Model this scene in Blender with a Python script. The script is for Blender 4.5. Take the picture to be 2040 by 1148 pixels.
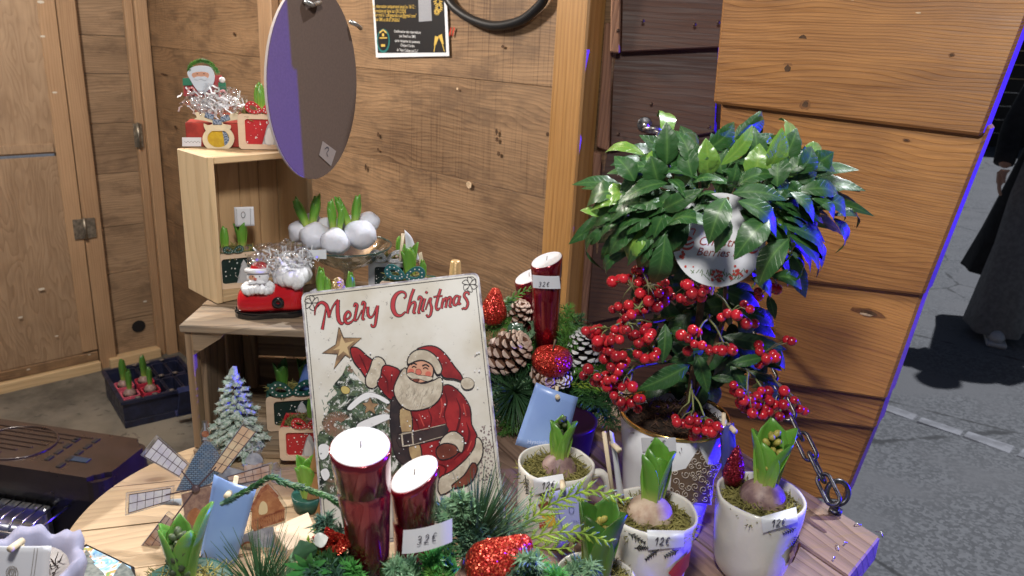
import bpy, bmesh, math, random
from mathutils import Vector as V, Matrix as M

for o in list(bpy.data.objects): bpy.data.objects.remove(o)
SC = bpy.context.scene
COL = SC.collection
rad = math.radians
random.seed(11)

# ------------------------------------------------------------------ camera
FPX, CX, CY = 1555.0, 1020.0, 574.0          # focal length and centre of a 2040 x 1148 frame
PITCH, ROLL, HC = rad(17.9), rad(2.9), 0.55  # z = 0 is the top of the round table
FWD = V((0, math.cos(PITCH), -math.sin(PITCH)))
_u0 = V((1, 0, 0)).cross(FWD)
XR = V((1, 0, 0)) * math.cos(ROLL) + _u0 * math.sin(ROLL)
YU = V((1, 0, 0)) * -math.sin(ROLL) + _u0 * math.cos(ROLL)
CAM = V((0, 0, HC))
cd = bpy.data.cameras.new('camera')
cd.sensor_width = 36.0; cd.lens = 36.0 * FPX / 2040.0
cd.clip_start = 0.02; cd.clip_end = 200
cd.dof.use_dof = True; cd.dof.focus_distance = 1.0; cd.dof.aperture_fstop = 11
cam = bpy.data.objects.new('camera', cd); COL.objects.link(cam)
cam.matrix_world = M((( XR.x, YU.x, -FWD.x, CAM.x), (XR.y, YU.y, -FWD.y, CAM.y), (XR.z, YU.z, -FWD.z, CAM.z), (0, 0, 0, 1)))
SC.camera = cam

# ------------------------------------------------------------------ world, sun, lamps, exposure
w = bpy.data.worlds.new('World'); SC.world = w; w.use_nodes = True
nt = w.node_tree
bg = nt.nodes['Background']; sky = nt.nodes.new('ShaderNodeTexSky'); sky.sky_type = 'NISHITA'; sky.sun_disc = False
SUN_EL, SUN_AZ = rad(54), rad(48)       # street light: high on the right, beyond the hut
sky.sun_elevation = SUN_EL; sky.sun_rotation = SUN_AZ
nt.links.new(sky.outputs[0], bg.inputs[0]); bg.inputs[1].default_value = 0.022
def lamp(name, kind, loc, energy, color, **kw):
    l = bpy.data.lights.new(name, kind); l.energy = energy; l.color = color
    for k, v_ in kw.items(): setattr(l, k, v_)
    o = bpy.data.objects.new(name, l); COL.objects.link(o); o.location = loc
    return o
def aim(o, target):
    o.rotation_euler = (V(target) - o.location).to_track_quat('-Z', 'Y').to_euler()
sd = V((math.sin(SUN_AZ) * math.cos(SUN_EL), math.cos(SUN_AZ) * math.cos(SUN_EL), math.sin(SUN_EL)))
sun = lamp('sun', 'SUN', sd * 10, 3.6, (0.92, 0.95, 1.0), angle=rad(0.8)); aim(sun, (0, 0, 0))
# the white lamp under the hut roof, above the left of the counter
l1 = lamp('hut_lamp', 'POINT', (-0.04, 0.13, 1.0), 39, (1.0, 0.965, 0.91), shadow_soft_size=0.07)
l1b = lamp('hut_lamp_far', 'POINT', (-1.35, 1.45, 1.25), 125, (1.0, 0.95, 0.87), shadow_soft_size=0.12)
# blue party light across the lane on the right
l2 = lamp('blue_floodlight', 'SPOT', (4.4, 1.42, 0.26), 2100, (0.02, 0.0, 1.0), shadow_soft_size=0.012, spot_size=rad(40), spot_blend=0.3)
aim(l2, (0.2, 0.85, 0.2))
SC.view_settings.view_transform = 'Standard'; SC.view_settings.look = 'None'
SC.view_settings.exposure = 0.0; SC.view_settings.gamma = 1.0
SC.cycles.use_denoising = True
SC.cycles.max_bounces = 8; SC.cycles.transparent_max_bounces = 16
SC.cycles.sample_clamp_indirect = 6.0

# ------------------------------------------------------------------ picking points in the place
def ray(px, py): return FWD + XR * ((px - CX) / FPX) - YU * ((py - CY) / FPX)
def on_z(px, py, z=0.0):
    d = ray(px, py); return CAM + d * ((z - HC) / d.z)
def on_y(px, py, y):
    d = ray(px, py); return CAM + d * (y / d.y)
def on_plane(px, py, p0, n):
    d = ray(px, py); n = V(n); return CAM + d * ((V(p0) - CAM).dot(n) / d.dot(n))
def frame(o, x, y):                      # matrix with local x, y in a plane and z out of it
    x = V(x).normalized(); z = x.cross(V(y)).normalized(); y = z.cross(x)
    o = V(o)
    return M(((x.x, y.x, z.x, o.x), (x.y, y.y, z.y, o.y), (x.z, y.z, z.z, o.z), (0, 0, 0, 1)))
def loc2(px, py, F):                     # local coordinates on the plane z = 0 of a frame
    n = V((F[0][2], F[1][2], F[2][2])); p = on_plane(px, py, F.translation, n)
    q = F.inverted() @ p; return (q.x, q.y)
def trace(pts, F, ox=0, oy=0, s=1.0): return [loc2(ox + x / s, oy + y / s, F) for x, y in pts]
def mpp(y): return (V((0, y, 0)).length * 1.06) / FPX   # metres per photo pixel near depth y

# ------------------------------------------------------------------ objects
def tag(o, label=None, cat=None, group=None, kind=None):
    if label: o['label'] = label
    if cat: o['category'] = cat
    if group: o['group'] = group
    if kind: o['kind'] = kind
    return o
def thing(name, label, cat, F=None, group=None, kind=None):
    o = bpy.data.objects.new(name, None); COL.objects.link(o); o.empty_display_size = 0.02
    if F is not None: o.matrix_world = F if isinstance(F, M) else M.Translation(V(F))
    return tag(o, label, cat, group, kind)
def link(name, me, parent=None):
    o = bpy.data.objects.new(name, me); COL.objects.link(o)
    if parent is not None: o.parent = parent
    return o
def node(name, parent):                  # an Empty part that holds sub-parts
    return link(name, None, parent)
def mesh(name, vs, fs, mat, parent=None, smooth=False, tvals=None):
    me = bpy.data.meshes.new(name); me.from_pydata([tuple(v_) for v_ in vs], [], fs); me.update()
    if mat is not None: me.materials.append(mat)
    if smooth: me.polygons.foreach_set('use_smooth', [True] * len(me.polygons))
    if tvals:
        a = me.attributes.new('t', 'FLOAT', 'POINT'); a.data.foreach_set('value', tvals)
    return link(name, me, parent)
def from_bm(name, bm, mat, parent=None, smooth=False):
    me = bpy.data.meshes.new(name); bm.to_mesh(me); bm.free()
    if mat is not None: me.materials.append(mat)
    if smooth: me.polygons.foreach_set('use_smooth', [True] * len(me.polygons))
    return link(name, me, parent)
def box(name, size, c, mat, parent=None, bev=0.0015, rot=None, warp=0.0):
    bm = bmesh.new(); bmesh.ops.create_cube(bm, size=1.0)
    for v_ in bm.verts:
        v_.co = V((v_.co.x * size[0], v_.co.y * size[1], v_.co.z * size[2]))
        if warp: v_.co += V((random.uniform(-1, 1), random.uniform(-1, 1), random.uniform(-1, 1))) * warp
    if bev: bmesh.ops.bevel(bm, geom=bm.edges[:], offset=min(bev, min(size) * 0.3), segments=1, affect='EDGES', profile=0.5)
    mt = M.Translation(V(c))
    if rot is not None: mt = mt @ rot
    o = from_bm(name, bm, mat, parent); o.matrix_local = mt
    return o
def hexa(name, p8, mat, parent=None, bev=0.0015):     # box from eight corners: bottom ring then top ring
    bm = bmesh.new(); vs = [bm.verts.new(V(p)) for p in p8]
    for f in ((3, 2, 1, 0), (4, 5, 6, 7), (0, 1, 5, 4), (1, 2, 6, 5), (2, 3, 7, 6), (3, 0, 4, 7)): bm.faces.new([vs[i] for i in f])
    bmesh.ops.recalc_face_normals(bm, faces=bm.faces[:])
    if bev: bmesh.ops.bevel(bm, geom=bm.edges[:], offset=bev, segments=1, affect='EDGES')
    return from_bm(name, bm, mat, parent)
def poly(name, pts, z, mat, parent):                 # flat printed shape
    return mesh(name, [(x, y, z) for x, y in pts], [list(range(len(pts)))] if area(pts) > 0 else [list(range(len(pts)))[::-1]], mat, parent)
def area(p): return sum(p[i][0] * p[(i + 1) % len(p)][1] - p[(i + 1) % len(p)][0] * p[i][1] for i in range(len(p))) / 2
def prism(name, pts, z0, z1, mat, parent, bev=0.0, smooth=False):
    if area(pts) < 0: pts = pts[::-1]
    bm = bmesh.new(); a = [bm.verts.new((x, y, z0)) for x, y in pts]; b = [bm.verts.new((x, y, z1)) for x, y in pts]
    n = len(pts); bm.faces.new(a[::-1]); top = bm.faces.new(b)
    for i in range(n): bm.faces.new((a[i], a[(i + 1) % n], b[(i + 1) % n], b[i]))
    if bev: bmesh.ops.bevel(bm, geom=list(top.edges), offset=bev, segments=2, affect='EDGES')
    bmesh.ops.triangulate(bm, faces=[f for f in bm.faces if len(f.verts) > 4])
    return from_bm(name, bm, mat, parent, smooth)
def ring_prism(name, outer, inner, z0, z1, mat, parent):   # frame with a hole, equal point counts
    if area(outer) < 0: outer = outer[::-1]
    if area(inner) < 0: inner = inner[::-1]
    n = len(outer); vs = []
    for z in (z0, z1): vs += [(x, y, z) for x, y in outer] + [(x, y, z) for x, y in inner]
    fs = []
    for i in range(n):
        j = (i + 1) % n
        fs += [(2 * n + i, 2 * n + j, 3 * n + j, 3 * n + i), (i, n + i, n + j, j), (i, j, 2 * n + j, 2 * n + i), (n + j, n + i, 3 * n + i, 3 * n + j)]
    return mesh(name, vs, fs, mat, parent)
def ell(cx, cy, rx, ry, n=24, a0=0.0): return [(cx + rx * math.cos(a0 + 2 * math.pi * i / n), cy + ry * math.sin(a0 + 2 * math.pi * i / n)) for i in range(n)]
def rrect(x0, y0, x1, y1, r, n=4):
    out = []
    for cx, cy, a in ((x1 - r, y0 + r, -90), (x1 - r, y1 - r, 0), (x0 + r, y1 - r, 90), (x0 + r, y0 + r, 180)):
        for i in range(n + 1): t = rad(a + 90 * i / n); out.append((cx + r * math.cos(t), cy + r * math.sin(t)))
    return out
def smooth_path(pts, k=4, closed=False):              # Catmull-Rom through points
    pts = [V(p) if len(p) == 3 else V((p[0], p[1], 0)) for p in pts]; n = len(pts); out = []
    rng = range(n if closed else n - 1)
    for i in rng:
        p0 = pts[(i - 1) % n] if closed or i > 0 else pts[0] * 2 - pts[1]
        p1 = pts[i]; p2 = pts[(i + 1) % n]
        p3 = pts[(i + 2) % n] if closed or i + 2 < n else p2 * 2 - p1
        for j in range(k):
            t = j / k
            out.append(0.5 * ((2 * p1) + (p2 - p0) * t + (2 * p0 - 5 * p1 + 4 * p2 - p3) * t * t + (3 * p1 - p0 - 3 * p2 + p3) * t ** 3))
    if not closed: out.append(pts[-1])
    return out
def sp2(pts, k=4, closed=True): return [(p.x, p.y) for p in smooth_path(pts, k, closed)]
def tube_vf(pts, radii, seg=6, closed=False, off=0):
    pts = [V(p) for p in pts]; n = len(pts); vs = []; fs = []
    if not hasattr(radii, '__len__'): radii = [radii] * n
    up = V((0.13, 0.21, 1)).normalized(); prev = None
    for i in range(n):
        a = pts[(i - 1) % n] if (closed or i > 0) else pts[i]; b = pts[(i + 1) % n] if (closed or i < n - 1) else pts[i]
        t = (b - a).normalized() if (b - a).length > 1e-9 else V((0, 0, 1))
        if prev is None:
            u = t.cross(up); u = u if u.length > 1e-3 else t.cross(V((1, 0, 0))); u.normalize()
        else:
            u = prev - t * prev.dot(t); u.normalize()
        prev = u; w_ = t.cross(u)
        for s in range(seg):
            an = 2 * math.pi * s / seg; vs.append(pts[i] + (u * math.cos(an) + w_ * math.sin(an)) * radii[i])
    for i in range(n if closed else n - 1):
        j = (i + 1) % n
        for s in range(seg):
            s2 = (s + 1) % seg; fs.append((off + i * seg + s, off + i * seg + s2, off + j * seg + s2, off + j * seg + s))
    if not closed:
        fs.append(tuple(off + s for s in range(seg))[::-1]); fs.append(tuple(off + (n - 1) * seg + s for s in range(seg)))
    return vs, fs
def tube(name, pts, r, mat, parent=None, seg=8, closed=False):
    vs, fs = tube_vf(pts, r, seg, closed); return mesh(name, vs, fs, mat, parent, True)
def lathe(name, prof, mat, parent=None, seg=32, fn=None, c=(0, 0, 0), caps=True):
    vs = []; fs = []; n = len(prof)
    for k, (r, z) in enumerate(prof):
        for s in range(seg):
            a = 2 * math.pi * s / seg; p = V((r * math.cos(a), r * math.sin(a), z))
            if fn: p = fn(p, k, a)
            vs.append(p + V(c))
    for k in range(n - 1):
        for s in range(seg):
            s2 = (s + 1) % seg; fs.append((k * seg + s, k * seg + s2, (k + 1) * seg + s2, (k + 1) * seg + s))
    if caps and prof[0][0] > 1e-6: fs.append(tuple(range(seg))[::-1])
    if caps and prof[-1][0] > 1e-6: fs.append(tuple((n - 1) * seg + s for s in range(seg)))
    o = mesh(name, vs, fs, mat, parent, True)
    md = None
    return o
def blob(name, r, c, mat, parent=None, scale=(1, 1, 1), sub=2, noise=0.0, rot=None, seed=0, freq=3.0):
    from mathutils import noise as nz
    bm = bmesh.new(); bmesh.ops.create_icosphere(bm, subdivisions=sub, radius=1.0)
    for v_ in bm.verts:
        k = 1.0 + (noise * nz.noise(v_.co * freq + V((seed * 7.3, seed * 3.1, 1.7))) if noise else 0)
        v_.co = V((v_.co.x * scale[0], v_.co.y * scale[1], v_.co.z * scale[2])) * (r * k)
    o = from_bm(name, bm, mat, parent, True)
    o.matrix_local = M.Translation(V(c)) @ (rot if rot is not None else M.Identity(4))
    return o
def ribbon_vf(pts, widths, z, off=0):                 # flat stroke in the local plane
    pts = [V((p[0], p[1], 0)) for p in pts]; n = len(pts); vs = []; fs = []
    if not hasattr(widths, '__len__'): widths = [widths] * n
    for i in range(n):
        t = pts[min(i + 1, n - 1)] - pts[max(i - 1, 0)]
        t = t.normalized() if t.length > 1e-9 else V((1, 0, 0)); nrm = V((-t.y, t.x, 0)) * widths[i] / 2
        vs += [(pts[i].x - nrm.x, pts[i].y - nrm.y, z), (pts[i].x + nrm.x, pts[i].y + nrm.y, z)]
    for i in range(n - 1): fs.append((off + 2 * i, off + 2 * i + 2, off + 2 * i + 3, off + 2 * i + 1))
    return vs, fs
def strokes(name, lines, z, mat, parent):             # many strokes (pts, width) printed as one mark
    vs = []; fs = []
    for pts, wd in lines:
        a, b = ribbon_vf(pts, wd, z, len(vs)); vs += a; fs += b
    return mesh(name, vs, fs, mat, parent)
def text(name, body, size, x, y, z, mat, parent, align='LEFT', shear=0.0, sx=1.0, rot=0.0, bold=0.0):
    cu = bpy.data.curves.new(name, 'FONT'); cu.body = body; cu.size = size; cu.align_x = align; cu.shear = shear; cu.offset = bold
    cu.resolution_u = 3
    ob = bpy.data.objects.new(name, cu); COL.objects.link(ob)
    dg = bpy.context.evaluated_depsgraph_get(); me = bpy.data.meshes.new_from_object(ob.evaluated_get(dg))
    bpy.data.objects.remove(ob); me.materials.clear(); me.materials.append(mat)
    o = link(name, me, parent); o.matrix_local = M.Translation((x, y, z)) @ M.Rotation(rot, 4, 'Z') @ M.Diagonal((sx, 1, 1, 1))
    return o
HAND = {'1': [[(0.1, 0.65), (0.42, 1.0), (0.38, 0.0)]], '2': [[(0.05, 0.8), (0.3, 1.0), (0.52, 0.75), (0.3, 0.35), (0.0, 0.05), (0.3, 0.06), (0.62, 0.0)]],
        '3': [[(0.02, 0.86), (0.28, 1.0), (0.5, 0.80), (0.40, 0.6), (0.16, 0.54), (0.42, 0.48), (0.55, 0.24), (0.32, 0.0), (0.0, 0.12)]],
        '5': [[(0.5, 1.0), (0.12, 0.98), (0.1, 0.6), (0.4, 0.6), (0.5, 0.3), (0.3, 0.0), (0.02, 0.08)]],
        'e': [[(0.6, 0.9), (0.35, 1.0), (0.14, 0.7), (0.12, 0.35), (0.3, 0.05), (0.6, 0.1)], [(0.0, 0.62), (0.45, 0.64)], [(0.0, 0.42), (0.42, 0.43)]],
        '9': [[(0.5, 0.75), (0.3, 1.0), (0.08, 0.75), (0.3, 0.5), (0.5, 0.72), (0.42, 0.0)]]}
def handwrite(s, x, y, h, z, mat, parent, wd=0.0008):
    ls = []; cx = x
    for ch in s:
        if ch in HAND:
            for st in HAND[ch]: ls.append(([(cx + p[0] * h * 0.85 + p[1] * h * 0.12, y + p[1] * h) for p in sp2(st, 3, False)], wd))
        cx += h * 0.78
    return strokes('price_writing', ls, z, mat, parent)
# ------------------------------------------------------------------ materials
def newmat(name):
    m = bpy.data.materials.new(name); m.use_nodes = True; nt = m.node_tree
    return m, nt, nt.nodes['Principled BSDF']
class G:
    def __init__(s, nt): s.nt = nt
    def n(s, t, **kw):
        x = s.nt.nodes.new('ShaderNode' + t)
        for k, v_ in kw.items(): setattr(x, k, v_)
        return x
    def put(s, sock, v_):
        if v_ is None: return
        if hasattr(v_, 'is_output') or hasattr(v_, 'links'): s.nt.links.new(v_, sock)
        else:
            if sock.type == 'RGBA' and len(v_) == 3: v_ = (*v_, 1)
            sock.default_value = v_
    def math(s, op, a, b=None, c=None, clamp=False):
        x = s.n('Math', operation=op, use_clamp=clamp)
        for i, q in enumerate((a, b, c)): s.put(x.inputs[i], q)
        return x.outputs[0]
    def mix(s, f, a, b, mode='MIX'):
        x = s.n('Mix', data_type='RGBA', blend_type=mode); s.put(x.inputs[0], f); s.put(x.inputs[6], a); s.put(x.inputs[7], b); return x.outputs[2]
    def noise(s, vec, scale, detail=3, rough=0.55, dist=0.0, out=0):
        x = s.n('TexNoise'); s.put(x.inputs['Vector'], vec); x.inputs['Scale'].default_value = scale
        x.inputs['Detail'].default_value = detail; x.inputs['Roughness'].default_value = rough; x.inputs['Distortion'].default_value = dist
        return x.outputs[out]
    def vor(s, vec, scale, feature='F1', out='Distance', rnd=1.0):
        x = s.n('TexVoronoi', feature=feature); s.put(x.inputs['Vector'], vec); x.inputs['Scale'].default_value = scale
        x.inputs['Randomness'].default_value = rnd; return x.outputs[out]
    def rng(s, v_, a, b, c=0.0, d=1.0, sm=True):
        x = s.n('MapRange', interpolation_type='SMOOTHSTEP' if sm else 'LINEAR'); s.put(x.inputs[0], v_)
        for i, q in enumerate((a, b, c, d)): s.put(x.inputs[i + 1], q)
        return x.outputs[0]
    def xyz(s, a, b, c):
        x = s.n('CombineXYZ')
        for i, q in enumerate((a, b, c)): s.put(x.inputs[i], q)
        return x.outputs[0]
    def sep(s, v_):
        x = s.n('SeparateXYZ'); s.put(x.inputs[0], v_); return x.outputs
    def bump(s, h, strength, dist, bsdf):
        x = s.n('Bump'); s.put(x.inputs['Height'], h); x.inputs['Strength'].default_value = strength; x.inputs['Distance'].default_value = dist
        s.nt.links.new(x.outputs[0], bsdf.inputs['Normal'])
    def ramp(s, v_, stops):
        x = s.n('ValToRGB'); s.put(x.inputs[0], v_); e = x.color_ramp.elements
        while len(e) < len(stops): e.new(0.5)
        for i, (p, c) in enumerate(stops): e[i].position = p; e[i].color = (*c, 1)
        return x.outputs[0]
    def rand(s): return s.n('ObjectInfo').outputs['Random']
    def obj(s): return s.n('TexCoord').outputs['Object']
def srgb(r, g, b):
    f = lambda c: (c / 255 / 12.92) if c / 255 <= 0.04045 else ((c / 255 + 0.055) / 1.055) ** 2.4
    return (f(r), f(g), f(b))
def wood(name, dark, light, axis='X', ring=55.0, warp=2.2, contrast=1.0, knots=1.0, kscale=(1.6, 4.5), knotcol=(0.05, 0.025, 0.012), rough=0.62,
         saw=0.0, blotch=0.35, vary=0.25, bump=0.25, dirt=0.0, dirtcol=(0.03, 0.025, 0.02), grey=0.0):
    m, nt, b = newmat(name); g = G(nt)
    r = g.rand(); c = g.sep(g.obj())
    order = {'X': (0, 1, 2), 'Y': (1, 0, 2), 'Z': (2, 0, 1)}[axis]
    al, ac, th = (c[i] for i in order)
    al = g.math('ADD', al, g.math('MULTIPLY', r, 17.3)); ac = g.math('ADD', ac, g.math('MULTIPLY', r, 5.7))
    ac2 = g.math('ADD', ac, g.math('MULTIPLY', th, 0.7))
    kv = g.xyz(g.math('MULTIPLY', al, kscale[0]), g.math('MULTIPLY', ac2, kscale[1]), g.math('MULTIPLY', r, 3.0))
    kn = g.noise(kv, 3.0, 2, out=1)
    kd = g.vor(g.n('VectorMath', operation='ADD').outputs[0] if False else kv, 1.0)
    near = g.rng(kd, 0.0, 0.42, 1.0, 0.0)
    kmask = g.math('MULTIPLY', g.rng(kd, 0.035, 0.075, 1.0, 0.0), knots)
    kring = g.math('MULTIPLY', g.rng(kd, 0.07, 0.16, 1.0, 0.0), 0.45 * knots)
    wv = g.noise(g.xyz(g.math('MULTIPLY', al, 1.3), g.math('MULTIPLY', ac2, 5.0), th), 1.0, 3)
    phase = g.math('ADD', g.math('MULTIPLY', ac2, ring), g.math('ADD', g.math('MULTIPLY', wv, warp * 3.0), g.math('MULTIPLY', near, 2.4 * min(knots, 1) + 0.2)))
    sw = g.math('FRACT', phase)                        # early wood slowly darkening to a late wood line
    line = g.math('MULTIPLY', g.math('POWER', sw, 2.2), g.rng(sw, 0.9, 1.0, 1.0, 0.0))
    fib = g.noise(g.xyz(g.math('MULTIPLY', al, 6.0), g.math('MULTIPLY', ac, 190.0), g.math('MULTIPLY', th, 190.0)), 1.0, 4, 0.65)
    big = g.noise(g.xyz(g.math('MULTIPLY', al, 2.0), g.math('MULTIPLY', ac2, 6.0), th), 1.0, 4, 0.6)
    v_ = g.math('ADD', g.math('MULTIPLY', line, -0.55 * contrast), g.math('MULTIPLY', g.math('SUBTRACT', fib, 0.5), 1.3 * contrast))
    v_ = g.math('ADD', g.math('ADD', v_, 0.72), g.math('MULTIPLY', g.math('SUBTRACT', big, 0.5), blotch * 2.6))
    v_ = g.math('ADD', v_, g.math('MULTIPLY', g.math('SUBTRACT', r, 0.5), vary), clamp=True)
    if saw:
        sn = g.noise(g.xyz(g.math('MULTIPLY', al, 160.0), g.math('MULTIPLY', ac, 2.5), 0.0), 1.0, 3, 0.7)
        sm = g.noise(g.xyz(al, ac, 3.0), 2.5, 2)
        v_ = g.math('SUBTRACT', v_, g.math('MULTIPLY', g.math('MULTIPLY', g.rng(sn, 0.5, 0.75), g.rng(sm, 0.4, 0.65)), saw), clamp=True)
    col = g.mix(v_, dark, light)
    if grey: col = g.mix(g.math('MULTIPLY', g.rng(g.noise(g.xyz(g.math('MULTIPLY', al, 3.0), g.math('MULTIPLY', ac, 14.0), th), 1.0, 4), 0.4, 0.7), grey), col, (0.22, 0.20, 0.17))
    col = g.mix(kring, col, tuple(0.5 * x for x in dark)); col = g.mix(kmask, col, knotcol)
    if dirt: col = g.mix(g.math('MULTIPLY', g.rng(g.noise(g.xyz(al, g.math('MULTIPLY', ac2, 2.2), th), 5.0, 6, 0.68), 0.47, 0.66), dirt), col, dirtcol)
    g.put(b.inputs['Base Color'], col); b.inputs['Roughness'].default_value = rough
    g.put(b.inputs['Roughness'], g.rng(fib, 0.2, 0.8, rough - 0.1, rough + 0.15))
    hgt = g.math('ADD', g.math('MULTIPLY', fib, 0.6), g.math('ADD', g.math('MULTIPLY', line, -0.5), g.math('MULTIPLY', kmask, -1.0)))
    g.bump(hgt, bump, 0.002, b)
    return m
def pm(name, col, rough=0.5, metal=0.0, var=0.0, vscale=20.0, bump=0.0, bscale=60.0, bdist=0.001, trans=0.0, ior=1.45, coat=0.0, spec=0.5, sheen=0.0, sss=0.0, alpha=None, col2=None, detail=4, rvar=0.0):
    m, nt, b = newmat(name); g = G(nt)
    if var or col2:
        nz = g.noise(g.obj(), vscale, detail, 0.6)
        c2 = col2 if col2 else tuple(max(0, c * (1 - var)) for c in col)
        c1 = col if col2 else tuple(min(1, c * (1 + var)) for c in col)
        g.put(b.inputs['Base Color'], g.mix(g.rng(nz, 0.35, 0.65), c2, c1))
    else: b.inputs['Base Color'].default_value = (*col, 1)
    b.inputs['Roughness'].default_value = rough; b.inputs['Metallic'].default_value = metal
    if rvar: g.put(b.inputs['Roughness'], g.rng(g.noise(g.obj(), vscale * 1.7, 4), 0.3, 0.7, rough - rvar, rough + rvar))
    b.inputs['Transmission Weight'].default_value = trans; b.inputs['IOR'].default_value = ior
    b.inputs['Coat Weight'].default_value = coat; b.inputs['Coat Roughness'].default_value = 0.06
    b.inputs['Specular IOR Level'].default_value = spec; b.inputs['Sheen Weight'].default_value = sheen
    if sss: b.inputs['Subsurface Weight'].default_value = sss; b.inputs['Subsurface Scale'].default_value = 0.006; b.inputs['Subsurface Radius'].default_value = (1, 0.6, 0.4)
    if bump: g.bump(g.noise(g.obj(), bscale, 5, 0.6), bump, bdist, b)
    return m
def leafmat(name, base, mid, tip, rough=0.4, var=0.15, veins=0.0, coat=0.0, transl=0.15):
    m, nt, b = newmat(name); g = G(nt)
    t = g.n('Attribute', attribute_name='t').outputs['Fac']
    c = g.ramp(t, [(0.0, base), (0.35, mid), (1.0, tip)])
    nz = g.noise(g.obj(), 45.0, 3)
    c = g.mix(g.rng(nz, 0.3, 0.7, 0.0, var), c, tuple(0.45 * x for x in mid))
    r = g.rand(); c = g.mix(g.math('MULTIPLY', r, 0.30), c, tuple(min(1, 1.3 * x) for x in mid))
    g.put(b.inputs['Base Color'], c); b.inputs['Roughness'].default_value = rough; b.inputs['Coat Weight'].default_value = coat; b.inputs['Coat Roughness'].default_value = 0.24
    b.inputs['Subsurface Weight'].default_value = transl; b.inputs['Subsurface Scale'].default_value = 0.004
    if veins:
        o_ = g.sep(g.obj()); w_ = g.math('FRACT', g.math('MULTIPLY', g.math('SUBTRACT', o_[0], g.math('MULTIPLY', g.math('ABSOLUTE', o_[1]), 0.9)), veins))
        vl = g.math('MULTIPLY', g.rng(w_, 0.0, 0.16, 1.0, 0.0), g.rng(t, 0.15, 0.5))
        mid_ = g.rng(t, 0.10, 0.16, 1.0, 0.0)
        c = g.mix(g.math('MULTIPLY', g.math('MAXIMUM', g.math('MULTIPLY', vl, 0.35), mid_), 0.8), c, base); g.put(b.inputs['Base Color'], c)
        g.bump(g.math('ADD', g.math('MULTIPLY', vl, -0.7), g.noise(g.obj(), 120.0, 3)), 0.35, 0.0012, b)
    else: g.bump(g.noise(g.obj(), 160.0, 3), 0.12, 0.001, b)
    return m
def clear(name, tint=(1, 1, 1), amount=0.82, rough=0.05, edge=0.0, crumple=0.0):       # thin clear plastic film
    m, nt, b = newmat(name); g = G(nt); nt.nodes.remove(b)
    tr = g.n('BsdfTransparent'); tr.inputs[0].default_value = (*tint, 1)
    gl = g.n('BsdfGlossy'); gl.inputs['Roughness'].default_value = rough; gl.inputs[0].default_value = (0.9, 0.9, 0.92, 1)
    mx = g.n('MixShader'); fr = g.n('LayerWeight'); fr.inputs[0].default_value = 0.35
    g.put(mx.inputs[0], g.math('MULTIPLY_ADD', fr.outputs['Facing'], 0.6, 1.0 - amount, clamp=True))
    nt.links.new(tr.outputs[0], mx.inputs[1]); nt.links.new(gl.outputs[0], mx.inputs[2])
    if crumple:
        bp = g.n('Bump'); g.put(bp.inputs['Height'], g.vor(g.obj(), crumple)); bp.inputs['Strength'].default_value = 1.0; bp.inputs['Distance'].default_value = 0.006
        nt.links.new(bp.outputs[0], gl.inputs['Normal']); nt.links.new(bp.outputs[0], fr.inputs['Normal'])
    nt.links.new(mx.outputs[0], nt.nodes['Material Output'].inputs[0])
    return m
def glitter(name, col, hi, scale=900.0):
    m, nt, b = newmat(name); g = G(nt)
    v_ = g.n('TexVoronoi'); g.put(v_.inputs['Vector'], g.obj()); v_.inputs['Scale'].default_value = scale
    sp = g.sep(v_.outputs['Color'])
    g.put(b.inputs['Base Color'], g.mix(g.rng(sp[0], 0.55, 0.95), col, hi)); b.inputs['Metallic'].default_value = 0.55; b.inputs['Roughness'].default_value = 0.28
    nm = g.n('NewGeometry').outputs['Normal']
    rv = g.n('VectorMath', operation='SUBTRACT'); g.put(rv.inputs[0], v_.outputs['Color']); rv.inputs[1].default_value = (0.5, 0.5, 0.5)
    sc = g.n('VectorMath', operation='SCALE'); g.put(sc.inputs[0], rv.outputs[0]); sc.inputs['Scale'].default_value = 1.5
    ad = g.n('VectorMath', operation='ADD'); g.put(ad.inputs[0], nm); g.put(ad.inputs[1], sc.outputs[0])
    no = g.n('VectorMath', operation='NORMALIZE'); g.put(no.inputs[0], ad.outputs[0]); nt.links.new(no.outputs[0], b.inputs['Normal'])
    return m

W_WALL = wood('weathered wall planks', (0.105, 0.056, 0.027), (0.335, 0.205, 0.108), ring=120, warp=5.5, saw=0.8, kscale=(1.2, 2.2), contrast=0.9, vary=0.25, blotch=0.6, dirt=0.6, dirtcol=(0.095, 0.055, 0.032))
W_SIDE = wood('brown side wall planks', (0.13, 0.078, 0.043), (0.37, 0.248, 0.150), ring=90, warp=4.5, kscale=(1.3, 2.2), contrast=0.85, vary=0.35, blotch=0.6, dirt=0.55, dirtcol=(0.10, 0.06, 0.036), knots=1.0)
W_PLY = wood('plywood door', (0.23, 0.145, 0.084), (0.42, 0.292, 0.185), axis='Y', ring=40, warp=9.0, kscale=(1.0, 2.0), contrast=0.8, knots=0.35, blotch=0.45, dirt=0.2, dirtcol=(0.16, 0.09, 0.05), rough=0.5)
W_POSTV = wood('vertical battens', (0.22, 0.125, 0.065), (0.47, 0.30, 0.17), axis='Y', ring=110, kscale=(0.8, 3.0), contrast=0.7, knots=0.6)
W_ORANGEV = wood('varnished opening post', (0.22, 0.10, 0.027), (0.45, 0.24, 0.078), axis='Y', ring=95, warp=1.5, kscale=(0.7, 3.0), contrast=0.8, knots=0.5, rough=0.45, blotch=0.25, bump=0.15)
W_ORANGE = wood('varnished orange planks', (0.12, 0.042, 0.010), (0.44, 0.205, 0.056), ring=190, warp=8.0, kscale=(1.7, 3.4), contrast=0.75, knots=1.0, rough=0.48, blotch=0.5, vary=0.4, bump=0.35, dirt=0.25, dirtcol=(0.10, 0.035, 0.012))
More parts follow.
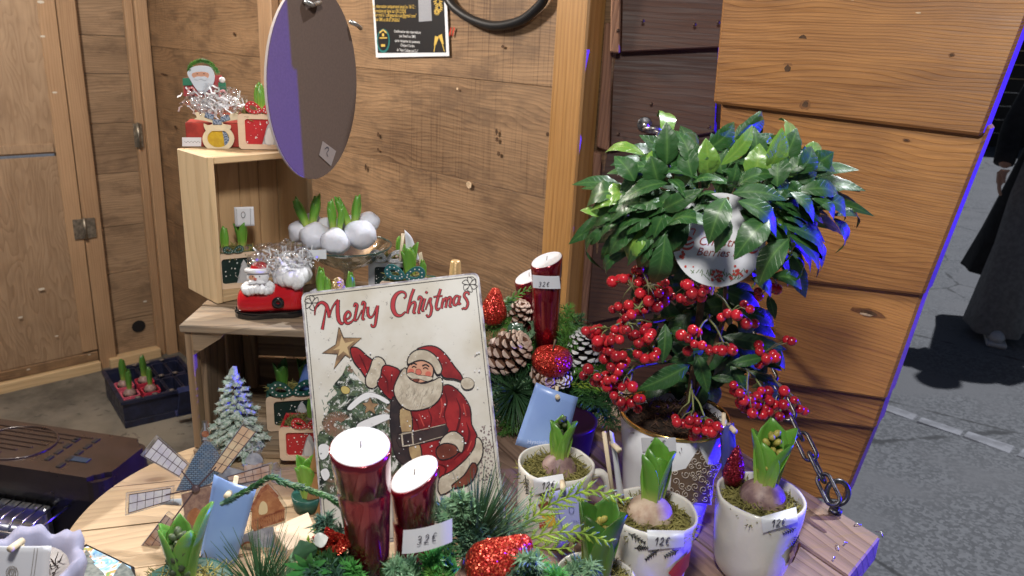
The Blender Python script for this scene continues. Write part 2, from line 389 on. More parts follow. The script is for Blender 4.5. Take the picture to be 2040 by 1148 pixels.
W_DARK = wood('dark stained planks', (0.028, 0.010, 0.006), (0.088, 0.034, 0.017), ring=90, kscale=(1.5, 3.5), contrast=0.8, knots=0.7, rough=0.55)
W_END = wood('sawn plank ends', (0.13, 0.055, 0.03), (0.32, 0.17, 0.10), axis='Y', ring=120, warp=3.0, knots=0.0, contrast=1.0, rough=0.8, bump=0.6)
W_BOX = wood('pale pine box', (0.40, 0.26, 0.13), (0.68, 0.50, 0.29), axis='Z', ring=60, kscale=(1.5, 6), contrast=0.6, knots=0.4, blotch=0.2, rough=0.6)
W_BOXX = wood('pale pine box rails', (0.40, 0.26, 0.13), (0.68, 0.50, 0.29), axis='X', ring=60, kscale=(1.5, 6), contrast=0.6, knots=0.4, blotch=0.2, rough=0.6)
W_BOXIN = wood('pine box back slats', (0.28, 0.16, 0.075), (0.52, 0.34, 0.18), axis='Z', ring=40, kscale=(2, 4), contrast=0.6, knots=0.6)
W_CRATE = wood('old grey crate boards', (0.10, 0.060, 0.033), (0.36, 0.255, 0.155), axis='X', ring=60, kscale=(3, 9), contrast=1.1, knots=0.8, grey=0.5, rough=0.75, bump=0.5)
W_CRATEV = wood('old crate uprights', (0.10, 0.058, 0.030), (0.31, 0.205, 0.118), axis='Z', ring=60, kscale=(3, 9), contrast=1.1, knots=0.6, grey=0.4, rough=0.75, bump=0.5)
W_TABLE = wood('pale table boards', (0.25, 0.165, 0.09), (0.48, 0.35, 0.215), ring=60, warp=5.0, kscale=(4, 9), contrast=0.8, knots=0.9, knotcol=(0.16, 0.09, 0.045), rough=0.6, dirt=0.25, dirtcol=(0.28, 0.19, 0.10))
W_SHELF = wood('grey brown shelf planks', (0.10, 0.055, 0.035), (0.34, 0.22, 0.155), ring=50, warp=2.0, kscale=(3, 8), contrast=1.1, knots=0.8, rough=0.7, grey=0.35, bump=0.5)
W_FIG = wood('brown wooden ornament', (0.25, 0.11, 0.04), (0.50, 0.27, 0.11), axis='Y', ring=50, knots=0.0, contrast=0.7)
W_THIN = wood('thin beech plywood', (0.50, 0.36, 0.24), (0.72, 0.55, 0.40), ring=60, knots=0.0, contrast=0.35, blotch=0.1)
MDF_SHADED = pm('brown hardboard', (0.115, 0.074, 0.056), 0.9, var=0.06, vscale=300)  # darkened brown: the shade on the plaque is put into this colour
MDF_EDGE = pm('pale board edge', (0.55, 0.47, 0.42), 0.7)
PAPER = pm('white paper', (0.72, 0.73, 0.76), 0.55, var=0.03, vscale=8)
STICKER = pm('white sticker', (0.66, 0.68, 0.72), 0.45)
INK = pm('grey pen ink', (0.06, 0.06, 0.075), 0.5)
BLACK = pm('black print', (0.012, 0.012, 0.014), 0.5)
GOLDPRINT = pm('yellow print', (0.62, 0.42, 0.09), 0.5)
WHITEPRINT = pm('white print', (0.70, 0.70, 0.70), 0.5)
TEALPRINT = pm('teal print', (0.02, 0.16, 0.15), 0.5)
REDPRINT = pm('red print', (0.42, 0.035, 0.045), 0.45)
GREYPRINT = pm('grey print', (0.36, 0.37, 0.40), 0.5, col2=(0.22, 0.23, 0.26), vscale=700)
CABLE = pm('black rubber cable', (0.012, 0.012, 0.013), 0.42, bump=0.1)
STEEL = pm('galvanised steel', (0.46, 0.45, 0.42), 0.34, 0.9, var=0.2, vscale=120, rvar=0.12)
CHAIN = pm('dark steel chain', (0.10, 0.10, 0.105), 0.36, 0.75, var=0.35, vscale=90, rvar=0.12)
CERAMIC = pm('glazed white ceramic', (0.72, 0.70, 0.64), 0.18, coat=0.5, bump=0.35, bscale=24, bdist=0.004, sss=0.05)
POTWHITE = pm('smooth white pot glaze', (0.76, 0.77, 0.80), 0.12, coat=0.6)
GOLD = pm('gold rim', (0.80, 0.52, 0.17), 0.22, 1.0)
SOIL = pm('dark potting soil', (0.035, 0.019, 0.012), 0.95, col2=(0.010, 0.006, 0.004), vscale=120, bump=1.0, bscale=140, bdist=0.006)
MOSS = pm('dry moss strands', (0.30, 0.27, 0.085), 0.9, col2=(0.12, 0.11, 0.03), vscale=60)
BULB = pm('papery bulb skin', (0.58, 0.46, 0.34), 0.6, col2=(0.42, 0.28, 0.20), vscale=55, bump=0.4, bscale=90)
BULBP = pm('purple bulb skin', (0.34, 0.23, 0.20), 0.5, col2=(0.17, 0.10, 0.10), vscale=60, bump=0.4, bscale=90)
HY_LEAF = leafmat('hyacinth leaf', (0.52, 0.55, 0.15), (0.16, 0.36, 0.045), (0.075, 0.22, 0.03), 0.34, 0.1, transl=0.1)
HY_DARK = leafmat('hyacinth leaf dark', (0.30, 0.36, 0.08), (0.075, 0.20, 0.028), (0.04, 0.12, 0.02), 0.36, 0.1)
HY_BUD = pm('hyacinth bud', (0.30, 0.34, 0.07), 0.45, col2=(0.14, 0.20, 0.05), vscale=80)
HY_BUDD = pm('dark hyacinth bud', (0.10, 0.14, 0.05), 0.5, col2=(0.035, 0.05, 0.035), vscale=90)
HY_BUDY = pm('yellow hyacinth bud', (0.46, 0.40, 0.09), 0.45, col2=(0.30, 0.28, 0.06), vscale=90)
AR_LEAF = leafmat('glossy berry plant leaf', (0.085, 0.19, 0.042), (0.021, 0.080, 0.017), (0.025, 0.090, 0.020), 0.44, 0.35, veins=170.0, coat=0.13, transl=0.05)
AR_YOUNG = leafmat('young berry plant leaf', (0.22, 0.36, 0.06), (0.13, 0.27, 0.04), (0.16, 0.31, 0.05), 0.32, 0.2, veins=170.0, coat=0.35)
AR_STEM = pm('green berry stalk', (0.20, 0.24, 0.08), 0.55, col2=(0.14, 0.12, 0.06), vscale=40)
BARK = pm('brown plant stem', (0.13, 0.085, 0.045), 0.85, var=0.4, vscale=90, bump=0.8, bscale=180)
def berrymat():
    m, nt, b = newmat('red berry skin'); g = G(nt); r = g.rand(); o = g.sep(g.obj())
    c = g.mix(g.rng(r, 0.0, 1.0), (0.24, 0.004, 0.014), (0.56, 0.016, 0.030)); c = g.mix(g.rng(g.noise(g.obj(), 160.0, 2), 0.4, 0.7, 0, 0.35), c, (0.60, 0.06, 0.05))
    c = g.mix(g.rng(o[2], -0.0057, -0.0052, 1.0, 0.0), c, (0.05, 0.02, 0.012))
    g.put(b.inputs['Base Color'], c); b.inputs['Roughness'].default_value = 0.24; b.inputs['Coat Weight'].default_value = 0.25; return m
BERRY = berrymat()
GLASSRED = pm('dark red glass', (0.27, 0.006, 0.020), 0.16, 0.6, coat=0.8, col2=(0.17, 0.004, 0.013), vscale=9, spec=0.8)
WAX = pm('white wax', (0.55, 0.545, 0.565), 0.42, sss=0.15)
WICK = pm('wick', (0.30, 0.28, 0.26), 0.9)
FIR = pm('fir needles', (0.055, 0.165, 0.045), 0.5, col2=(0.026, 0.085, 0.03), vscale=50)
FIRL = pm('bright fir needles', (0.12, 0.29, 0.045), 0.5, col2=(0.06, 0.18, 0.04), vscale=50)
BLUEFIR = pm('blue green needles', (0.10, 0.20, 0.125), 0.5, col2=(0.045, 0.11, 0.085), vscale=50)
LIME = pm('lime cypress scales', (0.32, 0.44, 0.045), 0.45, col2=(0.20, 0.33, 0.04), vscale=40)
EMER = pm('bright green plastic sprig', (0.09, 0.33, 0.07), 0.4, col2=(0.04, 0.20, 0.05), vscale=40)
PINE = pm('long pine needles', (0.035, 0.095, 0.035), 0.42, col2=(0.055, 0.13, 0.055), vscale=30)
FROST = pm('frosted green needles', (0.27, 0.44, 0.26), 0.6, col2=(0.11, 0.24, 0.13), vscale=120)
BROADL = pm('dark broad leaf', (0.05, 0.11, 0.06), 0.3, coat=0.4)
CONE = pm('pine cone scale', (0.20, 0.095, 0.055), 0.75, col2=(0.10, 0.045, 0.028), vscale=70)
CONETIP = pm('pale cone scale tip', (0.55, 0.42, 0.34), 0.75)
CONEDARK = pm('dark cone scale', (0.030, 0.022, 0.020), 0.7)
CONESNOW = pm('white painted tip', (0.74, 0.74, 0.74), 0.7)
GLIT = glitter('red glitter', (0.40, 0.012, 0.010), (0.95, 0.16, 0.08))
GLITG = glitter('gold glitter', (0.50, 0.32, 0.12), (0.95, 0.78, 0.45))
GLITS = glitter('wine glitter', (0.20, 0.008, 0.02), (0.55, 0.05, 0.08))
CARDB = pm('light blue card', (0.30, 0.45, 0.80), 0.30, col2=(0.24, 0.37, 0.74), vscale=9, spec=0.6)
CARDW = pm('white card', (0.68, 0.69, 0.74), 0.35)
STICKW = pm('pale wooden stick', (0.72, 0.60, 0.42), 0.6)
ASPHALT = None
# ------------------------------------------------------------------ ground
def ground_mat():
    m, nt, b = newmat('asphalt'); g = G(nt); o = g.obj()
    fine = g.vor(o, 95.0, out='Color'); f = g.sep(fine)[0]
    c = g.mix(g.rng(f, 0.2, 0.9), (0.085, 0.087, 0.094), (0.165, 0.168, 0.178))
    c = g.mix(g.rng(g.noise(o, 2.2, 5), 0.42, 0.68), c, (0.14, 0.14, 0.148))
    c = g.mix(g.rng(g.noise(o, 0.7, 4), 0.5, 0.7, 0, 0.25), c, (0.08, 0.081, 0.088))
    cr = g.vor(g.n('VectorMath', operation='ADD').outputs[0] if False else o, 0.9, 'DISTANCE_TO_EDGE'); c = g.mix(g.math('MULTIPLY', g.rng(g.math('ADD', cr, g.math('MULTIPLY', g.noise(o, 9.0, 4), 0.06)), 0.030, 0.040, 1.0, 0.0), 0.8), c, (0.018, 0.018, 0.02))
    c = g.mix(g.rng(g.noise(o, 11.0, 5), 0.62, 0.78, 0, 0.3), c, (0.18, 0.18, 0.188))
    g.put(b.inputs['Base Color'], c); b.inputs['Roughness'].default_value = 0.85
    g.bump(g.math('ADD', f, g.noise(o, 60, 3)), 0.3, 0.006, b)
    return m
def concrete_mat():
    m, nt, b = newmat('worn concrete'); g = G(nt); o = g.obj()
    c = g.mix(g.rng(g.noise(o, 5.0, 6, 0.65), 0.35, 0.7), (0.085, 0.078, 0.066), (0.19, 0.175, 0.15))
    c = g.mix(g.rng(g.noise(o, 1.6, 4), 0.55, 0.72, 0, 0.8), c, (0.26, 0.235, 0.19))
    c = g.mix(g.rng(g.noise(o, 26.0, 3), 0.62, 0.7, 0, 0.6), c, (0.05, 0.045, 0.04))
    g.put(b.inputs['Base Color'], c); b.inputs['Roughness'].default_value = 0.8
    g.bump(g.noise(o, 55, 5), 0.4, 0.004, b)
    return m
GZ = -0.95
grd = mesh('ground', [(-40, -25, GZ), (40, -25, GZ), (40, 60, GZ), (-40, 60, GZ)], [(0, 1, 2, 3)], ground_mat()); tag(grd, kind='structure')
fl = mesh('floor', [(x, y, GZ + 0.004) for x, y in ((-3.6, 1.41), (-2.5, 0.2), (0.2, 0.55), (0.2, 1.64), (-1.58, 3.42))], [(0, 1, 2, 3, 4)], concrete_mat()); tag(fl, kind='structure')
STONE = pm('pale paving stone', (0.24, 0.24, 0.26), 0.8, var=0.25, vscale=14, bump=0.6, bscale=60, bdist=0.004)
strip = thing('paving_strip', None, None, (0, 0, GZ), kind='structure')
sa, sb = on_z(1760, 812, GZ), on_z(2040, 905, GZ); sdir = (sb - sa).normalized()
for i in range(-2, 7):
    L = 0.165 + random.uniform(-0.02, 0.02)
    c = sa + sdir * (0.05 + i * 0.185)
    o = box('paving_stone', (L, 0.085 + random.uniform(-0.008, 0.008), 0.03), (c.x, c.y, -0.0115), STONE, strip, bev=0.008, rot=M.Rotation(math.atan2(sdir.y, sdir.x) + random.uniform(-0.03, 0.03), 4, 'Z'), warp=0.004)

# ------------------------------------------------------------------ the hut
hut = thing('market_hut', 'wooden market hut of weathered brown planks around the stall', 'hut')
CORN = V((-1.586, 3.424, GZ)); UP = V((0, 0, 1))
FL = frame(CORN, (1, 1, 0), UP); FB = frame(CORN, (1, -1, 0), UP)
side = node('side_wall', hut); side.matrix_local = FL
back = node('back_wall', hut); back.matrix_local = FB
ZT = 2.35
def nail(parent, x, y, z, r=0.004):
    pass
# side wall: planks, battens, plywood door leaves
ys = [0.0, 0.20, 0.42, 0.63, 0.86, 1.07, 1.27, 1.42, 1.66, 1.9, 2.12, ZT]
xl = loc2(150, 400, FL)[0]
for a, b_ in zip(ys, ys[1:]):
    box('plank', (abs(xl) + 0.05, b_ - a - 0.0015, 0.022), ((xl - 0.05) / 2, (a + b_) / 2, -0.012 + random.uniform(-0.002, 0.002)), W_SIDE, side, bev=0.002)
def batten(par, F, pa, pb, z0, z1, mat, name='batten', y0=0.0, y1=ZT, py=350):
    xa, xb = loc2(pa, py, F)[0], loc2(pb, py, F)[0]
    return box(name, (xb - xa, y1 - y0, z1 - z0), ((xa + xb) / 2, (y0 + y1) / 2, (z0 + z1) / 2), mat, par, bev=0.003)
batten(side, FL, 150, 186, 0.004, 0.032, W_POSTV)
batten(side, FL, 276, 292, 0.004, 0.030, W_POSTV)
batten(side, FL, 293, 316, 0.004, 0.048, W_POSTV, 'corner_post')
xd = loc2(148, 350, FL)[0]
yj = loc2(60, 310, FL)[1]
box('door_leaf', (1.2, ZT - yj - 0.004, 0.016), (xd - 0.6, (ZT + yj) / 2 + 0.004, 0.014), W_PLY, side, bev=0.003)
box('door_leaf', (1.2, yj - 0.09 - 0.006, 0.016), (xd - 0.6, (yj + 0.09) / 2 - 0.003, 0.012), W_PLY, side, bev=0.003)
box('door_stile', (0.062, ZT - 0.1, 0.010), (xd - 0.032, ZT / 2 + 0.05, 0.0275), W_POSTV, side, bev=0.002)
box('door_rail', (1.13, 0.035, 0.009), (xd - 0.635, yj + 0.03, 0.0275), W_PLY, side, bev=0.002)
box('bottom_rail', (1.3, 0.042, 0.026), (xd - 0.65, 0.069, 0.015), W_WALL, side, bev=0.003)
box('sill', (1.30, 0.045, 0.045), (xd - 0.65, 0.024, 0.028), W_BOXX, side, bev=0.003)
box('sill', (-xl - 0.13, 0.045, 0.05), (xl / 2 - 0.02, 0.024, 0.03), W_BOXX, side, bev=0.003)
GREYMETAL = pm('dull hinge metal', (0.30, 0.27, 0.22), 0.45, 0.8, var=0.3, vscale=60)
for px, py, wd, hg in ((269, 268, 0.035, 0.10), (163, 452, 0.085, 0.085)):
    hx, hy = loc2(px, py, FL)
    h_ = box('hinge', (wd, hg, 0.004), (hx, hy, 0.0385), GREYMETAL, side, bev=0.001)
    tube('hinge_pin', [(0, -hg / 2 - 0.004, 0.005), (0, hg / 2 + 0.004, 0.005)], 0.006, GREYMETAL, h_)
hx, hy = loc2(276, 650, FL)
mesh('cable_hole', [(hx + 0.030 * math.cos(a * 0.3927), hy + 0.028 * math.sin(a * 0.3927), 0.0015) for a in range(16)], [tuple(range(16))], BLACK, side)
WHITEDROP = pm('white paint drip', (0.62, 0.58, 0.50), 0.6)
for px, py, r in ((76, 4, 7), (104, 183, 5), (80, 72, 5), (78, 572, 7), (108, 665, 4), (36, 628, 5), (173, 702, 3), (52, 731, 4), (288, 600, 5)):
    hx, hy = loc2(px, py, FL); r_ = r * 0.0013
    mesh('paint_spot', [(hx + r_ * math.cos(a * 0.785) * 1.4, hy + r_ * 0.6 * math.sin(a * 0.785), 0.034 if px < 260 else 0.006) for a in range(8)], [tuple(range(8))], WHITEDROP, side)
# back wall: wide planks with uneven joints
jb = [0.0, 0.16, 0.41, 0.645, 0.89, 1.135, 1.385, 1.58, 1.86, 2.1, ZT]
Lb = 2.50
for i, (a, b_) in enumerate(zip(jb, jb[1:])):
    t0, t1 = random.uniform(-0.004, 0.004), random.uniform(-0.004, 0.004)
    zf = 0.0 + random.uniform(-0.0015, 0.0015)
    p = [(0.0, a, zf - 0.024), (Lb, a + 0.012, zf - 0.024), (Lb, a + 0.012, zf), (0.0, a, zf), (0.0, b_ - 0.0005, zf - 0.024), (Lb, b_ + 0.0115, zf - 0.024), (Lb, b_ + 0.0115, zf), (0.0, b_ - 0.0005, zf)]
    hexa('plank', p, W_WALL, back, bev=0.0014)
# vertical batten on the back wall behind the boxes, metal strip, coat hook
xa, xb = loc2(533, 60, FB)[0], loc2(560, 60, FB)[0]
box('batten', (xb - xa, ZT, 0.03), ((xa + xb) / 2, ZT / 2, 0.018), W_POSTV, back, bev=0.003)
xa, xb = loc2(1140, 120, FB)[0], loc2(1204, 120, FB)[0]
box('opening_post', (xb - xa, ZT, 0.055), ((xa + xb) / 2, ZT / 2, 0.034), W_ORANGEV, back, bev=0.004)
STRIP = pm('rusted brown strip', (0.075, 0.040, 0.026), 0.6, 0.3, var=0.3, vscale=50)
xa, ya = loc2(1093, 487, FB); xb, yb = loc2(1112, 390, FB)
ms = box('metal_strip', (xb - xa, yb - ya, 0.008), ((xa + xb) / 2, (ya + yb) / 2, 0.008), STRIP, back, bev=0.001)
hx, hy = loc2(1101, 440, FB); blob('screw', 0.006, (hx, hy, 0.013), STEEL, back, (1, 1, 0.5), 1)
hx, hy = loc2(1132, 140, FB)
tube('wall_hook', [(hx - 0.02, hy + 0.012, 0.004), (hx - 0.02, hy + 0.012, 0.02), (hx, hy + 0.014, 0.026), (hx + 0.008, hy - 0.004, 0.024), (hx + 0.006, hy - 0.018, 0.018)], 0.005, STEEL, back, 8)
SC_MARK = pm('red paint mark', (0.40, 0.045, 0.02), 0.7, var=0.3, vscale=80)
for x0 in (903, 909):
    pts = [loc2(x, y, FB) for x, y in ((x0, 55), (x0 - 4, 72))]
    strokes('red_mark', [(pts, 0.006)], 0.0065, SC_MARK, back)
# pale dents and dark streaks in the planks
DENT = pm('splintered pale wood', (0.52, 0.38, 0.24), 0.8, var=0.3, vscale=150); STREAK = pm('dark knot hole', (0.075, 0.038, 0.018), 0.85, var=0.4, vscale=90)
for px, py, rx, ry, mt in ((938, 368, 9, 7, DENT), (993, 262, 4, 7, STREAK), (994, 278, 5, 5, STREAK), (997, 306, 5, 5, STREAK), (1108, 211, 5, 4, STREAK), (1095, 268, 5, 4, STREAK), (732, 333, 5, 8, STREAK), (757, 268, 5, 6, STREAK), (757, 298, 4, 4, STREAK), (915, 177, 3, 3, DENT), (352, 253, 8, 4, STREAK), (330, 148, 22, 2, STREAK), (290, 148, 5, 10, STREAK), (470, 68, 6, 4, STREAK), (1006, 93, 5, 3, STREAK), (952, 50, 8, 3, STREAK)):
    hx, hy = loc2(px, py, FB); k = 0.00125 * (1.4 if px < 700 else 1.0)
    mesh('knot', [(hx + rx * k * math.cos(a * 0.524) * random.uniform(0.75, 1.1), hy + ry * k * math.sin(a * 0.524) * random.uniform(0.75, 1.1), 0.0064) for a in range(12)], [tuple(range(12))], mt, back)
# dark clad wall right of the opening post
FD = frame((0.165, 1.665, 0.0), (0.985, -0.17, 0), UP)
dark = node('dark_wall', hut); dark.matrix_local = FD
def plank_px(par, F, q, z0, z1, mat, name='plank', lean=0.0, bev=0.0025):
    """plank with its four front corners (tl, tr, br, bl) picked on the plane of the frame"""
    p = [loc2(x, y, F) for x, y in q]
    tl, tr, br, bl = p
    return hexa(name, [(bl[0], bl[1], z0), (br[0], br[1], z0), (br[0], br[1], z1 + lean), (bl[0], bl[1], z1 + lean),
                       (tl[0], tl[1], z0), (tr[0], tr[1], z0), (tr[0], tr[1], z1), (tl[0], tl[1], z1)], mat, par, bev)
dq = [((1242, -160), (1452, -160), (1446, 94), (1238, 104)), ((1222, 84), (1434, 80), (1424, 262), (1216, 300)), ((1200, 276), (1428, 242), (1424, 440), (1190, 470)),
      ((1184, 442), (1424, 410), (1420, 590), (1170, 640)), ((1180, 610), (1424, 560), (1424, 760), (1168, 800)), ((1176, 770), (1424, 730), (1424, 1000), (1160, 1000))]
for i, q in enumerate(dq):
    plank_px(dark, FD, q, -0.03, -0.004 + (0.012 if i == 0 else 0), W_DARK, lean=0.024)
# sawn ends of the clad planks that show beside the post
eq = [((1222, -160), (1241, -160), (1237, 106), (1218, 104)), ((1206, 46), (1221, 46), (1215, 300), (1190, 290)), ((1183, 300), (1199, 304), (1189, 470), (1176, 470)), ((1166, 470), (1183, 476), (1170, 640), (1158, 640))]
for i, q in enumerate(eq): plank_px(dark, FD, q, -0.04, 0.012 + (0.02 if i == 0 else 0), W_END, 'plank_end', 0.01)
for px, py in ((1282, 43), (1234, 62), (1233, 265), (1412, 251), (1382, 50), (1428, 46), (1232, 395), (1231, 420), (1298, 206)):
    hx, hy = loc2(px, py, FD); blob('screw', 0.004, (hx, hy, 0.022 if py > 90 else 0.05), STRIP, dark, (1, 1, 0.35), 1)
box('inner_wall', (0.36, 3.0, 0.02), (0.16, 0.2, -0.08), W_DARK, dark)
# ceiling under the roof, above the frame
CEIL = thing('roof', None, None, (0, 0, 0), kind='structure')
for i in range(9):
    s = i * 0.36
    a = V((-1.586, 3.424, 1.42)) + V((0.2, 0.2, 0)) - V((0.7071, 0.7071, 0)) * s
    box('ceiling_plank', (3.9, 0.35, 0.02), (a.x + 0.35, a.y - 0.35, 1.43), W_WALL, CEIL, rot=M.Rotation(rad(-45), 4, 'Z'))

# varnished plank wing on the right
KN2 = pm('knot ring wood', (0.20, 0.085, 0.026), 0.6, col2=(0.13, 0.05, 0.016), vscale=160)
FP = frame((0.55, 1.05, 0.0), (0.79, -0.61, 0), UP)
wing = thing('plank_shutter', 'varnished orange plank shutter standing open right of the berry plant', 'shutter', FP)
wq = [((1476, -420), (2220, -420), (1957, 271), (1424, 206)), ((1432, 188), (1972, 252), (1840, 590), (1418, 540)), ((1415, 518), (1842, 570), (1762, 800), (1402, 745)),
      ((1402, 726), (1763, 782), (1738, 862), (1396, 815)), ((1400, 796), (1739, 846), (1672, 1010), (1392, 985))]
wz = [0.0, -0.007, -0.014, -0.021, -0.028]
for i, (q, z) in enumerate(zip(wq, wz)):
    plank_px(wing, FP, q, z - 0.046, z, W_ORANGE, lean=0.008, bev=0.004)
for px, py, rx, ry, mt in ((1602, 82, 12, 17, STREAK), (1572, 137, 10, 10, STREAK), (1608, 208, 9, 9, STREAK), (1726, 626, 26, 7, STREAK), (1722, 630, 20, 4, DENT), (1898, 110, 4, 4, STREAK), (1803, 280, 5, 3, STREAK), (1832, 26, 7, 2, DENT), (1700, 3, 6, 2, DENT)):
    hx, hy = loc2(px, py, FP); k = 0.00055; bi = 0 if py < 240 else (1 if py < 560 else 2); ta_ = (60, 220, 544)[bi] if bi else -160; bo_ = (238, 565, 772)[bi]; z = wz[bi] + 0.008 * max(0, (py - ta_) / (bo_ - ta_)) + 0.0012
    if mt is STREAK: mesh('knot', [(hx + rx * 1.9 * k * math.cos(a * 0.524) * random.uniform(0.7, 1.1), hy + ry * 1.6 * k * math.sin(a * 0.524) * random.uniform(0.7, 1.1), z - 0.0004) for a in range(12)], [tuple(range(12))], KN2, wing)
    mesh('knot', [(hx + rx * k * math.cos(a * 0.524) * random.uniform(0.7, 1.1), hy + ry * k * math.sin(a * 0.524) * random.uniform(0.7, 1.1), z + (0.0006 if mt is DENT else 0)) for a in range(12)], [tuple(range(12))], mt, wing)

# fold-down shelf
ST = -0.012
K0 = V((0.468, 0.825, 0)); DD = V((0.52, -0.854, 0)).normalized(); EE = V((-0.668, -0.744, 0)).normalized(); PP = V((DD.y, -DD.x, 0))
shelf = thing('fold_down_shelf', 'grey brown plank shelf folded out below the mugs and held by a chain', 'shelf', (0, 0, 0))
pw = 0.105
for i in range(9):
    def pt(k, s):
        q = K0 + EE * (k * pw / EE.dot(PP)); return q + DD * s
    L = 0.66 if i < 6 else (0.5 if i == 6 else 0.40)
    g_ = 0.0015
    a, b_, c_, d_ = pt(i, 0) + PP * g_, pt(i + 1, 0) - PP * g_, pt(i + 1, 0) - PP * g_, pt(i, 0) + PP * g_
    e1 = pt(i + 1, 0) - PP * g_ ; far1 = e1 - DD * (L + (e1 - a).dot(DD)); far0 = a - DD * L
    zz = ST + (0.0 if i else 0.0)
    # local x runs along the plank so that the grain does
    ang = math.atan2(DD.y, DD.x); R_ = M.Translation(a) @ M.Rotation(ang, 4, 'Z'); Ri = R_.inverted()
    q4 = [Ri @ V((p.x, p.y, 0)) for p in (a, e1, far1, far0)]
    o = hexa('plank', [(p.x, p.y, ST - 0.034) for p in q4] + [(p.x, p.y, ST) for p in q4], W_SHELF, shelf, bev=0.002)
    o.matrix_local = R_
for px, py in ((1708, 1048), (1752, 1066), (1668, 1094), (1684, 1086), (1662, 1116)):
    p = on_z(px, py, ST); a = random.uniform(0, 3)
    tube('staple', [(p.x - 0.005 * math.cos(a), p.y - 0.005 * math.sin(a), ST - 0.001), (p.x - 0.003 * math.cos(a), p.y, ST + 0.004), (p.x + 0.005 * math.cos(a), p.y + 0.006 * math.sin(a), ST + 0.001)], 0.0007, STEEL, shelf, 5)

# round board on the shelf
RB_C, RB_R = V((-0.259, 0.775, 0)), 0.2245
tbl = thing('round_table_top', 'pale round wooden table top under the crates and the windmill', 'table', M.Translation(RB_C) @ M.Rotation(rad(17), 4, 'Z'))
cuts = [-RB_R, -0.135, -0.052, 0.028, 0.115, RB_R]
for a, b_ in zip(cuts, cuts[1:]):
    a2, b2 = a + 0.0008, b_ - 0.0008; pts = []
    n = 14
    for i in range(n + 1):
        y = a2 + (b2 - a2) * i / n; pts.append((math.sqrt(max(0, RB_R ** 2 - y * y)), y))
    pts += [(-x, y) for x, y in reversed(pts)]
    cl = []
    for p in pts:
        if not cl or (abs(p[0] - cl[-1][0]) + abs(p[1] - cl[-1][1])) > 1e-5: cl.append(p)
    prism('board', cl, -0.0115, random.uniform(-0.0008, 0.0), W_TABLE, tbl)
# ------------------------------------------------------------------ crates
CT = 0.187
A0 = V((-0.410, 0.908, 0.0)); XC = V((1.0, 0.025, 0)).normalized()
FC = frame(A0, XC, V((-0.025, 1, 0)))          # local x right, y back, z up
crate = thing('wooden_crate', 'old grey wooden crate on its side holding the snowy tree', 'crate', FC)
CWD, CDP = 0.352, 0.21
for i, (a, b_) in enumerate(((-0.004, 0.072), (0.074, 0.146), (0.149, CDP))):
    box('top_board', (CWD + 0.006, b_ - a - 0.002, 0.010), (CWD / 2, (a + b_) / 2, CT - 0.005), W_CRATE, crate, warp=0.0008)
for i, (a, b_) in enumerate(((0.0, 0.10), (0.104, CDP))):
    box('bottom_board', (CWD, b_ - a, 0.009), (CWD / 2, (a + b_) / 2, 0.0055), W_CRATE, crate, warp=0.0006)
for x in (0.0055, CWD - 0.0055):
    for y, d in ((0.012, 0.022), (0.075, 0.075), (0.16, 0.080)):
        box('side_slat', (0.010, d, CT - 0.022), (x, y + 0.002, CT / 2), W_CRATEV, crate, warp=0.0006)
for z0, z1 in ((0.012, 0.058), (0.062, 0.113), (0.119, 0.172)):
    box('back_slat', (CWD - 0.024, 0.008, z1 - z0), (CWD / 2, CDP - 0.008, (z0 + z1) / 2), W_CRATE, crate, warp=0.0008)
p3 = [(0.011, CT - 0.0105), (0.052, CT - 0.0105), (0.046, CT - 0.018), (0.011, CT - 0.042)]
br = prism('corner_brace', p3, -0.016, 0.0, W_CRATE, crate); br.matrix_local = M(((1, 0, 0, 0), (0, 0, -1, 0.003), (0, 1, 0, 0), (0, 0, 0, 1)))
cp = box('corner_post', (0.018, 0.018, CT - 0.03), (0.022, 0.188, CT / 2), W_CRATEV, crate)
# pale pine box standing on the crate
XB = V((0.68, 0.73, 0)).normalized()
PB = on_z(433, 607, CT + 0.0015)
FBX = frame(PB, XB, V((-XB.y, XB.x, 0)))
pbox = thing('pine_box', 'pale pine box standing open on top of the old crate', 'box', FBX)
BW, BD, BH = 0.152, 0.086, 0.197
def slab(name, x0, x1, y0, y1, z0, z1, mat, par, bev=0.0012):
    return box(name, (x1 - x0, y1 - y0, z1 - z0), ((x0 + x1) / 2, (y0 + y1) / 2, (z0 + z1) / 2), mat, par, bev)
slab('side_panel', 0, 0.009, 0, BD, 0, BH, W_BOX, pbox); slab('side_panel', BW - 0.009, BW, 0, BD, 0, BH, W_BOX, pbox)
slab('top_panel', 0.0095, BW - 0.0095, 0.0005, BD, BH - 0.010, BH - 0.0005, W_BOXX, pbox); slab('bottom_panel', 0.0095, BW - 0.0095, 0.0005, BD, 0.0005, 0.009, W_BOXX, pbox)
for a, b_ in ((0.0095, 0.05), (0.0508, 0.082), (0.0828, 0.112), (0.1128, BW - 0.0095)):
    slab('back_slat', a, b_, BD - 0.007 + random.uniform(-0.0006, 0.0006), BD - 0.0005, 0.0095, BH - 0.0105, W_BOXIN, pbox, 0.001)

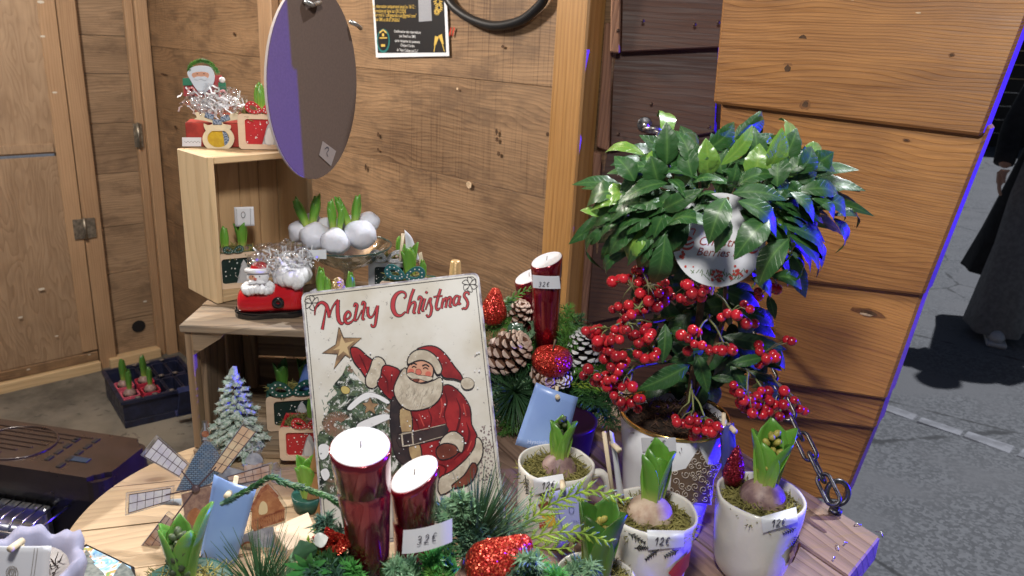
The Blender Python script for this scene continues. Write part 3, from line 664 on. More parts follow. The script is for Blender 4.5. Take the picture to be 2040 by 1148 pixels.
# ------------------------------------------------------------------ hanging round plaque
PC = on_y(630, 168, 0.98)
na = rad(76)
FQ = frame(PC, (math.cos(na), math.sin(na), 0), UP)
plq = thing('hanging_plaque', 'round brown hardboard plaque hanging edge-on above the pine box', 'plaque', FQ)
hh = (on_y(630, 355, 0.98).z - PC.z); RQ = -hh
el = ell(0, 0, RQ * 0.96, RQ, 64)
prism('board', el, -0.003, -0.0002, MDF_EDGE, plq)
prism('face', [(x * 0.996, y * 0.996) for x, y in el], -0.0001, 0.0006, MDF_SHADED, plq)
st = [loc2(x, y, FQ) for x, y in ((641, 281), (668, 301), (658, 331), (634, 309))]
STICKER_SHADED = pm('shaded sticker', (0.30, 0.25, 0.235), 0.6)  # white sticker painted darker, with the plaque's dim light in its colour
s_ = poly('price_sticker', st, 0.0012, STICKER_SHADED, plq)
strokes('sticker_writing', [(sp2([loc2(x, y, FQ) for x, y in ((645, 297), (650, 293), (653, 298), (649, 304), (651, 312))], 3, False), 0.0012)], 0.0016, INK, plq)
for px, py, dx in ((612, 10, 22), (703, 50, 14)):
    x, y = loc2(px, py, FQ)
    tube('wire_clip', [(x - 0.012, y + 0.004, 0.002), (x, y, 0.006), (x + dx * 0.0011, y - 0.004 if dx < 20 else y + 0.004, 0.004)], 0.0028, STEEL, plq, 8)
tube('hanging_wire', [(0.0, RQ - 0.005, 0.002), (0.01, RQ + 0.12, 0.0), (0.0, RQ + 0.75, 0.0)], 0.0012, STEEL, plq, 6)

# ------------------------------------------------------------------ poster on the back wall
pst = thing('poster', 'black printed notice with white border pinned to the back wall', 'poster', FB @ M.Translation((0, 0, 0.0075)))
def LB(px, py): return loc2(px, py, FB)
c4 = [LB(754, 115), LB(900, 112), LB(891, -95), LB(741, -90)]
prism('sheet', c4, 0.0, 0.0006, PAPER, pst)
poly('black_panel', [LB(758, 106), LB(894, 105), LB(886, -90), LB(745, -86)], 0.0010, BLACK, pst)
def ptext(body, px, py, hpx, mat, align='LEFT', wpx=None):
    x, y = LB(px, py); x2, y2 = LB(px, py - hpx); h = y2 - y
    xr, yr = LB(px + 100, py + 0.2); ang = 0.0
    t = text('print_line', body, h * 1.42, x, y, 0.0014, mat, pst, align, 0.0, 1.0, ang, 0.004 * h)
    if wpx:
        xs = [v_.co.x for v_ in t.data.vertices]; wid = max(xs) - min(xs); want = abs(LB(px + wpx, py)[0] - x)
        t.matrix_local = M.Translation((x, y, 0.0014)) @ M.Rotation(ang, 4, 'Z') @ M.Diagonal((want / wid, 1, 1, 1))
    return t
ptext("Sur réservation uniquement jusqu'au 16/12 :", 747, 16, 7, GOLDPRINT, wpx=86)
ptext("• formulaire en ligne sur QR CODE", 748, 25, 7, GOLDPRINT, wpx=66)
ptext('• par mail à "collegeandco.aix@gmail.com"', 749, 33, 7, GOLDPRINT, wpx=86)
ptext("• par SMS au 06.87.39.08.63", 751, 42, 7, GOLDPRINT, wpx=50)
for i, (s, wp) in enumerate((("Confirmation des réservations", 53), ("par Email ou SMS", 32), ("après réception du paiement", 50), ("Chèque à l'ordre", 28), ('de "Asso Collège and Co"', 42))):
    ptext(s, 817 - wp / 2, 65 + i * 9.2, 5.5, WHITEPRINT, wpx=wp)
poly('grey_panel', [LB(840, 44), LB(866, 42), LB(862, -40), LB(838, -38)], 0.0014, GREYPRINT, pst)
ov = [LB(769 + 13 * math.cos(a * 0.2618), 82 + 24 * math.sin(a * 0.2618)) for a in range(24)]
iv = [LB(769 + 10.5 * math.cos(a * 0.2618), 81 + 20 * math.sin(a * 0.2618)) for a in range(24)]
poly('crest', ov, 0.0014, TEALPRINT, pst); poly('crest_field', iv, 0.0018, BLACK, pst)
strokes('crest_lines', [([LB(762, 66), LB(769, 60), LB(776, 66)], 0.004), ([LB(767, 70), LB(771, 70)], 0.008), ([LB(762, 76), LB(777, 76)], 0.003), ([LB(765, 91), LB(773, 91)], 0.006)], 0.0022, GOLDPRINT, pst)
ls = []
for cx, cy, r in ((878, 4, 9), (876, 24, 6), (880, 16, 8)):
    for k in range(12):
        a = k * math.pi / 6; ls.append(([LB(cx + r * 0.35 * math.cos(a), cy + r * 0.4 * math.sin(a)), LB(cx + r * math.cos(a), cy + r * 1.2 * math.sin(a))], 0.0022))
for pts in (((870, 104), (872, 90)), ((891, 103), (886, 86))): ls.append(([LB(*p) for p in pts], 0.003))
strokes('fireworks', ls, 0.0014, GOLDPRINT, pst)['kind'] = 'stuff'
poly('champagne_glass', [LB(870, 92), LB(874, 90), LB(880, 74), LB(872, 72)], 0.0014, GOLDPRINT, pst); poly('champagne_glass', [LB(886, 88), LB(890, 88), LB(886, 68), LB(879, 72)], 0.0018, GOLDPRINT, pst)
# black cable looped on the wall
cb = [FB @ V((*LB(x, y), 0.02)) for x, y in ((885, -60), (905, 0), (935, 30), (975, 48), (1010, 52), (1050, 42), (1080, 20), (1098, -5), (1110, -60))]
cab = tube('black_cable', smooth_path(cb, 6), 0.0105, CABLE, None, 12); tag(cab, 'thick black rubber cable hanging in a loop on the back wall', 'cable')

# ------------------------------------------------------------------ chain and eye bolts
chn = thing('chain', 'dark steel chain running from the dark wall down to the shelf corner', 'chain', (0, 0, 0))
hk = thing('eye_bolt', 'steel eye bolt with snap hook screwed into the dark wall', 'eye bolt', FD)
ex, ey = loc2(1285, 246, FD)
lathe('washer', [(0.0, 0.0), (0.015, 0.0), (0.0155, 0.0012), (0.014, 0.002), (0.0, 0.0025)], CHAIN, hk, 20, c=(ex, ey, 0.022))
tube('shank', [(ex, ey, 0.02), (ex + 0.003, ey, 0.045)], 0.006, STEEL, hk, 10)
tube('eye', [(ex + 0.018 + 0.017 * math.cos(a), ey - 0.006 + 0.005 * math.sin(a), 0.062 + 0.016 * math.sin(a)) for a in [i * math.pi / 8 for i in range(16)]], 0.0042, STEEL, hk, 8, True)
tube('snap_hook', smooth_path([(ex + 0.03, ey - 0.008, 0.06), (ex + 0.040, ey - 0.030, 0.065), (ex + 0.050, ey - 0.048, 0.07), (ex + 0.042, ey - 0.050, 0.074), (ex + 0.028, ey - 0.022, 0.07)], 4, True), 0.0038, STEEL, hk, 8, True)
c0 = FD @ V((ex + 0.045, ey - 0.045, 0.07)); c1 = on_z(1662, 998, 0.02)
cpts = [(c0, 0)]
tot = (c1 - c0).length; nl = 22; ddir = (c1 - c0).normalized(); up2 = V((0, 0, 1)) - ddir * ddir.z; up2.normalize(); sd2 = ddir.cross(up2)
def link_mesh(L, W, r):
    pts = []
    for i in range(24):
        a = 2 * math.pi * i / 24; x = math.cos(a) * W / 2; y = math.sin(a) * W / 2
        y += (L / 2 - W / 2) * (1 if math.sin(a) > 1e-6 else (-1 if math.sin(a) < -1e-6 else 0))
        if abs(math.sin(a)) < 1e-6:
            pts += [V((x, -(L / 2 - W / 2) * (-1 if x < 0 else 1), 0)), V((x, (L / 2 - W / 2) * (-1 if x < 0 else 1), 0))]
        else: pts.append(V((x, y, 0)))
    return tube_vf(pts, r, 8, True)
LL = 0.044
vs, fs = link_mesh(LL, 0.0165, 0.0026)
me = bpy.data.meshes.new('link'); me.from_pydata([tuple(v_) for v_ in vs], [], fs); me.materials.append(CHAIN); me.polygons.foreach_set('use_smooth', [True] * len(me.polygons))
pitch = LL - 0.0075; nl = int(tot / pitch) + 1; pitch = tot / nl
for i in range(nl):
    p = c0 + ddir * (pitch * (i + 0.5)); sag = -0.012 * math.sin(math.pi * (i + 0.5) / nl); p = p + V((0, 0, sag))
    o = link('link', me, chn); ang = rad(45 if i % 2 else -45) + random.uniform(-0.25, 0.25)
    xa = up2 * math.cos(ang) + sd2 * math.sin(ang)
    o.matrix_local = frame(p, xa, ddir)
eb = thing('ring_bolt', 'dark ring bolt fixed in the far corner of the shelf', 'ring bolt', tuple(on_z(1664, 1020, ST)))
tube('ring', [(-0.002 + 0.014 * math.cos(a), 0.004 * math.sin(a), 0.028 + 0.015 * math.sin(a)) for a in [i * math.pi / 10 for i in range(20)]], 0.0034, CHAIN, eb, 8, True)
tube('shank', [(0, 0, -0.004), (0, 0, 0.014)], 0.0042, CHAIN, eb, 8)
lathe('nut', [(0, 0.0), (0.009, 0.0), (0.009, 0.004), (0.0, 0.0045)], CHAIN, eb, 6)

# ------------------------------------------------------------------ gas heater on the floor
HBR = pm('brown enamel', (0.030, 0.018, 0.014), 0.34, coat=0.3, var=0.15, vscale=12, rvar=0.08); HBK = pm('black enamel', (0.010, 0.009, 0.009), 0.35)
CHROME = pm('heater guard wire', (0.62, 0.62, 0.64), 0.22, 1.0); REFL = pm('heater reflector', (0.40, 0.40, 0.42), 0.3, 0.9)
ZH = -0.40
hp = [on_z(x, y, ZH) for x, y in ((60, 843), (302, 878), (198, 956))]
hx_ = (hp[1] - hp[0]); hx_.z = 0; hw_ = hx_.length; hx_.normalize(); hyv = V((hx_.y, -hx_.x, 0))
hd_ = abs((hp[2] - hp[1]).dot(hyv))
FH = frame(V((hp[0].x, hp[0].y, GZ)), hx_, -hyv)       # local x right, y back (toward the wall), z up
htr = thing('gas_heater', 'brown and black gas heater with a wire guard on the floor', 'heater', FH)
HH = ZH - GZ
x0h = -0.30
slab('body', x0h, hw_ - 0.004, -hd_ + 0.01, -0.004, 0.06, HH - 0.05, HBK, htr, 0.01)
tp = prism('top', rrect(x0h - 0.004, -hd_ - 0.0, hw_, 0.0, 0.035, 5), HH - 0.06, HH, HBR, htr, 0.012)
for i in range(5):
    for off in (0.0, 0.045):
        if off and i > 3: continue
        u = 0.14 + i * 0.16 + (0.05 if off else 0)
        p0_ = on_z(118 + i * 0 + u * 0, 0, ZH) if False else None
        fx = hw_ - 0.100 - off; fy = -hd_ * (0.95 - 0.16 * i) + (0.02 if off else 0)
        box('vent_slot', (0.012, hd_ * 0.11, 0.004), (fx - 0.02, fy + 0.02, HH + 0.0005), BLACK, htr, 0.001)
for i in range(7):
    y = -hd_ * (0.15 + 0.1 * i)
    box('top_rib', (0.34 - 0.01 * i, 0.006, 0.004), (0.02 - 0.02 * i, y, HH + 0.0005), HBR, htr, 0.0015)
tube('top_ring', [(0.04 + 0.09 * math.cos(a), -hd_ * 0.5 + 0.075 * math.sin(a), HH + 0.001) for a in [i * math.pi / 16 for i in range(32)]], 0.003, HBR, htr, 6, True)
box('brand_plate', (0.05, 0.018, 0.002), (hw_ - 0.10, -hd_ + 0.06, HH + 0.001), pm('dim blue plate', (0.02, 0.04, 0.07), 0.4), htr, 0.0005)
# wire guard in front
gx0, gx1 = x0h, hw_ - 0.12; gy = -hd_ - 0.085; gz1, gz0 = HH - 0.085, 0.12
slab('reflector', x0h + 0.01, gx1 - 0.02, -hd_ - 0.012, -hd_ + 0.008, 0.10, HH - 0.09, REFL, htr, 0.004)
n = 17
for i in range(n + 1):
    x = gx1 - i * 0.026
    tube('guard_wire', [(x, -hd_ + 0.006, gz1 + 0.004), (x, gy + 0.02, gz1), (x, gy, gz1 - 0.018), (x, gy, gz0), (x, -hd_, gz0 - 0.01)], 0.0018, CHROME, htr, 6)
for z in (gz1, gz1 - 0.10, gz1 - 0.25):
    tube('guard_rail', [(gx0, gy - 0.002, z - (0.018 if z == gz1 else 0)), (gx1 + 0.004, gy - 0.002, z - (0.018 if z == gz1 else 0)), (gx1 + 0.03, -hd_ + 0.006, z + 0.004)], 0.0032, CHROME, htr, 8)
tube('burner_tube', [(x0h + 0.02, -hd_ - 0.05, HH - 0.12), (gx1 - 0.02, -hd_ - 0.05, HH - 0.12)], 0.02, REFL, htr, 12)
for sx in (x0h + 0.05, hw_ - 0.05):
    for sy in (-hd_ + 0.05, -0.05): blob('castor', 0.03, (sx, sy, 0.03), HBK, htr, (0.6, 1, 1), 2)

# ------------------------------------------------------------------ plant trays on the floor
TRAY = pm('navy plastic tray', (0.018, 0.022, 0.055), 0.42, col2=(0.010, 0.012, 0.028), vscale=25, rvar=0.1); TRAYB = pm('blue plastic crate', (0.014, 0.024, 0.095), 0.45, var=0.3, vscale=30)
PINKP = pm('pink pot plastic', (0.55, 0.10, 0.16), 0.4); REDP = pm('red pot plastic', (0.42, 0.03, 0.06), 0.4)
ta, tb_, tc = on_z(183, 742, -0.83), on_z(244, 800, -0.83), on_z(405, 765, -0.83)
tx = (tc - tb_); tlen = tx.length; tx.normalize(); ty = (ta - tb_); tdep = ty.length
FT = frame(V((tb_.x, tb_.y, GZ + 0.004)), tx, ty)
tray = thing('plant_tray', 'navy plastic tray of pots, most of them empty, by the hut wall', 'tray', FT)
th_ = 0.115
ring_prism('rim', [(-0.008, -0.008), (tlen, -0.008), (tlen, tdep), (-0.008, tdep)], [(0.006, 0.006), (tlen - 0.014, 0.006), (tlen - 0.014, tdep - 0.014), (0.006, tdep - 0.014)], th_ - 0.012, th_, TRAY, tray)
for nm, x0, x1, y0, y1 in (('wall', 0, tlen - 0.008, 0, 0.006), ('wall', 0, tlen - 0.008, tdep - 0.014, tdep - 0.008), ('wall', 0, 0.006, 0.0065, tdep - 0.0145), ('wall', tlen - 0.014, tlen - 0.008, 0.0065, tdep - 0.0145)):
    slab('tray_wall', x0, x1, y0, y1, 0.03, th_ - 0.0125, TRAY, tray)
slab('tray_base', 0.0, tlen - 0.01, 0.0, tdep - 0.01, 0.0, 0.028, TRAY, tray)
nx = 5; cw = (tlen - 0.02) / nx; ch = (tdep - 0.02) / 2
for i in range(nx):
    for j in range(2):
        cx, cy = 0.006 + cw * (i + 0.5), 0.006 + ch * (j + 0.5)
        if i >= 1:
            o = rrect(cx - cw * 0.47, cy - ch * 0.47, cx + cw * 0.47, cy + ch * 0.47, 0.012, 2); q = [(cx + (x - cx) * 0.84, cy + (y - cy) * 0.84) for x, y in o]
            ring_prism('cell', o, q, 0.04, th_ - 0.006 - 0.002 * ((i + j) % 2), TRAY, tray)
for i in range(1, nx):
    for j in range(3):
        blob('soil_crumb', 0.012, (0.006 + cw * i + random.uniform(-0.01, 0.01), 0.01 + ch * j, th_), pm('crumb', (0.14, 0.12, 0.11), 0.9) if (i, j) == (1, 0) else bpy.data.materials['crumb'], tray, (1, 0.8, 0.4), 1)
FT2 = FT @ M.Translation((0.17, -0.075, 0.05)) @ M.Rotation(rad(-62), 4, 'X')
tr2 = thing('plastic_crate', 'dark blue plastic crate tipped on its side below the plant tray', 'crate', FT2)
tl2 = tlen - 0.17
slab('panel', 0.0, tl2, -0.13, 0.0, -0.008, 0.0, TRAYB, tr2, 0.002)
for i in range(8): slab('rib', i * tl2 / 8 + 0.008, i * tl2 / 8 + 0.016, -0.128, -0.002, 0.0005, 0.010, TRAYB, tr2)
slab('lip', -0.004, tl2 + 0.004, -0.004, 0.008, -0.01, 0.016, TRAYB, tr2); slab('lip', -0.004, tl2 + 0.004, -0.142, -0.131, -0.01, 0.016, TRAYB, tr2)
slab('label', tl2 * 0.52, tl2 * 0.58, -0.085, -0.055, 0.0105, 0.0112, PAPER, tr2)
# ------------------------------------------------------------------ plant builders
from mathutils import noise as NZ
def hy_leaf_mesh(h, w, lean, curl, base_r, cup=0.55, rows=9, cols=5, thick=0.12, twist=0.0):
    vs = []; fs = []; tv = []
    nc = cols * 2
    for i in range(rows):
        s = i / (rows - 1)
        r = base_r + lean * h * s ** 1.4 - curl * h * s ** 3; z = h * s
        wd = w * min(1.0, 0.66 + 0.6 * s) * max(0.02, (1 - s ** 4.6)) ** 0.58
        for side_ in (0, 1):
            for j in range(cols):
                u = -1 + 2 * j / (cols - 1); u = u if side_ == 0 else -u
                th = w * thick * (1 - u * u) * (1 - 0.6 * s) + w * 0.015
                rr = r - cup * u * u * wd * 0.5 + (th if side_ == 0 else 0)
                y = u * wd / 2; a = twist * s
                vs.append((rr * math.cos(a) - y * math.sin(a), rr * math.sin(a) + y * math.cos(a), z)); tv.append(s)
    for i in range(rows - 1):
        for j in range(nc):
            j2 = (j + 1) % nc; fs.append((i * nc + j, i * nc + j2, (i + 1) * nc + j2, (i + 1) * nc + j))
    fs.append(tuple((rows - 1) * nc + j for j in range(nc)))
    return vs, fs, tv
def hyacinth(par, base, h, leaves, mat, rz=0.0, wide=0.36):
    """leaves: (azimuth deg, height factor, lean, curl, width factor)"""
    for az, hf, ln, cu, wf in leaves:
        vs, fs, tv = hy_leaf_mesh(h * hf, h * wide * wf, ln, cu, h * 0.075, twist=random.uniform(-0.15, 0.15))
        o = mesh('leaf', vs, fs, mat, par, True, tv)
        o.matrix_local = M.Translation(V(base)) @ M.Rotation(rad(az) + rz, 4, 'Z')
def bud(par, base, h, r, mat, n=22):
    vs = []; fs = []
    for i in range(n):
        t = (i + 0.5) / n; a = i * 2.4; rr = r * math.sin(math.pi * (0.18 + 0.72 * t)) * 0.72; z = h * t
        c = V((rr * math.cos(a), rr * math.sin(a), z)); d = V((math.cos(a) * 0.7, math.sin(a) * 0.7, 0.75)).normalized()
        L = r * 0.78; q = d.to_track_quat('Z', 'Y'); off = len(vs); prof = [(0.16, -0.5), (0.36, -0.2), (0.38, 0.15), (0.22, 0.42), (0.03, 0.52)]
        for rr2, zz in prof:
            for s in range(6):
                an = s * math.pi / 3; vs.append(c + q @ V((rr2 * L * math.cos(an), rr2 * L * math.sin(an), zz * L)))
        for k in range(4):
            for s in range(6): fs.append((off + k * 6 + s, off + k * 6 + (s + 1) % 6, off + (k + 1) * 6 + (s + 1) % 6, off + (k + 1) * 6 + s))
    o = mesh('flower_bud', vs, fs, mat, par, True); o.matrix_local = M.Translation(V(base)); return o
SHOOT = [(20, 0.95, 0.10, 0.10, 1.0), (140, 1.0, 0.10, 0.12, 1.05), (255, 0.9, 0.12, 0.1, 1.0), (320, 0.75, 0.16, 0.08, 0.8)]
SPREAD = [(-95, 0.92, 0.20, 0.02, 1.15), (35, 1.0, 0.20, 0.04, 1.1), (150, 0.95, 0.22, 0.04, 1.1), (95, 0.85, 0.14, 0.05, 1.0), (215, 0.80, 0.24, 0.02, 0.9)]
def moss_stuff(par, c, R, n, mat, z=0.0, hole=0.0, L=0.016, rr=0.0006, dome=0.25, name='moss'):
    vs = []; fs = []
    for _ in range(n):
        a = random.uniform(0, 2 * math.pi); r = R * math.sqrt(random.uniform((hole / R) ** 2, 1.0))
        p = V((r * math.cos(a), r * math.sin(a), z + dome * R * (1 - (r / R) ** 2) + random.uniform(-0.001, 0.003)))
        d = V((random.uniform(-1, 1), random.uniform(-1, 1), random.uniform(-0.2, 0.5))).normalized(); pts = [p]
        for k in range(3):
            d = (d + V((random.uniform(-1, 1), random.uniform(-1, 1), random.uniform(-0.5, 0.4))) * 0.6).normalized(); pts.append(pts[-1] + d * L / 3)
        v_, f_ = tube_vf(pts, [rr, rr * 1.1, rr, rr * 0.4], 3, False, len(vs)); vs += v_; fs += f_[:-2]
    v0 = len(vs); m_ = 16
    vs.append(V((0, 0, z + dome * R * 0.9)))
    for k, q in ((1, 0.6), (2, 0.99)):
        for s in range(m_): vs.append(V((R * q * math.cos(s * 2 * math.pi / m_), R * q * math.sin(s * 2 * math.pi / m_), z + dome * R * (1 - q * q) - 0.001 * k)))
    for s in range(m_):
        fs.append((v0, v0 + 1 + s, v0 + 1 + (s + 1) % m_)); fs.append((v0 + 1 + s, v0 + 1 + m_ + s, v0 + 1 + m_ + (s + 1) % m_, v0 + 1 + (s + 1) % m_))
    o = mesh(name, vs, fs, mat, par); o.matrix_local = M.Translation(V(c)); o['kind'] = 'stuff'; return o
def bulb_at(par, c, r, mat, h=0.95):
    return lathe('bulb', [(0.0, -0.55 * r), (0.55 * r, -0.5 * r), (0.92 * r, -0.15 * r), (1.0 * r, 0.15 * r), (0.86 * r, 0.5 * r), (0.55 * r, 0.8 * r), (0.33 * r, h * r), (0.27 * r, 1.12 * h * r), (0.0, 1.13 * h * r)], mat, par, 20,
                 fn=lambda p, k, a: V((p.x * (1 + 0.09 * NZ.noise(p * 45) + 0.02 * math.sin(a * 11)), p.y * (1 + 0.09 * NZ.noise(p * 45) + 0.02 * math.sin(a * 11)), p.z)), c=c)
# --- greenery -------------------------------------------------------
def needles_vf(vs, fs, p, d, L, r):
    u = d.orthogonal().normalized() * r; w_ = d.cross(u).normalized() * r; o = len(vs)
    vs += [p + u, p - u * 0.5 + w_ * 0.87, p - u * 0.5 - w_ * 0.87, p + d * L * 0.55 + u * 0.9, p + d * L * 0.55 - u * 0.45 + w_ * 0.8, p + d * L * 0.55 - u * 0.45 - w_ * 0.8, p + d * L]
    for i in range(3):
        j = (i + 1) % 3; fs += [(o + i, o + j, o + 3 + j, o + 3 + i), (o + 3 + i, o + 3 + j, o + 6)]
def fir(par, pts, mat, L=0.016, dens=900, r=0.0006, flat=0.5, fwd=0.5, nrm=V((0, -0.6, 0.8)), side=0, name='fir_sprig', stem=0.0012):
    """needled sprig along world points; with side > 0 it carries side twigs"""
    path = smooth_path(pts, 5); vs, fs = tube_vf(path, [stem * (1 - 0.6 * i / len(path)) for i in range(len(path))], 4)
    twigs = [path]
    tot = sum((path[i + 1] - path[i]).length for i in range(len(path) - 1))
    if side:
        for i in range(2, len(path) - 2, max(1, (len(path) - 4) // side)):
            t = (path[i + 1] - path[i]).normalized(); b = t.cross(nrm).normalized() * (1 if (i // 2) % 2 else -1)
            ln = tot * 0.36 * (1 - i / len(path) * 0.6); q = [path[i] + (t * 0.8 + b * 0.75 + nrm * random.uniform(-0.1, 0.1)).normalized() * ln * k / 4 for k in range(5)]
            v_, f_ = tube_vf(q, stem * 0.6, 3, False, len(vs)); vs += v_; fs += f_; twigs.append(q)
    for tw in twigs:
        for i in range(len(tw) - 1):
            a, b = tw[i], tw[i + 1]; t = (b - a).normalized(); ln = (b - a).length
            bx = t.cross(nrm); bx = bx.normalized() if bx.length > 1e-3 else t.orthogonal().normalized(); up_ = bx.cross(t)
            for k in range(max(1, int(ln * dens))):
                an = random.uniform(0, 2 * math.pi); dirv = bx * math.cos(an) + up_ * math.sin(an) * (1 - flat)
                dirv = (dirv.normalized() + t * fwd * random.uniform(0.6, 1.4)).normalized()
                needles_vf(vs, fs, a + t * ln * random.random(), dirv, L * random.uniform(0.7, 1.1), r)
    for k in range(8): needles_vf(vs, fs, path[-1], ((path[-1] - path[-3]).normalized() + V((random.uniform(-1, 1), random.uniform(-1, 1), random.uniform(-1, 1))) * 0.5).normalized(), L * 0.8, r)
    o = mesh(name, vs, fs, mat, par); o['kind'] = 'stuff'; o.matrix_local = par.matrix_world.inverted() if par else M.Identity(4)
    return o
def pine_tuft(par, c, d, n, L, mat, spread=1.0, r=0.0007, name='pine_tuft'):
    vs = []; fs = []; d = V(d).normalized()
    for _ in range(n):
        q = V((random.gauss(0, 1), random.gauss(0, 1), random.gauss(0, 1))).normalized(); dv = (d + q * spread * random.uniform(0.3, 1.0)).normalized()
        ln = L * random.uniform(0.7, 1.05); p0 = V(c) + q * 0.002; bend = q * 0.10 * ln + V((0, 0, -0.06 * ln))
        v_, f_ = tube_vf([p0, p0 + dv * ln * 0.5 + bend * 0.25, p0 + dv * ln + bend], [r, r * 0.9, r * 0.25], 3, False, len(vs)); vs += v_; fs += f_
    o = mesh(name, vs, fs, mat, par); o['kind'] = 'stuff'; o.matrix_local = par.matrix_world.inverted(); return o
def cypress(par, pts, mat, W=0.02, nrm=V((0, -0.75, 0.65)), r=0.0011, name='cypress_sprig', step=0.0045, sub=True):
    path = smooth_path(pts, 6); vs, fs = tube_vf(path, [r * 1.1 * (1 - 0.6 * i / len(path)) for i in range(len(path))], 5)
    d = 0; tot = sum((path[i + 1] - path[i]).length for i in range(len(path) - 1)); acc = 0; sd_ = 1
    for i in range(len(path) - 1):
        seg = path[i + 1] - path[i]; t = seg.normalized(); x = 0
        while d < x + seg.length:
            p = path[i] + t * max(0, d - x) if d - x < seg.length else path[i + 1]
            f = (acc + d) / tot; b = t.cross(nrm).normalized() * sd_; sd_ = -sd_
            ln = W * (1.0 - 0.75 * f) * random.uniform(0.75, 1.1) * min(1, 0.45 + 3 * f)
            dv = (t * 0.9 + b * 0.75 + nrm * random.uniform(-0.15, 0.15)).normalized()
            q = [p, p + dv * ln * 0.5 + t * ln * 0.04, p + dv * ln + t * ln * 0.2]
            v_, f_ = tube_vf(q, [r, r, r * 0.35], 4, False, len(vs)); vs += v_; fs += f_
            if sub and ln > 0.006:
                for k in (0.3, 0.5, 0.7):
                    for s2 in (1, -1):
                        e = (dv + dv.cross(nrm).normalized() * 0.75 * s2).normalized(); a = p + dv * ln * k
                        v_, f_ = tube_vf([a, a + e * ln * 0.32 * (1.2 - k)], [r * 0.85, r * 0.3], 4, False, len(vs)); vs += v_; fs += f_
            d += step
        d -= seg.length; acc += seg.length
    o = mesh(name, vs, fs, mat, par, True); o['kind'] = 'stuff'; o.matrix_local = par.matrix_world.inverted(); return o
def cone(par, c, axis, h, r, m1, m2, n=64, open_=0.55, name='pine_cone'):
    vs = []; fs = []; mi = []; ax = V(axis).normalized(); q = ax.to_track_quat('Z', 'Y')
    for i in range(n):
        t = i / (n - 1); a = i * 2.39996; prof = r * (math.sin(math.pi * (0.12 + 0.80 * t)) ** 0.8); z = h * (t - 0.5)
        el_ = rad(-15 + 85 * t) if open_ > 0.4 else rad(15 + 60 * t)
        d = V((math.cos(a) * math.cos(el_), math.sin(a) * math.cos(el_), math.sin(el_))); sdv = V((-math.sin(a), math.cos(a), 0)); nn = d.cross(sdv)
        p0 = V((0, 0, z)); L = prof; w_ = r * 0.30 * (1.15 - 0.5 * t); th = r * 0.05; o = len(vs)
        for k, (u, ww, lift) in enumerate(((0.25, 0.35, 0), (0.72, 0.95, 0.0), (0.95, 0.85, 0.05), (1.05, 0.25, 0.13))):
            for sgn in (-1, 1):
                b_ = p0 + d * (L * u) + sdv * (w_ * ww * sgn) - nn * (r * lift)
                vs += [b_ + nn * th, b_ - nn * th]
        for k in range(3):
            A = o + 4 * k; B = A + 4
            for f_ in ((A, A + 2, B + 2, B), (A + 1, B + 1, B + 3, A + 3), (A, B, B + 1, A + 1), (A + 2, A + 3, B + 3, B + 2)): fs.append(f_); mi.append(1 if k == 2 or (k == 1 and False) else 0)
        fs.append((o + 12, o + 14, o + 15, o + 13)); mi.append(1)
    vs2, fs2 = tube_vf([V((0, 0, -h / 2)), V((0, 0, h * 0.1)), V((0, 0, h * 0.47))], [r * 0.45, r * 0.4, r * 0.1], 8, False, len(vs)); vs += vs2; fs += fs2; mi += [0] * len(fs2)
    me = bpy.data.meshes.new(name); me.from_pydata([tuple(V(c) + q @ V(v_)) for v_ in vs], [], fs); me.materials.append(m1); me.materials.append(m2); me.polygons.foreach_set('material_index', mi); me.update()
    o = link(name, me, par); o.matrix_local = par.matrix_world.inverted(); return o
def broad_leaf_vf(L, W, arch, fold, scallop=0.0, rows=13):
    vs = []; fs = []; tv = []; us = (-1, -0.55, 0, 0.55, 1)
    for i in range(rows):
        s = i / (rows - 1); wd = W / 2 * (math.sin(math.pi * min(1, s ** 0.86)) ** 0.92 if 0 < s < 1 else 0.02)
        wd *= 1 + scallop * (1 if i % 2 else -1)
        zc = arch * L * math.sin(math.pi * s) * 0.5 - arch * L * 0.55 * s * s
        for u in us: vs.append((L * s, u * wd, zc + abs(u) * wd * fold - (abs(u) ** 3) * wd * fold * 0.7 + (0.06 * wd * math.sin(i * 1.9 + 2.0 * u) if abs(u) > 0.5 else 0))); tv.append(0.1 + 0.9 * abs(u))
    for i in range(rows - 1):
        for j in range(4): fs.append((i * 5 + j, (i + 1) * 5 + j, (i + 1) * 5 + j + 1, i * 5 + j + 1))
    return vs, fs, tv
def place_leaf(par, B, T, W, mat, nrm, arch=0.25, fold=0.35, name='leaf', scallop=0.03):
    B, T = V(B), V(T); x = T - B; L = x.length
    vs, fs, tv = broad_leaf_vf(L, W, arch, fold, scallop)
    o = mesh(name, vs, fs, mat, par, True, tv)
    z = V(nrm) - x.normalized() * V(nrm).dot(x.normalized()); z = z.normalized() if z.length > 1e-3 else x.orthogonal().normalized()
    xn = x.normalized(); y = z.cross(xn)
    F = M(((xn.x, y.x, z.x, B.x), (xn.y, y.y, z.y, B.y), (xn.z, y.z, z.z, B.z), (0, 0, 0, 1)))
    o.matrix_local = (par.matrix_world.inverted() if par else M.Identity(4)) @ F
    return o

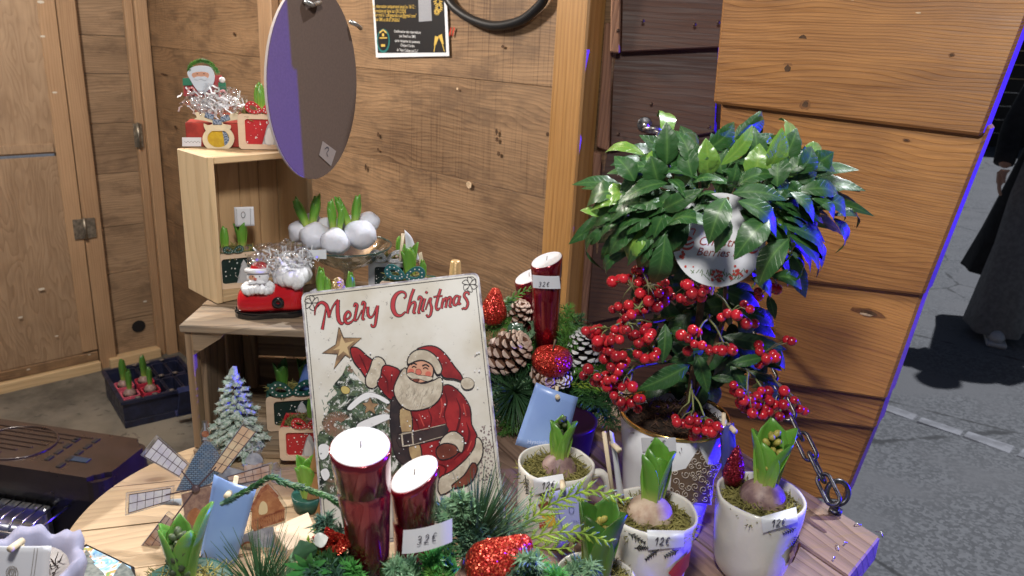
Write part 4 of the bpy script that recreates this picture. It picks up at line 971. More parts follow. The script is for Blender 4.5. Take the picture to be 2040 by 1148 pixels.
# ------------------------------------------------------------------ big white pot and berry plant
PB0 = V((0.198, 0.828, ST))
pot = thing('flower_pot', 'big white pot with gold rim and patterned star, holding the berry plant', 'pot', PB0)
PR, PH = 0.0635, 0.150
lathe('body', [(0.0, 0.001), (0.044, 0.0), (0.047, 0.003), (0.052, 0.05), (0.057, 0.10), (PR, PH), (PR - 0.003, PH), (0.0555, 0.12), (0.05, 0.09), (0.0, 0.09)], POTWHITE, pot, 64)
lathe('gold_rim', [(PR - 0.0034, PH - 0.002), (PR - 0.0036, PH + 0.0012), (PR - 0.0015, PH + 0.002), (PR + 0.0007, PH + 0.0012), (PR + 0.0005, PH - 0.0025)], GOLD, pot, 64, caps=False)
so = lathe('soil', [(0.0592, PH - 0.013), (0.05, PH - 0.010), (0.035, PH - 0.005), (0.015, PH - 0.002), (0.0, PH - 0.002)], SOIL, pot, 32, fn=lambda p, k, a: p + V((0, 0, 0.006 * NZ.noise(p * 90))))
moss_stuff(pot, (0, 0, PH - 0.0125), 0.0575, 420, pm('soil fibres', (0.13, 0.07, 0.04), 0.9, col2=(0.03, 0.016, 0.01), vscale=80), dome=0.17, L=0.012, rr=0.0005, name='soil_fibre')
def on_pot(px, py, pad=0.0006):                 # point on the pot wall that a photo pixel falls on
    d = ray(px, py); best = None
    for i in range(600):
        p = CAM + d * (0.75 + i * 0.0004); z = p.z - PB0.z; r = 0.047 + (z / PH) * (PR - 0.047)
        if (p.x - PB0.x) ** 2 + (p.y - PB0.y) ** 2 < (r + pad) ** 2: best = p; break
    if best is None: best = CAM + d * 0.92
    return best - PB0
STARB = pm('taupe star print', (0.17, 0.115, 0.075), 0.22, coat=0.4); SWIRL = pm('cream swirl print', (0.60, 0.52, 0.44), 0.25, coat=0.4); STARW = pm('white star edge', (0.80, 0.80, 0.80), 0.15, coat=0.5)
def on_pot_poly(name, pts, mat, pad, sub=6):
    # fan from the centre, subdivided so it follows the curved wall
    dens = []
    for i in range(len(pts)):
        a, b_ = pts[i], pts[(i + 1) % len(pts)]
        for k in range(sub): dens.append((a[0] + (b_[0] - a[0]) * k / sub, a[1] + (b_[1] - a[1]) * k / sub))
    cx = sum(p[0] for p in pts) / len(pts); cy = sum(p[1] for p in pts) / len(pts); vs = []; fs = []; n = len(dens); R_ = 5
    for k in range(R_ + 1):
        for x, y in dens: vs.append(on_pot(cx + (x - cx) * max(k / R_, 0.01), cy + (y - cy) * max(k / R_, 0.01), pad))
    for k in range(R_):
        for i in range(n): j = (i + 1) % n; fs.append((k * n + i, k * n + j, (k + 1) * n + j, (k + 1) * n + i))
    return mesh(name, vs, fs, mat, pot, True)
def Z8(x, y): return (1260 + x / 4.414, 800 + y / 4.414)
star = [Z8(*p) for p in ((585, 410), (660, 560), (790, 545), (710, 690), (690, 900), (500, 885), (330, 790), (345, 620), (470, 590))]
on_pot_poly('star_edge', [(sum(q[0] for q in star) / 9 + (p[0] - sum(q[0] for q in star) / 9) * 1.045, sum(q[1] for q in star) / 9 + (p[1] - sum(q[1] for q in star) / 9) * 1.05) for p in star], STARW, 0.0006)
on_pot_poly('star', star, STARB, 0.0010)
def inside(p, P):
    c = False; j = len(P) - 1
    for i in range(len(P)):
        if ((P[i][1] > p[1]) != (P[j][1] > p[1])) and p[0] < (P[j][0] - P[i][0]) * (p[1] - P[i][1]) / (P[j][1] - P[i][1]) + P[i][0]: c = not c
        j = i
    return c
vs = []; fs = []; cents = []
rs = random.Random(5)
for _ in range(900):
    x, y = rs.uniform(1330, 1445), rs.uniform(890, 1006); r = rs.uniform(5.5, 9.5)
    if inside((x, y), star) and all((x - a) ** 2 + (y - b_) ** 2 > (0.86 * (r + c_)) ** 2 for a, b_, c_ in cents): cents.append((x, y, r))
for x, y, r in cents:
    a0 = rs.uniform(0, 6.28); sg = rs.choice((-1, 1)); line = []
    for k in range(20):
        t = k / 19; rr = r * (1.0 - 0.80 * t); a = a0 + sg * t * 8.0; q = (x + rr * math.cos(a), y + rr * math.sin(a))
        if inside(q, star): line.append(on_pot(q[0], q[1], 0.0014))
    if len(line) > 4:
        v_, f_ = tube_vf(line, 0.00055, 4, False, len(vs)); vs += v_; fs += f_
mesh('star_swirls', vs, fs, SWIRL, pot, True)
def pot_label(pts, mat, name): return on_pot_poly(name, pts, mat, 0.0012, 3)
LABT = pm('faint white label', (0.72, 0.74, 0.78), 0.30)
pot_label([(1277, 872), (1346, 872), (1348, 900), (1280, 900)], LABT, 'price_label')
vs = []; fs = []
for ch, ox in (('2', 1296), ('5', 1308), ('e', 1318)):
    for stt in HAND[ch]:
        pts = [on_pot(ox + p[0] * 13, 890 - p[1] * 12, 0.0018) for p in sp2(stt, 3, False)]
        v_, f_ = tube_vf(pts, 0.00035, 4, False, len(vs)); vs += v_; fs += f_
mesh('price_writing', vs, fs, INK, pot)

plant = thing('berry_plant', 'glossy green berry plant with red berry clusters in the big white pot', 'plant', PB0 + V((0, 0, PH)))
YC = 0.835
def ZA(x, y): return (1140 + x / 2.87, 190 + y / 2.87)
def ZB(x, y): return (1140 + x / 3.189, 520 + y / 3.189)
def ydome(px, py, k=1.0):
    q = ((px - 1425) / 290) ** 2 + ((py - 420) / 215) ** 2
    return YC - 0.115 * math.sqrt(max(0.0, 1 - q)) * k
LEAF = [(520, 280, 518, 65, 95, 1, 0), (415, 340, 190, 290, 62, .6, 0), (420, 390, 645, 290, 95, 0, .02), (545, 335, 650, 330, 50, 0, .03), (700, 415, 612, 205, 92, .3, -.01), (890, 310, 735, 290, 80, 0, .03), (760, 320, 935, 158, 105, 0, .02),
 (850, 400, 1045, 175, 82, .5, 0), (930, 250, 1112, 86, 82, .4, .02), (955, 305, 1142, 208, 52, 0, .03), (870, 430, 1160, 288, 52, 0, .02), (920, 385, 1185, 412, 75, 0, .01), (1215, 335, 1220, 110, 95, .9, 0), (1215, 350, 1083, 240, 46, 0, .01), (1230, 335, 1302, 212, 62, 0, 0), (1232, 352, 1345, 325, 55, 0, 0),
 (1300, 340, 1432, 274, 66, .5, .01), (1240, 445, 1335, 335, 84, 0, -.01), (1305, 425, 1522, 413, 66, 0, .0), (1280, 500, 1395, 435, 70, 0, 0), (1290, 545, 1522, 548, 95, 0, -.01), (1390, 590, 1590, 680, 105, 0, -.01), (1245, 555, 1392, 692, 92, 0, -.02), (1370, 590, 1515, 708, 70, 0, -.02), (1480, 690, 1662, 712, 50, 0, 0),
 (525, 440, 283, 415, 74, 0, 0), (475, 470, 705, 440, 74, 0, 0), (410, 450, 278, 545, 84, .4, .01), (545, 500, 283, 582, 84, 0, -.01), (550, 480, 640, 548, 66, .3, -.01), (680, 505, 842, 462, 66, .4, -.01), (790, 500, 905, 490, 50, 0, 0), (895, 520, 942, 403, 62, 0, -.01), (935, 525, 1165, 428, 95, 0, 0), (915, 560, 1205, 570, 95, 0, -.02), (1150, 435, 1212, 570, 84, 0, 0),
 (515, 655, 712, 545, 92, 0, -.01), (510, 655, 308, 600, 92, 0, 0), (520, 660, 415, 555, 76, 0, .01), (320, 600, 103, 632, 64, .5, 0), (175, 695, 58, 643, 58, .9, 0), (320, 680, 158, 785, 62, .3, 0), (440, 700, 248, 768, 64, 0, 0), (185, 755, 103, 842, 62, .4, 0), (538, 745, 775, 700, 112, 0, -.02), (530, 790, 470, 1088, 120, 0, -.03), (525, 765, 310, 945, 76, 0, 0),
 (880, 585, 785, 808, 135, 0, -.04), (890, 690, 830, 872, 84, .3, -.035), (945, 605, 1182, 760, 112, 0, -.03), (1120, 705, 945, 895, 140, 0, -.045), (1235, 820, 1065, 1052, 140, 0, -.04), (1240, 800, 1432, 1005, 122, 0, -.02), (1185, 740, 1472, 905, 92, 0, -.01), (1020, 1045, 1152, 1145, 92, .2, -.02), (1135, 1035, 1335, 1090, 105, 0, 0), (1240, 890, 1302, 1055, 72, 0, 0), (1365, 820, 1440, 985, 105, 0, 0), (1490, 700, 1555, 880, 90, 0, 0),
 (285, 900, 172, 1005, 82, .3, 0), (205, 740, 95, 962, 62, 0, 0), (225, 790, 172, 932, 56, .3, .01), (660, 610, 820, 575, 70, 0, 0), (700, 625, 800, 535, 64, .3, -.01), (790, 610, 700, 640, 60, 0, 0), (1100, 300, 1220, 345, 60, 0, .03), (1060, 620, 1260, 640, 80, 0, 0), (820, 350, 700, 360, 60, .4, 0), (640, 620, 520, 740, 70, 0, .02), (1180, 600, 1330, 600, 80, 0, .01), (440, 330, 410, 440, 70, 0, .03), (980, 480, 880, 420, 60, 0, .02), (1150, 850, 1180, 1000, 80, 0, .02), (420, 620, 330, 720, 70, 0, .01), (600, 560, 450, 640, 80, 0, .02), (760, 640, 640, 700, 70, 0, .0)]
for i, (bx, by, tx_, ty_, wz_, young, dy) in enumerate(LEAF):
    b0, t0 = ZA(bx, by), ZA(tx_, ty_); yb = ydome(*b0) + 0.018 + dy; yt = ydome(*t0) + dy; t0 = (b0[0] + (t0[0] - b0[0]) * 1.10, b0[1] + (t0[1] - b0[1]) * 1.10 + 3)
    B = on_y(b0[0], b0[1], yb); T = on_y(t0[0], t0[1], yt)
    rise = t0[1] < b0[1] - 40
    nr = V((0.25 * (t0[0] - b0[0]) / 60, -0.75, 0.75 if not rise else 0.25)) + V((random.uniform(-0.35, 0.35), 0, random.uniform(-0.25, 0.3)))
    place_leaf(plant, B, T, wz_ / 2.87 * mpp(0.80) * 0.98, AR_YOUNG if young > 0.45 else AR_LEAF, nr, arch=random.uniform(0.2, 0.45), fold=random.uniform(0.25, 0.5))
LOW = [(590, 400, 578, 656, 92, 0, -.07), (745, 660, 418, 825, 130, 0, -.07), (785, 585, 868, 845, 105, 0, -.06), (955, 480, 1372, 562, 112, 0, -.03), (1215, 610, 985, 662, 76, 0, -.05), (1005, 665, 1112, 835, 84, 0, -.04), (1085, 680, 1335, 800, 66, 0, -.01), (835, 570, 605, 645, 84, 0, -.04), (620, 440, 735, 462, 66, .3, -.04), (545, 400, 405, 505, 74, 0, -.03), (1255, 530, 1322, 672, 88, 0, 0), (1245, 220, 1292, 372, 66, 0, 0), (620, 90, 660, 275, 110, 0, 0), (760, 220, 640, 330, 80, 0, .02), (870, 240, 1130, 210, 100, 0, .02), (960, 180, 1130, 330, 90, 0, .03), (1000, 560, 1200, 500, 70, 0, 0), (860, 470, 960, 600, 80, 0, 0), (880, 740, 1060, 760, 60, 0, 0), (800, 100, 700, 240, 90, 0, .03), (1100, 300, 1260, 420, 80, 0, .02)]
for bx, by, tx_, ty_, wz_, young, dy in LOW:
    b0, t0 = ZB(bx, by), ZB(tx_, ty_); B = on_y(b0[0], b0[1], YC + dy + 0.01); T = on_y(t0[0], t0[1], YC + dy)
    nr = V((random.uniform(-0.3, 0.3), -0.9, 0.45))
    place_leaf(plant, B, T, wz_ / 3.189 * mpp(0.80) * 0.98, AR_LEAF, nr, arch=random.uniform(0.1, 0.3), fold=0.4)
# inner filler leaves that close the crown
for _ in range(150):
    a = random.uniform(0, 6.28); rr = random.uniform(0.1, 0.80); px, py = 1425 + 235 * rr * math.cos(a), 410 + 150 * rr * math.sin(a)
    d = V((math.cos(a), 0, -math.sin(a))); B = on_y(px, py, YC - 0.02 + random.uniform(0, 0.08)); T = B + V((math.cos(a) * 0.062, random.uniform(-0.03, 0.03), -math.sin(a) * 0.035 + random.uniform(-0.03, 0.015)))
    place_leaf(plant, B, T, 0.023, AR_LEAF, V((random.uniform(-0.5, 0.5), -0.5, 0.7)), arch=0.25, fold=0.4)
rl = random.Random(17)
for k in range(150):
    a = rl.uniform(0, 6.283); rr = math.sqrt(rl.uniform(0.03, 0.62)); px, py = 1420 + 232 * rr * math.cos(a), 395 + 135 * rr * math.sin(a)
    L_ = rl.uniform(72, 112); dx_, dy_ = math.cos(a) * L_ * rl.uniform(0.6, 1.0) + rl.uniform(-25, 25), math.sin(a) * L_ * 0.62 + (rl.uniform(5, 40) if math.sin(a) > -0.5 else -rl.uniform(0, 30))
    tx_, ty_ = px + dx_, py + dy_
    q = ((tx_ - 1425) / 285) ** 2 + ((ty_ - 405) / 185) ** 2
    if q > 0.92 or math.sin(a) < -0.30 or py < 330 or (1335 < tx_ < 1530 and ty_ > 440) or (1345 < px < 1520 and py > 455): continue
    B = on_y(px, py, ydome(px, py) + 0.022); T = on_y(tx_, ty_, ydome(tx_, ty_) + rl.uniform(-0.004, 0.012))
    place_leaf(plant, B, T, rl.uniform(0.021, 0.026), AR_YOUNG if rl.random() < 0.06 else AR_LEAF, V((0.4 * math.cos(a) + rl.uniform(-0.3, 0.3), -0.7, 0.7)), arch=rl.uniform(0.25, 0.5), fold=rl.uniform(0.3, 0.5))
for k in range(34):
    px, py = rl.uniform(1255, 1610), rl.uniform(325, 385); f_ = (px - 1425) / 190
    tx_, ty_ = px + f_ * rl.uniform(20, 60) + rl.uniform(-22, 22), py - rl.uniform(55, 105) * (1 - 0.35 * abs(f_))
    yy = ydome(px, py) + rl.uniform(0.0, 0.06); B = on_y(px, py, yy); T = on_y(tx_, ty_, yy + rl.uniform(-0.012, 0.02))
    place_leaf(plant, B, T, rl.uniform(0.020, 0.026), AR_YOUNG if rl.random() < 0.22 else AR_LEAF, V((rl.uniform(-0.6, 0.6), -0.9, 0.25)), arch=rl.uniform(0.1, 0.3), fold=rl.uniform(0.3, 0.5))
# woody stem and twigs
s0 = on_y(1372, 800, YC); s1 = on_y(1392, 640, YC); s2 = on_y(1415, 470, YC + 0.01)
def pstem(pts, r, mat=BARK, nm='stem'):
    o = tube(nm, smooth_path(pts, 4), r, mat, plant, 6); o.matrix_local = plant.matrix_world.inverted(); return o
pstem([V((PB0.x - 0.004, PB0.y, PH - 0.03)), s0, s1, s2], 0.0042)
pstem([V((PB0.x + 0.002, PB0.y, PH - 0.03)), on_y(1385, 780, YC), on_y(1440, 640, YC), on_y(1445, 500, YC)], 0.003)
for px, py in ((1320, 300), (1390, 330), (1500, 290), (1560, 310), (1330, 440), (1450, 395), (1570, 420), (1230, 420), (1590, 460), (1470, 480)):
    pstem([s2, (s2 + on_y(px, py, ydome(px, py) + 0.03)) * 0.5 + V((0, 0, -0.01)), on_y(px, py, ydome(px, py) + 0.02)], 0.0016)
for k in range(70):
    px, py = rl.uniform(1320, 1520), rl.uniform(555, 765); a = rl.uniform(0, 6.28); B = on_y(px, py, YC + rl.uniform(0.0, 0.05)); T = B + V((0.06 * math.cos(a), rl.uniform(-0.02, 0.03), -0.025 + 0.02 * math.sin(a)))
    place_leaf(plant, B, T, 0.022, AR_LEAF, V((rl.uniform(-0.5, 0.5), -0.6, 0.6)), arch=0.3, fold=0.4)
# berries
BER = [(325, 112, 0), (300, 112, 1), (402, 58, 1), (435, 110, 1), (460, 120, 1), (590, 140, 0), (545, 180, 1), (550, 205, 0), (605, 195, 1), (575, 165, 1), (430, 205, 0), (455, 210, 1), (485, 255, 0), (495, 225, 1), (540, 290, 0), (575, 245, 1), (360, 280, 0), (292, 290, 0), (460, 310, 0), (340, 362, 0), (375, 340, 0), (470, 405, 1), (735, 152, 0), (760, 205, 0), (825, 203, 0), (780, 190, 1), (845, 175, 1), (750, 240, 1), (685, 237, 0),
 (85, 445, 0), (110, 470, 0), (150, 440, 1), (160, 510, 0), (195, 530, 1), (248, 508, 0), (300, 500, 0), (270, 435, 1), (342, 438, 0), (400, 465, 0), (380, 480, 1), (240, 575, 0), (215, 560, 1), (205, 590, 1), (280, 605, 0), (320, 600, 0), (345, 635, 1), (310, 660, 0), (245, 675, 0), (290, 700, 0), (100, 688, 0), (158, 738, 0), (145, 765, 1), (225, 758, 0), (265, 748, 0), (220, 800, 0), (265, 790, 1), (315, 805, 0), (345, 775, 1), (383, 800, 0), (265, 857, 0), (280, 885, 1), (305, 895, 0), (375, 902, 0), (415, 873, 0),
 (485, 490, 0), (422, 522, 0), (415, 590, 0), (460, 622, 0), (520, 610, 0), (495, 612, 1), (765, 437, 0), (735, 492, 0), (775, 528, 0), (825, 537, 0), (985, 335, 0), (1043, 343, 0), (1130, 307, 0), (915, 565, 0), (952, 570, 0), (1018, 568, 0), (1185, 535, 1), (1395, 510, 0), (1180, 195, 1), (1300, 180, 1), (1110, 400, 1), (1158, 398, 1), (1275, 590, 1), (1235, 620, 0), (1185, 655, 1),
 (665, 1027, 0), (745, 1012, 0), (740, 1040, 0), (795, 1020, 0), (790, 1075, 0), (770, 1092, 1), (870, 1030, 0), (850, 1080, 0), (885, 1088, 0), (920, 1052, 0), (905, 1075, 1), (1065, 840, 0), (1100, 850, 1), (1088, 885, 0), (1070, 910, 1), (1175, 860, 0), (1200, 825, 0), (1235, 860, 1), (1255, 890, 1), (1168, 912, 0), (1135, 905, 1), (1145, 968, 0), (1210, 978, 0), (1250, 960, 1), (1240, 920, 1), (1290, 915, 1), (1342, 915, 0), (1318, 990, 0), (1445, 942, 0), (1410, 885, 0), (1345, 850, 1), (1025, 790, 1)]
bmb = bmesh.new(); bmesh.ops.create_uvsphere(bmb, u_segments=12, v_segments=8, radius=0.0057)
bme = bpy.data.meshes.new('berry'); bmb.to_mesh(bme); bmb.free(); bme.materials.append(BERRY); bme.polygons.foreach_set('use_smooth', [True] * len(bme.polygons))
bpos = []
rb2 = random.Random(6)
BER = BER + [(x + rb2.uniform(-46, 46), y + rb2.uniform(-34, 46), 1) for x, y, k_ in BER if rb2.random() < 0.85]
pinv = plant.matrix_world.inverted()
for x, y, bk in BER:
    px, py = ZB(x, y); yy = YC - 0.085 + (0.014 if bk else 0) + random.uniform(-0.006, 0.006)
    if x > 1150: yy += 0.035
    if x < 700 and y < 420: yy += 0.02
    p = on_y(px, py, yy); o = link('berry', bme, plant); sc_ = random.uniform(0.80, 1.14)
    o.matrix_local = pinv @ M.Translation(p) @ M.Rotation(random.uniform(0, 6), 4, 'X') @ M.Scale(sc_, 4); bpos.append((px, py, p))
# stalks: clusters hang from shared joints
JNT = [(375, 160, 455, 215), (480, 150, 455, 90), (420, 300, 500, 215), (350, 395, 520, 390), (230, 430, 400, 390), (250, 480, 400, 400), (330, 560, 480, 600), (300, 640, 470, 660), (210, 740, 400, 670), (340, 730, 420, 670), (340, 850, 400, 680), (500, 570, 560, 480), (800, 450, 860, 370), (960, 520, 870, 370), (1010, 320, 900, 200), (1110, 830, 1110, 700), (1230, 850, 1110, 700), (1350, 840, 1230, 720), (1400, 860, 1260, 760), (740, 900, 755, 790), (770, 950, 755, 800), (840, 990, 770, 850), (770, 150, 800, 90), (1210, 590, 1100, 560), (1300, 150, 1250, 90)]
jw = []
for x, y, rx, ry in JNT:
    a, b_ = ZB(x, y), ZB(rx, ry); dy = 0.035 if x > 1150 else 0
    J = on_y(a[0], a[1], YC - 0.072 + dy); Rt = on_y(b_[0], b_[1], YC - 0.045 + dy); base = on_y(min(max(b_[0], 1370), 1440) * 0.6 + b_[0] * 0.4, b_[1] - 10, YC)
    jw.append((a, J)); pstem([base, Rt, (Rt + J) / 2 + V((0, 0, 0.003)), J], 0.0011, AR_STEM, 'berry_stalk')
vs = []; fs = []
for px, py, p in bpos:
    a, J = min(jw, key=lambda q: (q[0][0] - px) ** 2 + (q[0][1] - py + 10) ** 2)
    if (J - p).length < 0.06:
        mid = (J + p) / 2 + V((0, 0, 0.003)); v_, f_ = tube_vf([J, mid, p + (J - p).normalized() * 0.004], [0.0008, 0.0006, 0.0006], 4, False, len(vs)); vs += v_; fs += f_
o = mesh('pedicels', vs, fs, AR_STEM, plant, True); o.matrix_local = pinv; o['kind'] = 'stuff'
# round tag in the plant
FTG = frame(on_y(1431, 478, 0.755), (1, 0.02, 0.02), (0.05, 0.22, 0.97))
tagd = thing('plant_tag', 'round white tag with red lettering clipped in front of the berry plant', 'tag', FTG)
TAGW = pm('glossy white tag', (0.70, 0.71, 0.74), 0.10, coat=0.6); TAGRED = pm('tag brown red print', (0.30, 0.06, 0.05), 0.3); TAGGR = pm('tag green print', (0.16, 0.24, 0.12), 0.4); TAGR = pm('tag berry print', (0.55, 0.08, 0.06), 0.35)
def LT(x, y): return loc2(*ZA(x, y), FTG)
rr = abs(LT(840, 820)[0] - LT(572, 820)[0]); ctr = LT(840, 828)
prism('disc', ell(ctr[0], ctr[1], rr, rr, 56), -0.0008, 0.0, TAGW, tagd)
def tline(body, x, y, hz, wz_, mat):
    a = LT(x, y); h = LT(x, y - hz)[1] - a[1]; t = text('tag_lettering', body, h * 1.4, a[0], a[1], 0.0005, mat, tagd, 'LEFT', 0.35)
    xs = [v_.co.x for v_ in t.data.vertices]; k = abs(LT(x + wz_, y)[0] - a[0]) / (max(xs) - min(xs)); t.matrix_local = M.Translation((a[0], a[1], 0.0005)) @ M.Rotation(rad(-1.5), 4, 'Z') @ M.Diagonal((k, 1, 1, 1))
tline('Christmas', 715, 855, 52, 300, TAGRED); tline('Berries', 705, 915, 48, 190, TAGRED); tline('.com', 908, 922, 22, 62, TAGRED)
for cx, cy, sx in ((655, 845, 42), (1030, 870, 36)):
    poly('bauble_print', sp2([LT(cx + sx * math.cos(a * 0.785), cy + sx * math.sin(a * 0.785)) for a in range(8)], 3), 0.0005, TAGR, tagd)
    for k in (-0.45, 0.15):
        strokes('bauble_stripe', [(sp2([LT(cx - sx * 0.9, cy + sx * k), LT(cx, cy + sx * (k + 0.35)), LT(cx + sx * 0.9, cy + sx * k)], 3, False), 0.0022)], 0.0008, TAGW, tagd)
strokes('bauble_ribbon', [(sp2([LT(665, 800), LT(640, 775), LT(700, 765), LT(690, 800)], 4, False), 0.0012)], 0.0006, TAGR, tagd)
vs = []; fs = []
rb = random.Random(3)
for _ in range(46):
    x = rb.choice((rb.uniform(590, 720), rb.uniform(790, 860), rb.uniform(900, 1000))); y = rb.uniform(975, 1085) if x > 640 else rb.uniform(880, 930)
    if (x - 840) ** 2 + (y - 828) ** 2 > 248 ** 2: continue
    a = LT(x, y); r = rb.uniform(0.0008, 0.0018); o_ = len(vs); vs += [(a[0] + r * math.cos(k * 0.785), a[1] + r * math.sin(k * 0.785), 0.0007) for k in range(8)]; fs.append(tuple(range(o_, o_ + 8)))
mesh('berry_print', vs, fs, TAGR, tagd)
ls = []
for _ in range(60):
    x = rb.uniform(680, 1010); y = rb.uniform(1010, 1075)
    if (x - 840) ** 2 + (y - 828) ** 2 > 250 ** 2: continue
    a = rb.uniform(-2.6, -0.5); ls.append(([LT(x, y), LT(x + 26 * math.cos(a), y + 26 * math.sin(a))], 0.0007))
strokes('fir_print', ls, 0.0004, TAGGR, tagd)
tube('tag_clip', [(0.0, -rr * 0.2 + ctr[1], -0.002), (0.0, -rr * 1.2 + ctr[1], -0.015)], 0.0016, TAGW, tagd, 6)
# ------------------------------------------------------------------ mugs with hyacinths
BRANCH = pm('black fir branch print', (0.015, 0.018, 0.015), 0.4); MUGRED = pm('red bird print', (0.45, 0.02, 0.02), 0.3, coat=0.3); MUGBROWN = pm('brown print', (0.22, 0.08, 0.035), 0.3); MUGYEL = pm('yellow print', (0.70, 0.46, 0.06), 0.3)
MPR = [(0.0, 0.56), (0.03, 0.66), (0.10, 0.765), (0.25, 0.86), (0.45, 0.925), (0.70, 0.97), (0.96, 1.0), (1.2, 1.0)]
def mug_r(t):
    for (a, ra), (b_, rb2) in zip(MPR, MPR[1:]):
        if t <= b_: return ra + (rb2 - ra) * max(0, t - a) / (b_ - a)
    return 1.0
class Mug:
    def __init__(s, label, c, R, H, hang=None, seed=0):
        s.c = V(c); s.R = R; s.H = H; s.seed = seed
        s.o = thing('mug', label, 'mug', s.c)
        dent = lambda p, k, a: V((p.x * (1 + 0.055 * NZ.noise(V((math.cos(a) * 1.6, math.sin(a) * 1.9, p.z * 30 + seed)))), p.y * (1 + 0.055 * NZ.noise(V((math.cos(a) * 1.6, math.sin(a) * 1.9, p.z * 30 + seed)))), p.z))
        pr = [(0.0, 0.0)] + [(R * mug_r(t_), H * t_) for t_ in (0.0, 0.03, 0.07, 0.12, 0.2, 0.3, 0.4, 0.5, 0.6, 0.7, 0.8, 0.88, 0.96)] + [ (R * 0.995, H), (R * 0.955, H * 1.004), (R * 0.925, H * 0.985), (R * 0.90, H * 0.85), (R * 0.86, H * 0.7), (0.0, H * 0.7)]
        lathe('body', pr, CERAMIC, s.o, 48, fn=dent)
        if hang is not None:
            a = rad(hang); d = V((math.cos(a), math.sin(a), 0)); pts = [d * (R * 0.93) + V((0, 0, H * 0.80)), d * (R * 1.30) + V((0, 0, H * 0.82)), d * (R * 1.52) + V((0, 0, H * 0.62)), d * (R * 1.38) + V((0, 0, H * 0.35)), d * (R * 0.82) + V((0, 0, H * 0.28))]
            tube('handle', smooth_path(pts, 6), R * 0.115, CERAMIC, s.o, 10)
        moss_stuff(s.o, (0, 0, H * 0.86), R * 0.90, 620, MOSS, dome=0.22, L=0.013)
    def wall(s, px, py, pad=0.0008):
        d = ray(px, py)
        for i in range(900):
            p = CAM + d * (0.55 + i * 0.0006); z = p.z - s.c.z
            if z > s.H * 1.02: continue
            t = max(0, min(1, z / s.H)); r = s.R * mug_r(t)
            if (p.x - s.c.x) ** 2 + (p.y - s.c.y) ** 2 < (r * 1.016 + pad) ** 2: return p - s.c
        return CAM + d * 0.85 - s.c
    def patch(s, name, pts, mat, pad, sub=4, R_=4):
        dens = []
        for i in range(len(pts)):
            a, b_ = pts[i], pts[(i + 1) % len(pts)]
            for k in range(sub): dens.append((a[0] + (b_[0] - a[0]) * k / sub, a[1] + (b_[1] - a[1]) * k / sub))
        cx = sum(p[0] for p in pts) / len(pts); cy = sum(p[1] for p in pts) / len(pts); vs = []; fs = []; n = len(dens)
        for k in range(R_ + 1):
            f = max(k / R_, 0.01)
            for x, y in dens: vs.append(s.wall(cx + (x - cx) * f, cy + (y - cy) * f, pad))
        for k in range(R_):
            for i in range(n): j = (i + 1) % n; fs.append((k * n + i, k * n + j, (k + 1) * n + j, (k + 1) * n + i))
        return mesh(name, vs, fs, mat, s.o, True)
    def lines(s, name, ls, r, mat, pad=0.0012):
        vs = []; fs = []
        for pts in ls:
            v_, f_ = tube_vf([s.wall(x, y, pad) for x, y in pts], r, 4, False, len(vs)); vs += v_; fs += f_
        return mesh(name, vs, fs, mat, s.o)
    def price(s, corners, x, y, h, txt='12e', slope=0.0):
        s.patch('price_label', corners, STICKER, 0.0026)
        ls = []; cx = x
        for ch in txt:
            for stt in HAND[ch]: ls.append([(cx + p[0] * h * 0.85 + p[1] * h * 0.2, y - p[1] * h + slope * (cx + p[0] * h - x)) for p in sp2(stt, 3, False)])
            cx += h * 0.72
        s.lines('price_writing', ls, 0.00045, INK, 0.0036)
    def twigs(s, tw, L=13):
        ls = []
        for (x0, y0, x1, y1) in tw:
            ls.append([(x0 + (x1 - x0) * k / 5, y0 + (y1 - y0) * k / 5) for k in range(6)])
            a = math.atan2(y1 - y0, x1 - x0)
            for k in range(1, 6):
                for sg in (-1, 1):
                    b = (x0 + (x1 - x0) * k / 5.5, y0 + (y1 - y0) * k / 5.5); l_ = L * (1.1 - k * 0.12)
                    ls.append([b, (b[0] + l_ * math.cos(a + sg * 0.8), b[1] + l_ * math.sin(a + sg * 0.8))])
        s.lines('branch_print', ls, 0.0005, BRANCH)
mugL = Mug('white ceramic mug with a bird print left of the big white pot', (0.060, 0.790, ST), 0.0435, 0.100, hang=12, seed=1)
mugM = Mug('dented white mug with fir twig print at the front centre right', (0.158, 0.702, ST), 0.0455, 0.102, seed=4)
mugR = Mug('plain dented white mug at the right end of the shelf', (0.281, 0.742, ST), 0.0470, 0.102, seed=9)
mugL.price([(1062, 954), (1121, 944), (1126, 968), (1066, 986)], 1078, 975, 13, slope=-0.14)
mugL.twigs([(1046, 946, 1050, 985), (1072, 992, 1092, 985)], 8)
mugL.patch('bird_print', [(1071, 1005), (1079, 1002), (1082, 995), (1092, 999), (1093, 1010), (1078, 1018)], MUGBROWN, 0.001)
mugL.patch('bird_print', [(1079, 1028), (1104, 1022), (1109, 1045), (1090, 1052)], MUGYEL, 0.001); mugL.patch('bird_print', [(1074, 1042), (1086, 1040), (1088, 1052), (1074, 1052)], MUGRED, 0.0014)
mugM.price([(1289, 1056), (1363, 1057), (1363, 1090), (1291, 1096)], 1303, 1086, 15, slope=0.0)
mugM.twigs([(1252, 1062, 1286, 1082), (1264, 1092, 1290, 1092), (1312, 1095, 1286, 1116), (1352, 1096, 1324, 1110)], 8)
mugM.patch('bird_print', [(1331, 1142), (1348, 1122), (1376, 1098), (1372, 1128), (1358, 1148), (1340, 1150)], MUGRED, 0.001)
mugR.price([(1516, 1030), (1586, 1010), (1590, 1040), (1520, 1062)], 1536, 1050, 14, slope=-0.10)
mugR.twigs([(1586, 1052, 1560, 1064), (1592, 1066, 1580, 1088)], 7)
